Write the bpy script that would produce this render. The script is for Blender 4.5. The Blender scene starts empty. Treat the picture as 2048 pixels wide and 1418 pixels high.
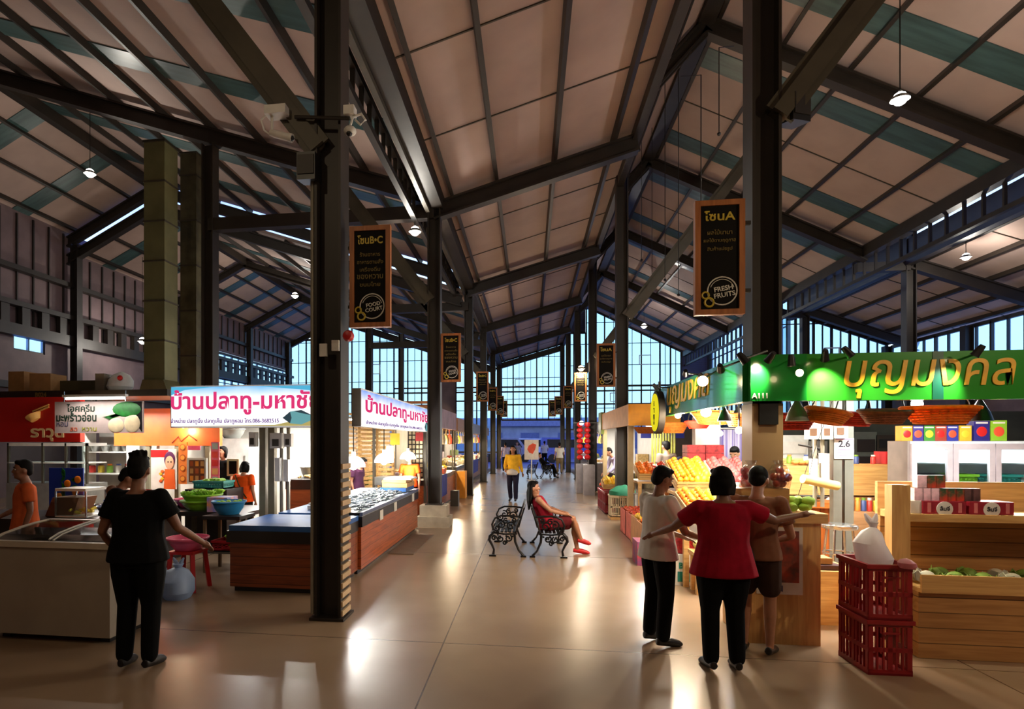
import bpy, bmesh, math, random
from mathutils import Vector, Matrix, Euler, Quaternion
from mathutils import noise as mnoise
R = random.Random(11)
S = bpy.context.scene
COL = S.collection
PI = math.pi
rad = math.radians
# ---------------------------------------------------------------- camera geometry (photo frame 2048 x 1418)
TH = rad(8.53); FPX = 1200.0; CX = 880.0; CY = 882.0; EYE = 1.7
CT, ST = math.cos(TH), math.sin(TH)
def ray(px, py):
    a = (px - CX) / FPX
    return Vector((CT * a - ST, ST * a + CT, (CY - py) / FPX))
def onY(px, py, Y):
    d = ray(px, py); k = Y / d.y
    return Vector((d.x * k, Y, EYE + d.z * k))
def onX(px, py, X):
    d = ray(px, py); k = X / d.x
    return Vector((X, d.y * k, EYE + d.z * k))
def onZ(px, py, Z):
    d = ray(px, py); k = (Z - EYE) / d.z
    return Vector((d.x * k, d.y * k, Z))
def atz(px, py, zc):
    d = ray(px, py)
    return Vector((d.x * zc, d.y * zc, EYE + d.z * zc))
# ---------------------------------------------------------------- materials
def lin(c):
    if isinstance(c, str):
        c = tuple(int(c[i:i + 2], 16) for i in (0, 2, 4))
    return tuple((v / 255 / 12.92 if v / 255 <= .04045 else ((v / 255 + .055) / 1.055) ** 2.4) for v in c[:3]) + (1,)
MATS = {}
def newmat(name):
    m = bpy.data.materials.new(name); m.use_nodes = True
    nt = m.node_tree; nt.nodes.clear()
    out = nt.nodes.new('ShaderNodeOutputMaterial')
    return m, nt, out
def mat(name, c=None, rough=.55, metal=0., var=.12, scale=6., bump=0., spec=.5, stretch=None, c2=None, coat=0., trans=0., sss=0.):
    """plain coloured surface with procedural noise variation"""
    if name in MATS: return MATS[name]
    m, nt, out = newmat(name)
    b = nt.nodes.new('ShaderNodeBsdfPrincipled')
    b.inputs['Roughness'].default_value = rough; b.inputs['Metallic'].default_value = metal
    b.inputs['Specular IOR Level'].default_value = spec; b.inputs['Coat Weight'].default_value = coat
    nt.links.new(b.outputs[0], out.inputs[0])
    c = lin(c); d = lin(c2) if c2 else tuple(max(0, v * (1 - var)) for v in c[:3]) + (1,)
    if not c2: c = tuple(min(1, v * (1 + var * .6)) for v in c[:3]) + (1,)
    tc = nt.nodes.new('ShaderNodeTexCoord'); src = tc.outputs['Object']
    if stretch:
        mp = nt.nodes.new('ShaderNodeMapping'); mp.inputs['Scale'].default_value = stretch
        nt.links.new(src, mp.inputs[0]); src = mp.outputs[0]
    n = nt.nodes.new('ShaderNodeTexNoise'); n.inputs['Scale'].default_value = scale; n.inputs['Detail'].default_value = 4
    nt.links.new(src, n.inputs['Vector'])
    r = nt.nodes.new('ShaderNodeValToRGB'); r.color_ramp.elements[0].position = .35; r.color_ramp.elements[1].position = .65
    r.color_ramp.elements[0].color = c; r.color_ramp.elements[1].color = d
    nt.links.new(n.outputs['Fac'], r.inputs[0]); nt.links.new(r.outputs[0], b.inputs['Base Color'])
    if bump:
        bp = nt.nodes.new('ShaderNodeBump'); bp.inputs['Strength'].default_value = bump; bp.inputs['Distance'].default_value = .01
        nt.links.new(n.outputs['Fac'], bp.inputs['Height']); nt.links.new(bp.outputs[0], b.inputs['Normal'])
    if trans:
        t = nt.nodes.new('ShaderNodeBsdfTranslucent'); t.inputs[0].default_value = c
        mx = nt.nodes.new('ShaderNodeMixShader'); mx.inputs[0].default_value = trans
        nt.links.new(b.outputs[0], mx.inputs[1]); nt.links.new(t.outputs[0], mx.inputs[2]); nt.links.new(mx.outputs[0], out.inputs[0])
    MATS[name] = m; return m
def wood(name, c1, c2, axis='X', scale=3., rough=.5, plank=0.):
    """grain stretched along an axis, optional plank joints every <plank> m across Z"""
    if name in MATS: return MATS[name]
    m, nt, out = newmat(name)
    b = nt.nodes.new('ShaderNodeBsdfPrincipled'); b.inputs['Roughness'].default_value = rough
    nt.links.new(b.outputs[0], out.inputs[0])
    tc = nt.nodes.new('ShaderNodeTexCoord'); mp = nt.nodes.new('ShaderNodeMapping')
    s = {'X': (.12, 1, 1.6), 'Y': (1, .12, 1.6), 'Z': (1.4, 1.4, .12)}[axis]
    mp.inputs['Scale'].default_value = tuple(v * scale for v in s)
    nt.links.new(tc.outputs['Object'], mp.inputs[0])
    n = nt.nodes.new('ShaderNodeTexNoise'); n.inputs['Scale'].default_value = 6; n.inputs['Detail'].default_value = 6; n.inputs['Distortion'].default_value = .6
    nt.links.new(mp.outputs[0], n.inputs['Vector'])
    r = nt.nodes.new('ShaderNodeValToRGB'); r.color_ramp.elements[0].position = .3; r.color_ramp.elements[1].position = .7
    r.color_ramp.elements[0].color = lin(c1); r.color_ramp.elements[1].color = lin(c2)
    nt.links.new(n.outputs['Fac'], r.inputs[0]); col = r.outputs[0]
    if plank:
        sx = nt.nodes.new('ShaderNodeSeparateXYZ'); nt.links.new(tc.outputs['Object'], sx.inputs[0])
        mo = nt.nodes.new('ShaderNodeMath'); mo.operation = 'PINGPONG'; mo.inputs[1].default_value = plank / 2
        nt.links.new(sx.outputs['XYZ'.index('X' if axis == 'Z' else 'Z')], mo.inputs[0])
        lt = nt.nodes.new('ShaderNodeMath'); lt.operation = 'LESS_THAN'; lt.inputs[1].default_value = plank * .03
        nt.links.new(mo.outputs[0], lt.inputs[0])
        mx = nt.nodes.new('ShaderNodeMix'); mx.data_type = 'RGBA'
        nt.links.new(lt.outputs[0], mx.inputs[0]); nt.links.new(col, mx.inputs[6]); mx.inputs[7].default_value = tuple(v * .35 for v in lin(c2)[:3]) + (1,)
        col = mx.outputs[2]
    nt.links.new(col, b.inputs['Base Color'])
    MATS[name] = m; return m
def emit(name, c, s, c2=None, axis=2, lo=0., hi=1.):
    """something that gives off light; c2 = a printed colour blended in along a local axis (lo..hi metres)"""
    if name in MATS: return MATS[name]
    m, nt, out = newmat(name)
    e = nt.nodes.new('ShaderNodeEmission'); e.inputs[0].default_value = lin(c); e.inputs[1].default_value = s
    if c2:
        tc = nt.nodes.new('ShaderNodeTexCoord'); sx = nt.nodes.new('ShaderNodeSeparateXYZ'); nt.links.new(tc.outputs['Object'], sx.inputs[0])
        n = nt.nodes.new('ShaderNodeTexNoise'); n.inputs['Scale'].default_value = 3; nt.links.new(tc.outputs['Object'], n.inputs['Vector'])
        ad = nt.nodes.new('ShaderNodeMath'); ad.operation = 'MULTIPLY_ADD'; ad.inputs[1].default_value = (hi - lo) * .5; nt.links.new(n.outputs['Fac'], ad.inputs[0]); nt.links.new(sx.outputs[axis], ad.inputs[2])
        mr = nt.nodes.new('ShaderNodeMapRange'); mr.inputs[1].default_value = lo + (hi - lo) * .25; mr.inputs[2].default_value = hi + (hi - lo) * .25; nt.links.new(ad.outputs[0], mr.inputs[0])
        mx = nt.nodes.new('ShaderNodeMix'); mx.data_type = 'RGBA'; mx.inputs[6].default_value = lin(c); mx.inputs[7].default_value = lin(c2)
        nt.links.new(mr.outputs[0], mx.inputs[0]); nt.links.new(mx.outputs[2], e.inputs[0])
    nt.links.new(e.outputs[0], out.inputs[0]); MATS[name] = m; return m
def glass(name, c, tr=.8, rough=.05, transl=0.):
    if name in MATS: return MATS[name]
    m, nt, out = newmat(name)
    t = nt.nodes.new('ShaderNodeBsdfTransparent'); t.inputs[0].default_value = lin(c)
    if transl:
        g = nt.nodes.new('ShaderNodeBsdfTranslucent'); g.inputs[0].default_value = lin(c)
    else:
        g = nt.nodes.new('ShaderNodeBsdfGlossy'); g.inputs[0].default_value = (.9, .9, .9, 1); g.inputs['Roughness'].default_value = rough
    mx = nt.nodes.new('ShaderNodeMixShader'); mx.inputs[0].default_value = 1 - tr
    n = nt.nodes.new('ShaderNodeTexNoise'); n.inputs['Scale'].default_value = 2
    mr = nt.nodes.new('ShaderNodeMapRange'); mr.inputs[3].default_value = (1 - tr) * .85; mr.inputs[4].default_value = min(1, (1 - tr) * 1.15)
    nt.links.new(n.outputs['Fac'], mr.inputs[0]); nt.links.new(mr.outputs[0], mx.inputs[0])
    nt.links.new(t.outputs[0], mx.inputs[1]); nt.links.new(g.outputs[0], mx.inputs[2]); nt.links.new(mx.outputs[0], out.inputs[0])
    MATS[name] = m; return m
# ---------------------------------------------------------------- mesh builder
class MB:
    def __init__(s): s.bm = bmesh.new()
    def box(s, x0, x1, y0, y1, z0, z1, M=None):
        v = [s.bm.verts.new((x, y, z)) for x in (x0, x1) for y in (y0, y1) for z in (z0, z1)]
        if M is not None:
            for q in v: q.co = M @ q.co
        for f in ((0, 1, 3, 2), (4, 6, 7, 5), (0, 4, 5, 1), (2, 3, 7, 6), (0, 2, 6, 4), (1, 5, 7, 3)):
            s.bm.faces.new([v[i] for i in f])
        return s
    def bar(s, a, b, w, h=None, up=(0, 0, 1)):
        """box section from a to b, w across, h along up"""
        a, b = Vector(a), Vector(b); h = h or w; d = b - a; L = d.length; d.normalize(); up = Vector(up)
        sd = d.cross(up)
        if sd.length < 1e-4: sd = d.cross(Vector((1, 0, 0)))
        sd.normalize(); u = sd.cross(d)
        M = Matrix(((sd.x, d.x, u.x, a.x), (sd.y, d.y, u.y, a.y), (sd.z, d.z, u.z, a.z), (0, 0, 0, 1)))
        return s.box(-w / 2, w / 2, 0, L, -h / 2, h / 2, M)
    def ring(s, c, u, v, ru, rv, n):
        return [s.bm.verts.new(c + u * (ru * math.cos(2 * PI * i / n)) + v * (rv * math.sin(2 * PI * i / n))) for i in range(n)]
    def skin(s, rings, closed=False, cap=True):
        n = len(rings[0]); k = len(rings)
        for a in range(k if closed else k - 1):
            A, B = rings[a], rings[(a + 1) % k]
            for i in range(n):
                try: s.bm.faces.new((A[i], A[(i + 1) % n], B[(i + 1) % n], B[i]))
                except ValueError: pass
        if cap and not closed:
            try: s.bm.faces.new(rings[0][::-1]); s.bm.faces.new(rings[-1])
            except ValueError: pass
        return s
    def tube(s, pts, r, n=6, closed=False, flat=1.):
        """swept round section; r a number or a list of radii"""
        P = [Vector(p) for p in pts]; k = len(P)
        rr = r if isinstance(r, (list, tuple)) else [r] * k
        tg = []
        for i in range(k):
            a = P[(i - 1) % k] if (closed or i) else P[0]; b = P[(i + 1) % k] if (closed or i < k - 1) else P[-1]
            t = b - a; tg.append(t.normalized() if t.length > 1e-9 else Vector((0, 0, 1)))
        ref = Vector((0, 0, 1)) if abs(tg[0].z) < .9 else Vector((1, 0, 0))
        u = (ref - tg[0] * ref.dot(tg[0])).normalized(); rings = []
        for i in range(k):
            u = u - tg[i] * u.dot(tg[i])
            if u.length < 1e-6: u = tg[i].orthogonal()
            u.normalize(); v = tg[i].cross(u)
            rings.append(s.ring(P[i], u, v, rr[i], rr[i] * flat, n))
        return s.skin(rings, closed)
    def lathe(s, prof, n=16, c=(0, 0, 0), M=None, sx=1., sy=1.):
        c = Vector(c); rings = []
        for r, z in prof:
            q = [Vector((r * sx * math.cos(2 * PI * i / n), r * sy * math.sin(2 * PI * i / n), z)) for i in range(n)]
            rings.append([s.bm.verts.new(c + (M @ p if M is not None else p)) for p in q])
        return s.skin(rings)
    def sph(s, c, r, n=10, m=7, M=None):
        r = (r, r, r) if not isinstance(r, (tuple, list)) else r; c = Vector(c)
        rings = []
        for j in range(1, m):
            a = PI * j / m - PI / 2
            q = [Vector((r[0] * math.cos(a) * math.cos(2 * PI * i / n), r[1] * math.cos(a) * math.sin(2 * PI * i / n), r[2] * math.sin(a))) for i in range(n)]
            rings.append([s.bm.verts.new(c + (M @ p if M is not None else p)) for p in q])
        s.skin(rings, cap=False)
        for rg, z in ((rings[0], -r[2]), (rings[-1], r[2])):
            p = Vector((0, 0, z)); t = s.bm.verts.new(c + (M @ p if M is not None else p))
            for i in range(n): s.bm.faces.new((rg[i], rg[(i + 1) % n], t))
        return s
    def prism(s, poly, d0, d1, plane='XZ', M=None):
        """polygon in a plane, extruded along the plane's normal axis from d0 to d1"""
        f = {'XZ': lambda a, b, d: (a, d, b), 'YZ': lambda a, b, d: (d, a, b), 'XY': lambda a, b, d: (a, b, d)}[plane]
        A = [s.bm.verts.new(f(a, b, d0)) for a, b in poly]; B = [s.bm.verts.new(f(a, b, d1)) for a, b in poly]
        if M is not None:
            for q in A + B: q.co = M @ q.co
        n = len(poly)
        s.bm.faces.new(A); s.bm.faces.new(B[::-1])
        for i in range(n): s.bm.faces.new((A[i], B[i], B[(i + 1) % n], A[(i + 1) % n]))
        return s
    def quad(s, *p):
        s.bm.faces.new([s.bm.verts.new(q) for q in p]); return s
    def build(s, name, m, parent=None, bevel=0., loc=None, sharp=38, tri=False, jit=0.):
        bm = s.bm
        if bevel:
            es = [e for e in bm.edges if len(e.link_faces) == 2 and e.calc_face_angle(0) > .6]
            if es: bmesh.ops.bevel(bm, geom=es, offset=bevel, segments=1, affect='EDGES', profile=.5, clamp_overlap=True)
        if jit:
            for v in bm.verts: v.co += Vector((R.uniform(-jit, jit), R.uniform(-jit, jit), R.uniform(-jit, jit)))
        bmesh.ops.recalc_face_normals(bm, faces=bm.faces)
        me = bpy.data.meshes.new(name); bm.to_mesh(me); bm.free()
        for p in me.polygons: p.use_smooth = True
        try: me.set_sharp_from_angle(angle=rad(sharp))
        except Exception: pass
        me.materials.append(m)
        return link(name, me, parent, loc)
def link(name, me, parent=None, loc=None):
    o = bpy.data.objects.new(name, me); COL.objects.link(o)
    if parent is not None: o.parent = parent
    if loc is not None: o.location = loc
    return o
def tag(o, label=None, cat=None, group=None, kind=None):
    if label: o['label'] = label
    if cat: o['category'] = cat
    if group: o['group'] = group
    if kind: o['kind'] = kind
    return o
def struct(o): o['kind'] = 'structure'; return o
def thing(name, label, cat, loc=(0, 0, 0), rz=0., group=None):
    o = bpy.data.objects.new(name, None); COL.objects.link(o); o.empty_display_size = .1
    o.location = loc; o.rotation_euler = (0, 0, rz)
    return tag(o, label, cat, group)
def kids(o): return [c for c in bpy.data.objects if c.parent == o]
def dup(root, loc=None, rz=None, label=None, group=None, scale=None):
    def cp(o, par):
        c = o.copy(); COL.objects.link(c)
        if par is not None: c.parent = par
        for k in o.children: cp(k, c)
        return c
    r = cp(root, None)
    if loc is not None: r.location = loc
    if rz is not None: r.rotation_euler = (r.rotation_euler[0], r.rotation_euler[1], rz)
    if scale is not None: r.scale = (scale,) * 3 if not isinstance(scale, (tuple, list)) else scale
    if label: r['label'] = label
    if group: r['group'] = group
    return r
# ---------------------------------------------------------------- lettering (front faces local -Y)
def text(s, m, w=None, h=None, name='lettering', parent=None, loc=(0, 0, 0), rz=0., bold=0., depth=.004, shear=0., tilt=0., spacing=1.):
    cu = bpy.data.curves.new(name, 'FONT'); cu.body = s; cu.align_x = 'CENTER'; cu.align_y = 'CENTER'
    cu.extrude = .02; cu.offset = bold; cu.resolution_u = 3; cu.shear = shear; cu.space_line = spacing
    t = bpy.data.objects.new('t', cu); COL.objects.link(t)
    dg = bpy.context.evaluated_depsgraph_get()
    me = bpy.data.meshes.new_from_object(t.evaluated_get(dg)); bpy.data.objects.remove(t); bpy.data.curves.remove(cu)
    xs = [v.co.x for v in me.vertices]; ys = [v.co.y for v in me.vertices]
    if not xs: return None
    W, H = max(xs) - min(xs), max(ys) - min(ys); mx, my = (max(xs) + min(xs)) / 2, (max(ys) + min(ys)) / 2
    fx = w / W if w else h / H; fy = h / H if h else fx
    c, si = math.cos(tilt), math.sin(tilt)
    for v in me.vertices:
        a, b = (v.co.x - mx) * fx, (v.co.y - my) * fy
        v.co = (a * c - b * si, -depth if v.co.z > 0 else depth, a * si + b * c)
    me.name = name; me.materials.clear(); me.materials.append(m)
    o = link(name, me, parent, loc); o.rotation_euler = (0, 0, rz)
    return o
def lamp(name, loc, power, color=(1, .85, .65), r=.05, kind='POINT', parent=None, size=None, rot=None, spot=None):
    l = bpy.data.lights.new(name, kind); l.energy = power; l.color = color
    if kind == 'AREA':
        l.shape = 'RECTANGLE'; l.size, l.size_y = size
    else: l.shadow_soft_size = r
    if spot: l.spot_size = spot; l.spot_blend = 1.
    o = bpy.data.objects.new(name, l); COL.objects.link(o); o.location = loc
    if rot is not None: o.rotation_euler = rot
    if parent is not None: o.parent = parent
    return o
ORD = ['nearest', 'second', 'third', 'fourth', 'fifth', 'sixth', 'seventh', 'eighth', 'ninth', 'tenth']
# ================================================================ camera, world, render look
cam = bpy.data.cameras.new('camera'); camo = bpy.data.objects.new('camera', cam); COL.objects.link(camo)
camo.location = (0, 0, EYE); camo.rotation_euler = (PI / 2, 0, TH)
cam.sensor_fit = 'HORIZONTAL'; cam.sensor_width = 36; cam.lens = FPX / 2048 * 36
cam.shift_x = (1024 - CX) / 2048; cam.shift_y = (CY - 709) / 2048; cam.clip_end = 400
S.camera = camo
S.view_settings.view_transform = 'Standard'; S.view_settings.look = 'None'; S.view_settings.gamma = 1
S.view_settings.use_curve_mapping = False; S.view_settings.exposure = 0.0
S.cycles.use_denoising = True
S.cycles.max_bounces = 6; S.cycles.diffuse_bounces = 3; S.cycles.glossy_bounces = 3; S.cycles.transmission_bounces = 4; S.cycles.transparent_max_bounces = 12
S.cycles.sample_clamp_indirect = 6; S.cycles.caustics_reflective = False; S.cycles.caustics_refractive = False
w = bpy.data.worlds.new('dusk'); S.world = w; w.use_nodes = True
nt = w.node_tree; bg = nt.nodes['Background']
tc = nt.nodes.new('ShaderNodeTexCoord'); sx = nt.nodes.new('ShaderNodeSeparateXYZ'); nt.links.new(tc.outputs['Generated'], sx.inputs[0])
cr = nt.nodes.new('ShaderNodeValToRGB'); nt.links.new(sx.outputs[2], cr.inputs[0])
cr.color_ramp.elements[0].position = .0; cr.color_ramp.elements[0].color = (.25, .42, 1.0, 1)
cr.color_ramp.elements[1].position = .9; cr.color_ramp.elements[1].color = (.035, .05, .5, 1)
e = cr.color_ramp.elements.new(.05); e.color = (.72, .9, 1.0, 1)
e = cr.color_ramp.elements.new(.2); e.color = (.6, .85, 1.0, 1)
e = cr.color_ramp.elements.new(.42); e.color = (.16, .25, .85, 1)
nt.links.new(cr.outputs[0], bg.inputs[0]); bg.inputs[1].default_value = 2.1

STEEL = mat('steel_dark', (44, 37, 31), .5, .1, .2, 3)
STEEL2 = mat('steel_olive', (72, 66, 54), .5, .1, .2, 3)
ROOF = mat('roof_foil', (182, 158, 148), .75, 0, .08, 1.2)
TEAL = mat('skylight_teal', (66, 92, 92), .35, 0, .3, 2, stretch=(.3, 4, 1))
PANEL = mat('wall_panel', (116, 96, 98), .6, 0, .15, 2)
CONC = mat('concrete_pale', (165, 150, 128), .8, 0, .15, 5)
PIPE = mat('pipe_grey', (150, 145, 130), .4, .2)
WHITE = mat('white_plastic', (225, 222, 215), .4)
BLACK = mat('black_plastic', (22, 21, 22), .4)
GLZ = glass('glazing', (205, 240, 255), .62, transl=1)

def lerp(a, b, t): return a + (b - a) * t
# ---------------------------------------------------------------- floor and street
def floor_mat():
    m, nt, out = newmat('polished_concrete')
    b = nt.nodes.new('ShaderNodeBsdfPrincipled'); nt.links.new(b.outputs[0], out.inputs[0])
    tc = nt.nodes.new('ShaderNodeTexCoord')
    n = nt.nodes.new('ShaderNodeTexNoise'); n.inputs['Scale'].default_value = .8; n.inputs['Detail'].default_value = 5; nt.links.new(tc.outputs['Object'], n.inputs['Vector'])
    r = nt.nodes.new('ShaderNodeValToRGB'); r.color_ramp.elements[0].position = .3; r.color_ramp.elements[1].position = .7
    r.color_ramp.elements[0].color = lin((140, 115, 92)); r.color_ramp.elements[1].color = lin((154, 129, 104)); nt.links.new(n.outputs[0], r.inputs[0])
    sx = nt.nodes.new('ShaderNodeSeparateXYZ'); nt.links.new(tc.outputs['Object'], sx.inputs[0])
    lines = []
    for ax, off in ((0, 8.72), (1, 11.)):
        a = nt.nodes.new('ShaderNodeMath'); a.operation = 'ADD'; a.inputs[1].default_value = off; nt.links.new(sx.outputs[ax], a.inputs[0])
        p = nt.nodes.new('ShaderNodeMath'); p.operation = 'PINGPONG'; p.inputs[1].default_value = 2.; nt.links.new(a.outputs[0], p.inputs[0])
        l = nt.nodes.new('ShaderNodeMath'); l.operation = 'LESS_THAN'; l.inputs[1].default_value = .006; nt.links.new(p.outputs[0], l.inputs[0]); lines.append(l)
    mxm = nt.nodes.new('ShaderNodeMath'); mxm.operation = 'MAXIMUM'; nt.links.new(lines[0].outputs[0], mxm.inputs[0]); nt.links.new(lines[1].outputs[0], mxm.inputs[1])
    mx = nt.nodes.new('ShaderNodeMix'); mx.data_type = 'RGBA'; nt.links.new(mxm.outputs[0], mx.inputs[0]); nt.links.new(r.outputs[0], mx.inputs[6]); mx.inputs[7].default_value = lin((80, 62, 48))
    nt.links.new(mx.outputs[2], b.inputs['Base Color'])
    b.inputs['Roughness'].default_value = .27
    n2 = nt.nodes.new('ShaderNodeTexNoise'); n2.inputs['Scale'].default_value = 5; n2.inputs['Detail'].default_value = 3; nt.links.new(tc.outputs['Object'], n2.inputs['Vector'])
    bp = nt.nodes.new('ShaderNodeBump'); bp.inputs['Strength'].default_value = .05; bp.inputs['Distance'].default_value = .03; nt.links.new(n2.outputs[0], bp.inputs['Height']); nt.links.new(bp.outputs[0], b.inputs['Normal'])
    b.inputs['Specular IOR Level'].default_value = .6
    return m
struct(MB().box(-16, 14.5, -5, 37.6, -.1, 0).build('floor', floor_mat()))
struct(MB().box(-60, 60, 37.6, 120, -.1, -.02).build('street', mat('asphalt', (120, 120, 128), .6, 0, .2, 2)))
# ---------------------------------------------------------------- roof planes with purlins, rafters, skylights, seams
def roof(name, a, b, y0, y1, purl, raft, strips, seams, pw=.07, rh=.32, rw=.22, col=ROOF, dz=0.):
    """a, b = (X, Z) of the two edges of the plane"""
    def z(X): return a[1] + (b[1] - a[1]) * (X - a[0]) / (b[0] - a[0]) + dz
    th = math.atan2(b[1] - a[1], b[0] - a[0])
    P = MB().prism([(a[0], z(a[0])), (b[0], z(b[0])), (b[0], z(b[0]) + .1), (a[0], z(a[0]) + .1)], y0, y1, 'XZ')
    root = struct(P.build(name, col))
    up = (-math.sin(th), 0, math.cos(th))
    for X in purl:
        MB().bar((X, y0, z(X) - .07), (X, y1, z(X) - .07), pw, .14, up).build('purlin', STEEL, root)
    for Y in raft:
        if y0 - .5 <= Y <= y1 + .5:
            MB().bar((a[0], Y, z(a[0]) - .14 - rh / 2), (b[0], Y, z(b[0]) - .14 - rh / 2), .06, rh, up).bar((a[0], Y, z(a[0]) - .16), (b[0], Y, z(b[0]) - .16), rw, .04, up).bar((a[0], Y, z(a[0]) - .14 - rh), (b[0], Y, z(b[0]) - .14 - rh), rw, .04, up).build('rafter', STEEL, root)
    for Y in strips:
        MB().bar((a[0], Y, z(a[0]) - .012), (b[0], Y, z(b[0]) - .012), .62, .02, up).build('skylight_strip', TEAL, root)
    for Y in seams:
        MB().bar((a[0], Y, z(a[0]) - .01), (b[0], Y, z(b[0]) - .01), .025, .016, up).build('panel_seam', STEEL2, root)
    return root
FR = [5.5, 11.95, 18.4, 24.8, 31.2, 37.3]
seamY = [y + d for y in [-1.] + FR[:-1] for d in (2.1, 4.25)]
roof('ceiling_center', (-1.9, 6.62), (2.05, 7.72), -5, 37.6, [-1.55, -.66, .47, 1.6], FR, [], seamY)
strL = [y + d for y in FR for d in (-1.95, 1.95)]
def roofL(X, dz): return 6.95 + .335 * (-X - 2.1) + dz
pl = [-2.25 - 1.13 * i for i in range(9)]
for nm, y0, y1, dz in (('ceiling_left_front', -5, 18.55, 0.), ('ceiling_left_back', 18.6, 37.6, -.62)):
    roof(nm, (-12.4, roofL(-12.4, 0)), (-2.1, 6.95), y0, y1, pl, FR, [s for s in strL if y0 < s < y1], [s for s in seamY if y0 < s < y1], dz=dz)
    roof(nm.replace('left', 'left_outer'), (-15.7, 8.75), (-12.4, roofL(-12.4, 0)), y0, y1, [-13.3, -14.3, -15.3], FR, [s for s in strL if y0 < s < y1], [], dz=dz)
RFR = [6.5, 12.2, 17.9, 23.6, 29.3, 35]
roof('ceiling_right', (3.35, 10.0), (9.05, 7.07), -5, 37.6, [3.6 + 1.15 * i for i in range(5)], RFR, [y + d for y in RFR for d in (-1.2, 1.2)], [y + d for y in RFR for d in (2.85, )])
roof('ceiling_right_inner', (2.15, 8.72), (3.35, 10.0), -5, 37.6, [2.7], RFR, [], [])
roof('ceiling_right_aisle', (10.4, 6.95), (14.2, 5.5), -5, 26.1, [10.8, 11.6, 12.4, 13.2, 13.9], [5.5, 11.95, 18.4, 24.6], [], [y for y in seamY if y < 26])
# ---------------------------------------------------------------- longitudinal girders, clerestories (trim)
tr = iter(range(1, 99))
def girder(pts, w, h, m=STEEL):
    o = MB().bar(pts[0], pts[1], w, h).build('trim_%d' % next(tr), m); return struct(o)
def lattice(X, z0, z1, y0, y1, step, m=STEEL):
    b = MB().bar((X, y0, z0), (X, y1, z0), .1, .1).bar((X, y0, z1), (X, y1, z1), .1, .1)
    root = struct(b.build('trim_%d' % next(tr), m)); r = MB(); y = y0
    while y < y1: r.bar((X, y, z0), (X, y, z1), .05, .06, (1, 0, 0)); y += step
    r.build('lattice_bars', m, root)
struct(MB().box(-2.25, -1.8, -5, 37.6, 7.02, 7.1).build('ceiling_gutter', STEEL)); struct(MB().box(-1.92, -1.86, -5, 37.6, 6.7, 7.05).build('wall_clerestory', PANEL))
girder([(-1.9, -5, 6.5), (-1.9, 37.5, 6.5)], .36, .3)
girder([(-2.02, -5, 6.42), (-2.02, 37.5, 6.42)], .08, .3, STEEL2)
lattice(-2.3, 6.2, 6.62, -5, 37.5, .42)
girder([(2.02, -5, 7.6), (2.02, 37.5, 7.6)], .14, .26)
girder([(2.16, -5, 8.62), (2.16, 37.5, 8.62)], .18, .3)
girder([(3.35, -5, 9.86), (3.35, 37.5, 9.86)], .3, .3)
girder([(-12.4, -5, 10.2), (-12.4, 18.5, 10.2)], .22, .3)
girder([(-12.4, 18.6, 9.58), (-12.4, 37.5, 9.58)], .22, .3)
girder([(9.05, -5, 6.86), (9.05, 37.5, 6.86)], .2, .3)
lattice(9.12, 6.2, 6.95, -5, 37.5, .55)
girder([(10.35, -5, 6.7), (10.35, 26, 6.7)], .2, .3)
girder([(10.35, -5, 7.75), (10.35, 37, 7.75)], .2, .3)
struct(MB().box(2.13, 2.19, -5, 16.6, 7.74, 8.5).box(2.13, 2.19, 19.5, 37.5, 7.74, 8.5).build('wall_clerestory', PANEL))
# vertical clerestory between hall eave and aisle: dark with a slit left open to the sky
struct(MB().box(10.3, 10.4, -5, 12.5, 6.8, 7.6).box(10.3, 10.4, 18.6, 26, 6.8, 7.6).box(10.3, 10.4, 12.5, 18.6, 6.8, 7.28).build('wall_clerestory', STEEL))
struct(MB().box(9.05, 10.45, -5, 37.6, 7.9, 7.98).build('ceiling_gutter', STEEL))
# ---------------------------------------------------------------- glazed walls
wn = iter(range(1, 99))
def window(P, u0, u1, z0, top, mull=.75, trans=(), thin=.38, heavy=(), vents=(), frame=STEEL):
    """P(u, z, d) maps wall coordinates to the world; top(u) roof line"""
    f = MB(); g = MB(); n = max(1, round((u1 - u0) / mull)); du = (u1 - u0) / n
    def bar(ua, za, ub, zb, w): f.bar(P(ua, za, 0), P(ub, zb, 0), w, .1, up=(P(0, 0, 1) - P(0, 0, 0)))
    for i in range(n + 1):
        u = u0 + du * i; bar(u, z0, u, top(u), .075)
        if i < n and thin: bar(u + du / 2, z0, u + du / 2, top(u + du / 2), .022)
    for z in trans: 
        if min(top(u0), top(u1)) > z: bar(u0, z, u1, z, .09)
    k = z0 + 1.3
    while k < max(top(u0), top(u1)):
        us = [u0 + (u1 - u0) * i / 40 for i in range(41) if top(u0 + (u1 - u0) * i / 40) > k]
        if us: bar(us[0], k, us[-1], k, .03)
        k += 1.3
    bar(u0, z0, u1, z0, .1); bar(u0, top(u0), u1, top(u1), .12)
    root = struct(f.build('window_%d' % next(wn), frame))
    g.quad(P(u0, z0, .03), P(u1, z0, .03), P(u1, top(u1), .03), P(u0, top(u0), .03)).build('glass_pane', GLZ, root)
    for u, z, a, b in vents:
        v = MB(); 
        for (ua, za, ub, zb) in ((u, z, u + a, z), (u + a, z, u + a, z + b), (u + a, z + b, u, z + b), (u, z + b, u, z)): v.bar(P(ua, za, -.08), P(ub, zb, -.08), .04, .06, up=(P(0, 0, 1) - P(0, 0, 0)))
        v.build('open_vent', WHITE, root)
    return root
def PY(Y): return lambda u, z, d: Vector((u, Y + d, z))
def PX(X): return lambda u, z, d: Vector((X + d, u, z))
EY = 37.5
cz = lambda X: 6.6 + .28 * (X + 1.9)
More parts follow.
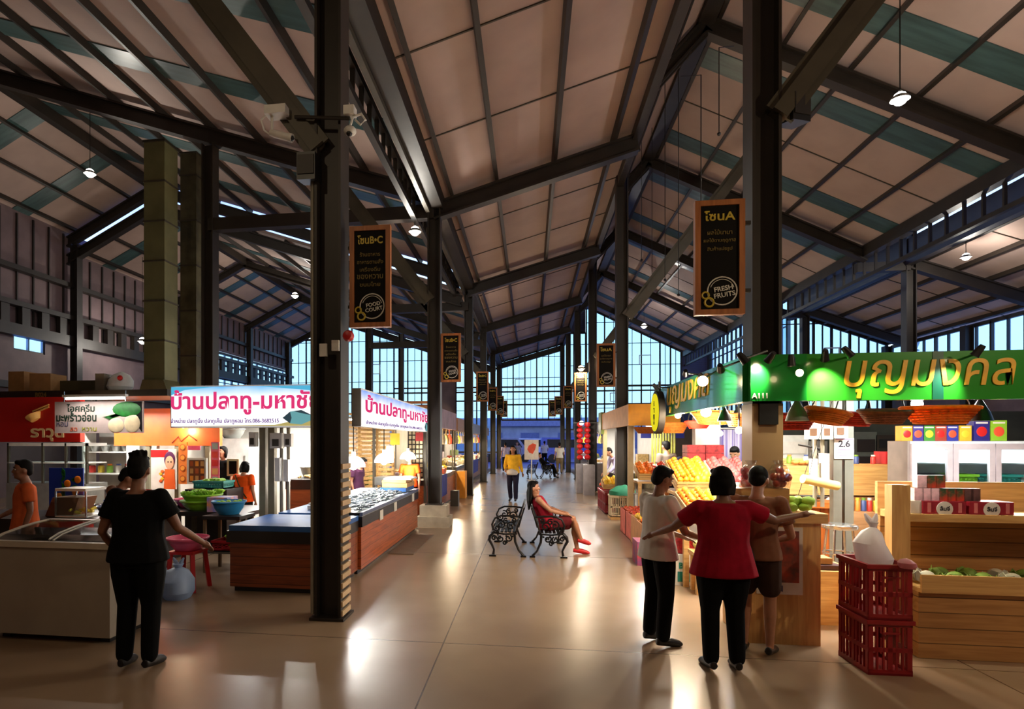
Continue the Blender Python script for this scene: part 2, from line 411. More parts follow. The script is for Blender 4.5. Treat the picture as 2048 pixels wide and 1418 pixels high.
window(PY(EY), -1.75, 1.85, 3.0, cz, .72, (3.95, 4.75, 5.05), vents=((-.9, 5.1, .62, .42),))
rl = lambda X: roofL(X, -.72)
window(PY(EY), -4.6, -2.0, 1.0, rl, 1.3, (4.2, 4.75, 5.05)); window(PY(EY), -8.6, -5.9, .3, rl, .9, (4.75, 5.05)); window(PY(EY), -12.3, -8.6, .3, rl, .95, (3.2, 4.75), vents=((-10.2, 6.0, .7, .6),))
window(PY(EY), -15.5, -12.4, .3, lambda X: 8.3, 1.0, (3.2, 4.75))
struct(MB().prism([(-5.9, 0), (-4.6, 0), (-4.6, rl(-4.6)), (-5.9, rl(-5.9))], EY, EY + .1, 'XZ').build('wall_back', PANEL))
rr = lambda X: 10.0 - .514 * (X - 3.35) - .1
window(PY(EY), 1.95, 3.35, 2.4, lambda X: 8.3, .7, (3.95, 4.75, 5.05))
window(PY(EY), 3.4, 7.7, 2.4, rr, .97, (3.95, 4.75, 5.05), vents=((6.5, 6.3, .65, .55), (4.8, 4.1, .6, .5)))
window(PY(EY), 7.7, 8.9, 2.4, rr, .6, (4.75, 5.05))
struct(MB().prism([(8.9, 2), (10.4, 2), (10.4, 7.5), (8.9, 7.5)], EY, EY + .1, 'XZ').prism([(1.95, 8.3), (3.35, 8.3), (3.35, 10), (2.15, 8.9)], EY, EY + .1, 'XZ').build('wall_back', mat('louvre_dark', (62, 58, 84), .6, 0, .3, 4, stretch=(.1, 1, 6))))
window(PX(10.4), 26.2, 37.4, 2.5, lambda u: 7.6, 1.4, (4.75,))
window(PY(26.0), 9.9, 13.9, 2.5, lambda X: 6.85 - .38 * (X - 10.4), .66, (4.2, ), vents=((11.6, 5.0, .55, .4),))
window(PX(14.1), -5, 26, 4.2, lambda u: 5.4, 1.3, ())
struct(MB().box(14.1, 14.25, -5, 26, 0, 4.2).build('wall_right', PANEL))
# left outer wall: solid below, dim ribbed panels above, bright openings toward the far end
wl = MB().box(-15.75, -15.6, -5, 37.5, 0, 3.3).box(-15.75, -15.6, -5, 16.2, 3.3, 8.8).box(-15.75, -15.6, 17.4, 28.2, 3.3, 8.8).box(-15.75, -15.6, 16.2, 17.4, 3.3, 4.5).box(-15.75, -15.6, 16.2, 17.4, 5.3, 8.8).box(-15.75, -15.6, 28.2, 37.5, 6.3, 8.4)
wl = struct(wl.build('wall_left', PANEL))
bt = MB(); y = 2.
while y < 37.4:
    bt.box(-15.6, -15.55, y, y + .05, 5.2 if y < 28 else 6.4, 8.7 if y < 18.5 else 8.1); y += .62
bt.build('batten', STEEL, wl)
gz = MB().box(-15.6, -15.35, -5, 37.5, 6.9, 7.05).box(-15.6, -15.3, -5, 37.5, 4.9, 5.25).box(-15.6, -15.3, -5, 37.5, 5.8, 5.95).box(-15.6, -15.3, -5, 28, 3.3, 3.5); gz.build('girt', STEEL, wl)
dn = MB(); y = 2.
while y < 37: dn.box(-15.5, -15.35, y, y + .3, 5.25, 5.8); y += .75
dn.build('girt_bracket', STEEL, wl)
window(PX(-15.68), 28.4, 37.3, 3.4, lambda u: 6.2, 1.45, (4.9, 5.6)); window(PX(-15.68), 16.2, 17.4, 4.5, lambda u: 5.3, 1.2, ())
# wall behind the camera closes the hall
struct(MB().box(-16, 14.5, -5.2, -5, 0, 12).build('wall_front', PANEL))
# ---------------------------------------------------------------- columns with tree braces
def hsec(b, x0, x1, y0, y1, z0, z1, t=.025):
    return b.box(x0, x0 + t, y0, y1, z0, z1).box(x1 - t, x1, y0, y1, z0, z1).box(x0 + t, x1 - t, (y0 + y1) / 2 - t / 2, (y0 + y1) / 2 + t / 2, z0, z1)
def column(X, Y, top, label, brace=None, plinth=False, s=.13, group='dark steel columns', name='steel_column'):
    t = thing(name, label, 'column', (X, Y, 0), 0, group); t['kind'] = 'thing'
    z0 = .42 if plinth else 0
    hsec(MB(), -s, s, -s, s, z0, top).build('shaft', STEEL, t)
    MB().box(-s * 1.3, s * 1.3, -s * 1.3, s * 1.3, z0, z0 + .025).build('base_plate', STEEL, t)
    if plinth: MB().box(-.33, .33, -.27, .27, 0, .2).box(-.27, .27, -.22, .22, .2, .42).build('concrete_plinth', CONC, t, bevel=.02)
    if brace:
        (dx, z1, dx2, z2) = brace
        MB().bar((dx, 0, z1), (dx2, 0, z2), .14, .3, (0, 1, 0)).bar((dx, -.1, z1), (dx2, -.1, z2), .26, .03, (0, 1, 0)).build('slanted_brace', STEEL2, t)
    return t
cY = [5.6, 11.95, 18.75, 24.8, 31.2, 37.2]
colL = []; colR = []
for i, Y in enumerate(cY):
    colL.append(column(-1.9, Y, 6.4, ('nearest dark steel column left of the aisle, beside the blue topped counter', 'second dark column left of the aisle, on a stepped concrete plinth', 'third dark steel column left of the aisle', 'fourth dark steel column left of the aisle', 'fifth dark steel column left of the aisle', 'dark steel column at the left corner of the glazed end opening')[i], (((-.1, 4.5, -2.45, 7.6) if i < 2 else (-.1, 4.4, -2.1, 6.85)) if i < 5 else None), i == 1))
rY = [5.62, 14.1, 20.9, 27.4, 33.2, 37.2]; rX = [2.01, 2.06, 2.1, 2.1, 2.05, 1.95]
for i, Y in enumerate(rY):
    colR.append(column(rX[i], Y, 7.5 if i == 0 else 8.4, ('nearest dark steel column right of the aisle, passing behind the green fascia', 'second dark steel column right of the aisle, behind the tan fruit stall', 'third dark steel column right of the aisle', 'fourth dark steel column right of the aisle', 'fifth dark steel column right of the aisle', 'dark steel column at the right corner of the glazed end opening')[i], (.1, 4.5, 3.44, 8.93) if i < 5 else None, False, s=.118 if i == 0 else .13))
for i, Y in enumerate([11.95, 24.8, 31.2]):
    column(-6.76, Y, roofL(-6.76, 0 if Y < 18 else -.62) - .5, ('tall dark column behind the lit fish shop sign, with an old duct against it', 'dark column in front of the bright end windows behind the zone sign', 'slim dark column before the glazed end wall of the left hall')[i], name='hall_column')
for i, (X, Y, tp) in enumerate([(-15.3, 18.4, 8.4), (-15.3, 24.8, 8), (-15.3, 31.2, 8), (-15.3, 36.5, 8)]):
    column(X, Y, tp, ('dark column against the ribbed left wall, nearest one there', 'dark column against the far left wall behind the hall column', 'dark column between the small bright far left windows', 'dark column in the far left corner beside bright windows')[i], name='wall_column')
for i, (X, Y, tp) in enumerate([(10.4, 18.4, 7.7), (10.4, 24.8, 7.5), (10.4, 36.9, 7.5), (13.9, 21.6, 5.4), (13.8, 25.8, 5.4)]):
    column(X, Y, tp, ('dark column under the sky slit above the green fascia', 'dark column before the glazed right aisle end wall', 'dark column at the far end of the right hall', 'dark column against the louvred right wall', 'dark column in the right aisle glazed corner')[i], name='aisle_column')
# tie beams tying halls together
for i, (a, b) in enumerate([((-6.76, 11.95, 6.3), (-1.9, 11.95, 6.3)), ((-6.76, 24.8, 5.75), (-1.9, 24.8, 5.75)), ((9.05, 18.4, 6.55), (10.4, 18.4, 6.55)), ((9.05, 24.8, 6.55), (10.4, 24.8, 6.55)), ((-4.4, 18.7, 5.9), (-1.9, 18.7, 5.9))]):
    girder([a, b], .2, .26)
# ---------------------------------------------------------------- outside: parked vans and a low building, blue in the dusk
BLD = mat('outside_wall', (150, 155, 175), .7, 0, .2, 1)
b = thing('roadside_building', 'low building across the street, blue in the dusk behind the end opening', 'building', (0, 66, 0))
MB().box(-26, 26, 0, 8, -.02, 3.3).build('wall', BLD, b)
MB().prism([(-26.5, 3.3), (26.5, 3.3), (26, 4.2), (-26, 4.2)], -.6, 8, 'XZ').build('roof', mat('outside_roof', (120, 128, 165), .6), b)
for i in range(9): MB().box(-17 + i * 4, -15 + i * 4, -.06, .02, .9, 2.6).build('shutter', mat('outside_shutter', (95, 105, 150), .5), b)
def van(x, y, rz, label, c):
    t = thing('parked_van', label, 'van', (x, y, -.02), rz)
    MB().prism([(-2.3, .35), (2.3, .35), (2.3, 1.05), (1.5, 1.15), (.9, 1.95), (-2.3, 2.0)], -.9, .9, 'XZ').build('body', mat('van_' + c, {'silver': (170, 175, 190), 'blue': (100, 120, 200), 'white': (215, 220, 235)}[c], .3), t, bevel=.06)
    MB().prism([(-1.9, 1.2), (1.2, 1.2), (.8, 1.82), (-1.9, 1.85)], -.92, .92, 'XZ').build('side_window', BLACK, t)
    for xx in (-1.5, 1.45):
        for yy in (-.82, .82):
            M = Matrix.Rotation(PI / 2, 3, 'X'); MB().lathe([(.001, -.11), (.33, -.11), (.35, -.06), (.35, .06), (.33, .11), (.001, .11)], 14, (xx, yy, .35), M).build('wheel', BLACK, t)
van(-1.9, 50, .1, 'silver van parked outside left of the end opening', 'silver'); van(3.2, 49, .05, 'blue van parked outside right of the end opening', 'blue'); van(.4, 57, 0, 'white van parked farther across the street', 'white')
# ================================================================ people
SKIN = mat('skin', (168, 116, 88), .5, 0, .1, 20); SKIND = mat('skin_tan', (130, 84, 60), .5, 0, .1, 20); SKINL = mat('skin_light', (205, 156, 124), .5, 0, .1, 20)
HAIR = mat('hair_dark', (11, 8, 7), .7, 0, .4, 60, spec=.15, stretch=(1, 1, .15))
EYEW = mat('eye_white', (225, 222, 215), .3); LIP = mat('lip', (150, 70, 66), .5)
def V(*a): return Vector(a)
STAND = dict(hip=V(0, 0, .93), waist=V(0, .0, 1.08), chest=V(0, .005, 1.27), neck=V(0, -.01, 1.43), head=V(0, .025, 1.575),
    ls=V(-.185, 0, 1.375), le=V(-.235, -.02, 1.10), lw=V(-.245, .06, .86), rs=V(.185, 0, 1.375), re=V(.235, -.02, 1.10), rw=V(.245, .06, .86),
    lh=V(-.09, 0, .92), lk=V(-.1, .02, .50), la=V(-.105, -.02, .085), lt=V(-.12, .13, .03), rh=V(.09, 0, .92), rk=V(.1, .02, .50), ra=V(.105, -.02, .085), rt=V(.12, .13, .03), face=V(0, 1, 0))
def remesh(b, name, m, parent, vox, smooth=6):
    bm = b.bm; bmesh.ops.recalc_face_normals(bm, faces=bm.faces)
    me = bpy.data.meshes.new(name); bm.to_mesh(me); bm.free()
    t = bpy.data.objects.new('t', me); COL.objects.link(t)
    r = t.modifiers.new('r', 'REMESH'); r.mode = 'VOXEL'; r.voxel_size = vox
    s = t.modifiers.new('s', 'SMOOTH'); s.iterations = smooth; s.factor = .5
    me2 = bpy.data.meshes.new_from_object(t.evaluated_get(bpy.context.evaluated_depsgraph_get()))
    bpy.data.objects.remove(t); bpy.data.meshes.remove(me)
    for p in me2.polygons: p.use_smooth = True
    me2.name = name; me2.materials.clear(); me2.materials.append(m)
    return link(name, me2, parent)
def limb(b, P, rr, n=10):
    b.tube(P, rr, n)
    for p, r in zip(P, rr): b.sph(p, r * .99, 10, 7)
def trunk(b, pts, rx, ry, lat=V(1, 0, 0), n=16):
    k = len(pts); rings = []
    for i in range(k):
        t = (pts[min(i + 1, k - 1)] - pts[max(i - 1, 0)]).normalized(); u = (lat - t * lat.dot(t)).normalized(); v = t.cross(u)
        rings.append(b.ring(pts[i], u, v, rx[i], ry[i], n))
    b.skin(rings)
def hand(b, w, d, side, curl=.5, up=V(0, 0, 1)):
    """w wrist, d direction of the fingers, side +1 / -1 for the thumb side"""
    d = d.normalized(); s = d.cross(up)
    if s.length < .1: s = d.cross(V(0, 1, 0))
    s.normalize(); nrm = s.cross(d).normalized(); s = s * side
    b.tube([w - d * .01, w + d * .03, w + d * .085], [.022, .03, .032], 10, flat=.5 if True else 1)
    b.sph(w + d * .05, (.034, .034, .02) if abs(nrm.z) > .6 else (.028, .028, .028))
    for i, (L, o) in enumerate(((.07, .028), (.078, .01), (.072, -.009), (.056, -.027))):
        a = w + d * .08 + s * o; m1 = a + d * (L * .5) - nrm * (L * .25 * curl); e = m1 + d * (L * .5 * (1 - curl * .6)) - nrm * (L * .5 * curl)
        b.tube([a - d * .02, m1, e], [.0095, .0092, .0078], 8); b.sph(e, .0078, 8, 6)
    a = w + d * .025 + s * .024; m1 = a + d * .03 + s * .022; e = m1 + d * .03 + s * .006
    b.tube([a - s * .01, m1, e], [.013, .0115, .009], 8); b.sph(e, .009, 8, 6)
def person(label, loc, rz, h=1.65, pose=None, skin=SKIN, top=None, bottom=None, shoes=BLACK, hair='short', vox=.011, sleeve='short', legs='long', fat=1., group=None, curl=.5, handdir=None, cat='person', tuck=0.):
    J = dict(STAND); J.update(pose or {})
    root = thing('person', label, cat, loc, rz, group); s = h / 1.7; root.scale = (s, s, s)
    f = fat
    b = MB()
    hd = J['head']; fc = J['face'].normalized(); lat = fc.cross(V(0, 0, 1)).normalized(); upv = lat.cross(fc).normalized()
    M = Matrix((lat, fc, upv)).transposed()
    sp = [J['hip'] - (J['waist'] - J['hip']) * .5, J['hip'], J['waist'], J['chest'], (J['chest'] * .35 + J['neck'] * .65), J['neck']]
    slat = (J['rs'] - J['ls']).normalized()
    trunk(b, sp, [.12 * f, .155 * f, .135 * f, .155 * f, .13 * f, .055], [.09 * f, .105 * f, .095 * f, .105 * f, .085 * f, .052], slat)
    limb(b, [J['neck'] - (hd - J['neck']) * .15, hd - upv * .07], [.056, .05])
    b.sph(hd + upv * .02, (.074, .093, .105), 16, 12, M); b.sph(hd + M @ V(0, .025, -.06), (.055, .062, .058), 12, 9, M)
    b.tube([hd + M @ V(0, .088, .02), hd + M @ V(0, .104, -.012), hd + M @ V(0, .112, -.024)], [.009, .013, .015], 8); b.sph(hd + M @ V(0, .106, -.024), (.017, .014, .011), 8, 6, M)
    b.sph(hd + M @ V(0, .083, -.058), (.024, .012, .011), 10, 6, M); b.sph(hd + M @ V(0, .078, -.09), (.022, .016, .016), 8, 6, M)
    for sg in (-1, 1):
        b.sph(hd + M @ V(sg * .078, -.005, -.005), (.012, .022, .034), 8, 7, M); b.sph(hd + M @ V(sg * .035, .078, .035), (.024, .012, .009), 8, 6, M); b.sph(hd + M @ V(sg * .04, .066, -.02), (.022, .02, .02), 8, 6, M)
    for k, sg in (('l', -1), ('r', 1)):
        S_, E_, W_ = J[k + 's'], J[k + 'e'], J[k + 'w']
        limb(b, [J['chest'] * .5 + S_ * .5 + V(0, 0, .03), S_, S_.lerp(E_, .5), E_, E_.lerp(W_, .35), W_], [.07, .056 * (.6 + .4 * f), .046 * (.5 + .5 * f), .037, .036, .024])
        hdv = (handdir or {}).get(k, W_ - E_); hand(b, W_, hdv, -sg, curl)
        H_, K_, A_, T_ = J[k + 'h'], J[k + 'k'], J[k + 'a'], J[k + 't']
        limb(b, [H_, H_.lerp(K_, .4), K_, K_.lerp(A_, .3), K_.lerp(A_, .75), A_], [.092 * f, .078 * f, .054, .055, .04, .034])
        b.tube([A_ + (A_ - T_) * .35 + V(0, 0, -.04), A_.lerp(T_, .4) + V(0, 0, -.005), T_], [.03, .038, .03], 10, flat=.8); b.sph(T_, (.034, .034, .022))
    remesh(b, 'body', skin, root, vox)
    for sg in (-1, 1):
        e = MB().sph(hd + M @ V(sg * .034, .081, .012), (.0135, .008, .0075), 10, 7, M).build('eye', EYEW, root); MB().sph(hd + M @ V(sg * .034, .0885, .012), (.006, .003, .006), 8, 6, M).build('iris', HAIR, e)
        MB().tube([hd + M @ V(sg * .02, .09, .034), hd + M @ V(sg * .036, .092, .04), hd + M @ V(sg * .052, .082, .034)], [.004, .005, .003], 6).build('eyebrow', HAIR, root)
    MB().tube([hd + M @ V(-.024, .089, -.055), hd + M @ V(0, .098, -.054), hd + M @ V(.024, .089, -.055)], [.003, .007, .003], 6).build('mouth', LIP, root)
    # hair
    q = MB()
    q.sph(hd + M @ V(0, -.02, .045), (.084, .094, .092), 14, 10, M); q.sph(hd + M @ V(0, -.055, -.005), (.074, .055, .07), 12, 8, M); q.sph(hd + M @ V(0, .045, .098), (.066, .045, .03), 10, 7, M)
    if hair == 'long':
        for i in range(9):
            a = -1 + i * .25; q.tube([hd + M @ V(.07 * a, -.06 + .02 * abs(a), .05), hd + M @ V(.08 * a, -.095 + .05 * abs(a), -.06), hd + M @ V(.09 * a, -.1 + .04 * abs(a), -.2), hd + M @ V(.075 * a, -.1 + .03 * abs(a), -.33 - .04 * math.cos(a * 3))], [.03, .034, .032, .012], 8)
    elif hair == 'bob':
        for i in range(9):
            a = -1 + i * .25; q.tube([hd + M @ V(.075 * a, -.05 + .03 * abs(a), .05), hd + M @ V(.088 * a, -.075 + .06 * abs(a), -.04), hd + M @ V(.084 * a, -.07 + .055 * abs(a), -.115)], [.03, .032, .018], 8)
    elif hair == 'bun':
        q.sph(hd + M @ V(0, -.12, .06), .045)
    elif hair == 'tuft':
        for i in range(14):
            a = i * 2.4; r = .05 * math.sqrt(i / 14); q.tube([hd + M @ V(r * math.cos(a), -.02 + r * math.sin(a), .11), hd + M @ V(1.5 * r * math.cos(a), -.03 + 1.5 * r * math.sin(a), .142 + .012 * (i % 3))], [.026, .012], 6)
    remesh(q, 'hair', HAIR, root, max(vox, .009), 3)
    # clothes
    if top:
        q = MB(); g = .017
        low = J['hip'] - (J['waist'] - J['hip']) * (.45 + tuck)
        trunk(q, [low, J['hip'], J['waist'], J['chest'], (J['chest'] * .3 + J['neck'] * .7), J['neck'] - (J['neck'] - J['chest']) * .12], [(.165 + tuck * .05) * f + g * 2.6, .163 * f + g * 2.2, .142 * f + g * 1.4, .157 * f + g, .135 * f + g, .07 + g * .5], [.12 * f + g * 2.8, .114 * f + g * 2.2, .102 * f + g * 1.6, .108 * f + g, .088 * f + g, .062 + g * .5], slat)
        for k in 'lr':
            S_, E_, W_ = J[k + 's'], J[k + 'e'], J[k + 'w']
            if sleeve == 'none': limb(q, [J['chest'] * .5 + S_ * .5 + V(0, 0, .03), S_ * .8 + J['chest'] * .2], [.08, .062]); continue
            pts = [J['chest'] * .5 + S_ * .5 + V(0, 0, .03), S_, S_.lerp(E_, .62)]; rr = [.08, .068 * (.6 + .4 * f), .07 * (.5 + .5 * f)]
            if sleeve == 'long': pts[-1:] = [S_.lerp(E_, .5), E_, E_.lerp(W_, .9)]; rr[-1:] = [.06, .052, .042]
            q.tube(pts, rr, 12); 
            for p, r in list(zip(pts, rr))[:-1]: q.sph(p, r * .98, 10, 7)
        remesh(q, 'shirt', top, root, max(vox, .011), 5)
    if bottom:
        q = MB(); g = .016
        trunk(q, [J['hip'] - (J['waist'] - J['hip']) * .7, J['hip'], J['hip'] * .4 + J['waist'] * .6], [.14 * f + g, .158 * f + g, .142 * f + g], [.108 * f + g, .11 * f + g, .1 * f + g], slat)
        for k in 'lr':
            H_, K_, A_ = J[k + 'h'], J[k + 'k'], J[k + 'a']
            if legs == 'short': limb(q, [H_, H_.lerp(K_, .4), H_.lerp(K_, .75)], [.1 * f + g * .6, .086 * f + g, .08 * f + g])
            else: limb(q, [H_, H_.lerp(K_, .4), K_, K_.lerp(A_, .4), A_ + (K_ - A_) * .06], [.1 * f + g * .5, .086 * f + g, .062 + g, .058 + g, .05 + g])
        remesh(q, 'trousers', bottom, root, max(vox, .012), 4)
    if shoes:
        for k in 'lr':
            A_, T_ = J[k + 'a'], J[k + 't']
            q = MB(); q.tube([A_ + (A_ - T_) * .42 + V(0, 0, -.048), A_.lerp(T_, .45) + V(0, 0, -.012), T_ + (T_ - A_) * .12], [.036, .046, .036], 10, flat=.85); q.sph(T_ + (T_ - A_) * .12, (.036, .036, .024))
            remesh(q, 'shoe', shoes, root, max(vox, .01), 3)
    return root
# ================================================================ item builders
def bY(px0, px1, pt, pb, Y):
    a = onY(px0, pt, Y); b = onY(px1, pt, Y); m = (px0 + px1) / 2
    return a.x, b.x, onY(m, pb, Y).z, onY(m, pt, Y).z
BROWN = wood('laminate_brown', (150, 78, 36), (112, 52, 24), 'X', 3, .45); BROWNY = wood('laminate_brown_side', (176, 88, 36), (130, 60, 24), 'Y', 3, .4)
PINE = wood('pine', (222, 178, 112), (190, 140, 80), 'X', 3, .5); PINEY = wood('pine_side', (218, 172, 106), (186, 136, 76), 'Y', 3, .5); PINEZ = wood('pine_upright', (222, 178, 112), (192, 142, 82), 'Z', 3, .5)
ORW = wood('orange_wood', (196, 108, 44), (150, 72, 26), 'Z', 4, .4, .09); FRAMEW = wood('frame_wood', (186, 116, 62), (150, 88, 44), 'Z', 3, .5)
BOARD = mat('black_board', (18, 15, 13), .7, spec=.15); YEL = mat('sign_yellow', (205, 180, 60), .5); WHT = mat('sign_white', (230, 226, 215), .5)
CHROME = mat('chrome', (200, 200, 200), .2, .9); STEELL = mat('brushed_steel', (165, 165, 160), .35, .7); DARKT = mat('dark_top', (32, 26, 24), .4)
CARD = mat('cardboard', (176, 132, 84), .8, 0, .12, 8); FOAM = mat('white_foam', (232, 234, 232), .7); FOAMLIT = FOAM
RED = mat('red_plastic', (196, 34, 34), .4); REDD = mat('red_dark_plastic', (150, 24, 30), .4); BLUE = mat('blue_top', (48, 98, 168), .45); BLUEB = mat('blue_board', (30, 58, 165), .5)
GRN = mat('green_plastic', (140, 196, 48), .4); GRND = mat('green_dark_cloth', (18, 104, 72), .8); PINK = mat('pink_plastic', (226, 92, 130), .4); TURQ = mat('blue_bowl', (40, 120, 168), .35)
BULBW = emit('bulb_warm', (255, 226, 170), 14); BULBC = emit('bulb_cool', (255, 250, 240), 12); TUBE = emit('tube_cool', (255, 252, 245), 9)
DOME = emit('lit_shade', (255, 252, 246), 2.2)
def pendant(P, ztop, label, r=.11, warm=False, power=40, shade=True, name='pendant_lamp', group='pendant lamps under the roof', dome=False, cordr=.008):
    t = thing(name, label, 'lamp', P, 0, group)
    MB().tube([(0, 0, r * .6), (0, 0, ztop - P.z)], cordr, 5).build('cord', BLACK, t)
    if dome:
        pr = [(r * math.cos(a), r * .95 * math.sin(a)) for a in [i * PI / 16 for i in range(8)]] + [(.03, r), (.03, r + .05), (.001, r + .05)]
        MB().lathe([(r * .94 * math.cos(a), r * .9 * math.sin(a)) for a in [i * PI / 16 for i in range(7, -1, -1)]] + pr, 20).build('lamp_shade', DOME, t)
    elif shade:
        MB().lathe([(r * .98, 0), (r, .005), (r * .7, r * .45), (r * .28, r * .75), (r * .2, r * 1.05), (.001, r * 1.05), (.001, r * .95), (r * .15, r * .9), (r * .65, r * .42)], 16).build('lamp_shade', STEELL, t)
    MB().sph((0, 0, r * .15), r * (.75 if not dome else .4), 12, 8).build('bulb', BULBW if warm else BULBC, t)
    if power: lamp('lamp_light', (0, 0, -r * 1.1 - .02), power * 1.6, (1, .78, .5) if warm else (1, .93, .82), .06, parent=t)
    return t
def ring_mb(R0, r, n=28, z=0, y=0, x=0, a0=0, a1=2 * PI, m=None):
    k = m or n; pts = [(x + R0 * math.cos(a0 + (a1 - a0) * i / k), y, z + R0 * math.sin(a0 + (a1 - a0) * i / k)) for i in range(k if a1 - a0 > 6.2 else k + 1)]
    return pts
def hang_sign(P, title, lines, em, label, col_dx, s=1., lit=False):
    """P: bottom centre; board faces the camera side; col_dx: x offset of the column it is bracketed to"""
    t = thing('hanging_sign', label, 'sign', P, 0, 'framed zone signs along the aisle columns'); W, H = .4 * s, .97 * s
    f = MB().box(-W / 2, W / 2, -.03, .03, 0, .045).box(-W / 2, W / 2, -.03, .03, H - .045, H).box(-W / 2, -W / 2 + .045, -.03, .03, .045, H - .045).box(W / 2 - .045, W / 2, -.03, .03, .045, H - .045)
    f.build('frame', FRAMEW, t)
    MB().box(-W / 2 + .045, W / 2 - .045, -.014, .014, .045, H - .045).build('board', BOARD, t)
    text(title, YEL, w=W * .62, h=.085 * s, name='title', parent=t, loc=(0, -.018, H - .13), bold=.02)
    for i, l in enumerate(lines): text(l, mat('sign_faded', (126, 108, 52), .6), w=W * (.5 + .14 * (i % 2)), h=.042 * s, name='lettering', parent=t, loc=(0, -.018, H - .27 - i * .072 * s), bold=.005)
    b = MB(); b.tube(ring_mb(.118 * s, 0, 28, .2 * s, -.018, .02 * s), .006, 5, True).tube(ring_mb(.098 * s, 0, 20, .2 * s, -.018, .02 * s, .3, 2.8), .003, 5); b.build('round_stamp', WHT, t)
    text(em, WHT, w=.17 * s, name='stamp_lettering', parent=t, loc=(.035 * s, -.019, .195 * s), bold=.012, tilt=.16, spacing=.95)
    b = MB(); b.tube(ring_mb(.028 * s, 0, 14, .165 * s, -.022, -.115 * s), .008, 5, True).tube(ring_mb(.036 * s, 0, 14, .105 * s, -.022, -.085 * s), .009, 5, True); b.build('yellow_mark', YEL, t)
    b = MB()
    for z in (.2, H - .2): b.bar((math.copysign(W / 2, col_dx), 0, z), (col_dx, 0, z), .03, .03)
    b.build('bracket', STEEL, t)
    return t
def fascia_box(x0, x1, y0, y1, z0, z1, m, name, label, cat='sign', group=None):
    t = thing(name, label, cat, ((x0 + x1) / 2, (y0 + y1) / 2, z0), 0, group)
    MB().box(-(x1 - x0) / 2, (x1 - x0) / 2, -(y1 - y0) / 2, (y1 - y0) / 2, 0, z1 - z0).build('panel', m, t, bevel=.004)
    return t
def box_thing(name, label, cat, x0, x1, y0, y1, z0, z1, m, part='body', group=None, bevel=.006, rz=0):
    t = thing(name, label, cat, ((x0 + x1) / 2, (y0 + y1) / 2, z0), rz, group); hx, hy = (x1 - x0) / 2, (y1 - y0) / 2
    MB().box(-hx, hx, -hy, hy, 0, z1 - z0).build(part, m, t, bevel=bevel)
    return t
def counter(name, label, x0, x1, y0, y1, h, front, top, band=.12, tt=.04, cat='counter', bandm=None, over=.02, foot=.06):
    t = thing(name, label, cat, ((x0 + x1) / 2, (y0 + y1) / 2, 0)); hx, hy = (x1 - x0) / 2, (y1 - y0) / 2
    MB().box(-hx + .03, hx - .03, -hy + .03, hy - .03, 0, foot).build('plinth', DARKT, t)
    MB().box(-hx, hx, -hy, hy, foot, h - tt - band).build('body', front, t, bevel=.004)
    if band: MB().box(-hx - .008, hx + .008, -hy - .008, hy + .008, h - tt - band, h - tt).build('edge_band', bandm or DARKT, t)
    MB().box(-hx - over, hx + over, -hy - over, hy + over, h - tt, h).build('countertop', top, t, bevel=.006)
    return t
def crate_mb(L, W, H, nx=5, ny=4, nz=3, th=.014):
    b = MB()
    b.box(-L / 2, L / 2, -W / 2, W / 2, 0, .015)
    for s in (-1, 1):
        y = s * (W / 2 - th / 2); x = s * (L / 2 - th / 2)
        for z0, z1 in ((0, .04), (H * .42, H * .5), (H - .05, H)): b.box(-L / 2, L / 2, y - th / 2, y + th / 2, z0, z1).box(x - th / 2, x + th / 2, -W / 2, W / 2, z0, z1)
        for i in range(nx * 2 + 1): u = -L / 2 + .02 + (L - .04) * i / (nx * 2); b.box(u - (.016 if i % nx == 0 else .006), u + (.016 if i % nx == 0 else .006), y - th / 2, y + th / 2, .03, H - .04)
        for i in range(ny * 2 + 1): u = -W / 2 + .02 + (W - .04) * i / (ny * 2); b.box(x - th / 2, x + th / 2, u - (.016 if i % ny == 0 else .006), u + (.016 if i % ny == 0 else .006), .03, H - .04)
    b.box(-L / 2 - .012, L / 2 + .012, -W / 2 - .012, -W / 2, H - .03, H).box(-L / 2 - .012, L / 2 + .012, W / 2, W / 2 + .012, H - .03, H).box(-L / 2 - .012, -L / 2, -W / 2, W / 2, H - .03, H).box(L / 2, L / 2 + .012, -W / 2, W / 2, H - .03, H)
    return b
def plastic_crate(P, label, m, L=.54, W=.38, H=.3, rz=0, group=None):
    t = thing('plastic_crate', label, 'crate', P, rz, group); crate_mb(L, W, H, 5 if L > .4 else 3, 4 if W > .3 else 3).build('basket_body', m, t)
    for y in (-W / 2 - .014, W / 2 + .006): MB().box(-.06, .06, y, y + .012, H - .1, H - .085).build('handle', m, t)
    return t
def wood_crate(P, label, L, W, H, m, rx=0, rz=0, slats=3, group=None):
    t = thing('wooden_crate', label, 'crate', P, rz, group); t.rotation_euler = (rx, 0, rz)
    MB().box(-L / 2, L / 2, -W / 2, W / 2, 0, .012).build('bottom', m, t)
    for k, (a, b, c, d) in enumerate(((-L / 2, L / 2, -W / 2, -W / 2 + .012), (-L / 2, L / 2, W / 2 - .012, W / 2), (-L / 2, -L / 2 + .012, -W / 2, W / 2), (L / 2 - .012, L / 2, -W / 2, W / 2))):
        q = MB()
        for i in range(slats): z = .012 + (H - .012) * i / slats; q.box(a, b, c, d, z, z + (H - .012) / slats * .8)
        q.build('side_panel', m, t)
    return t
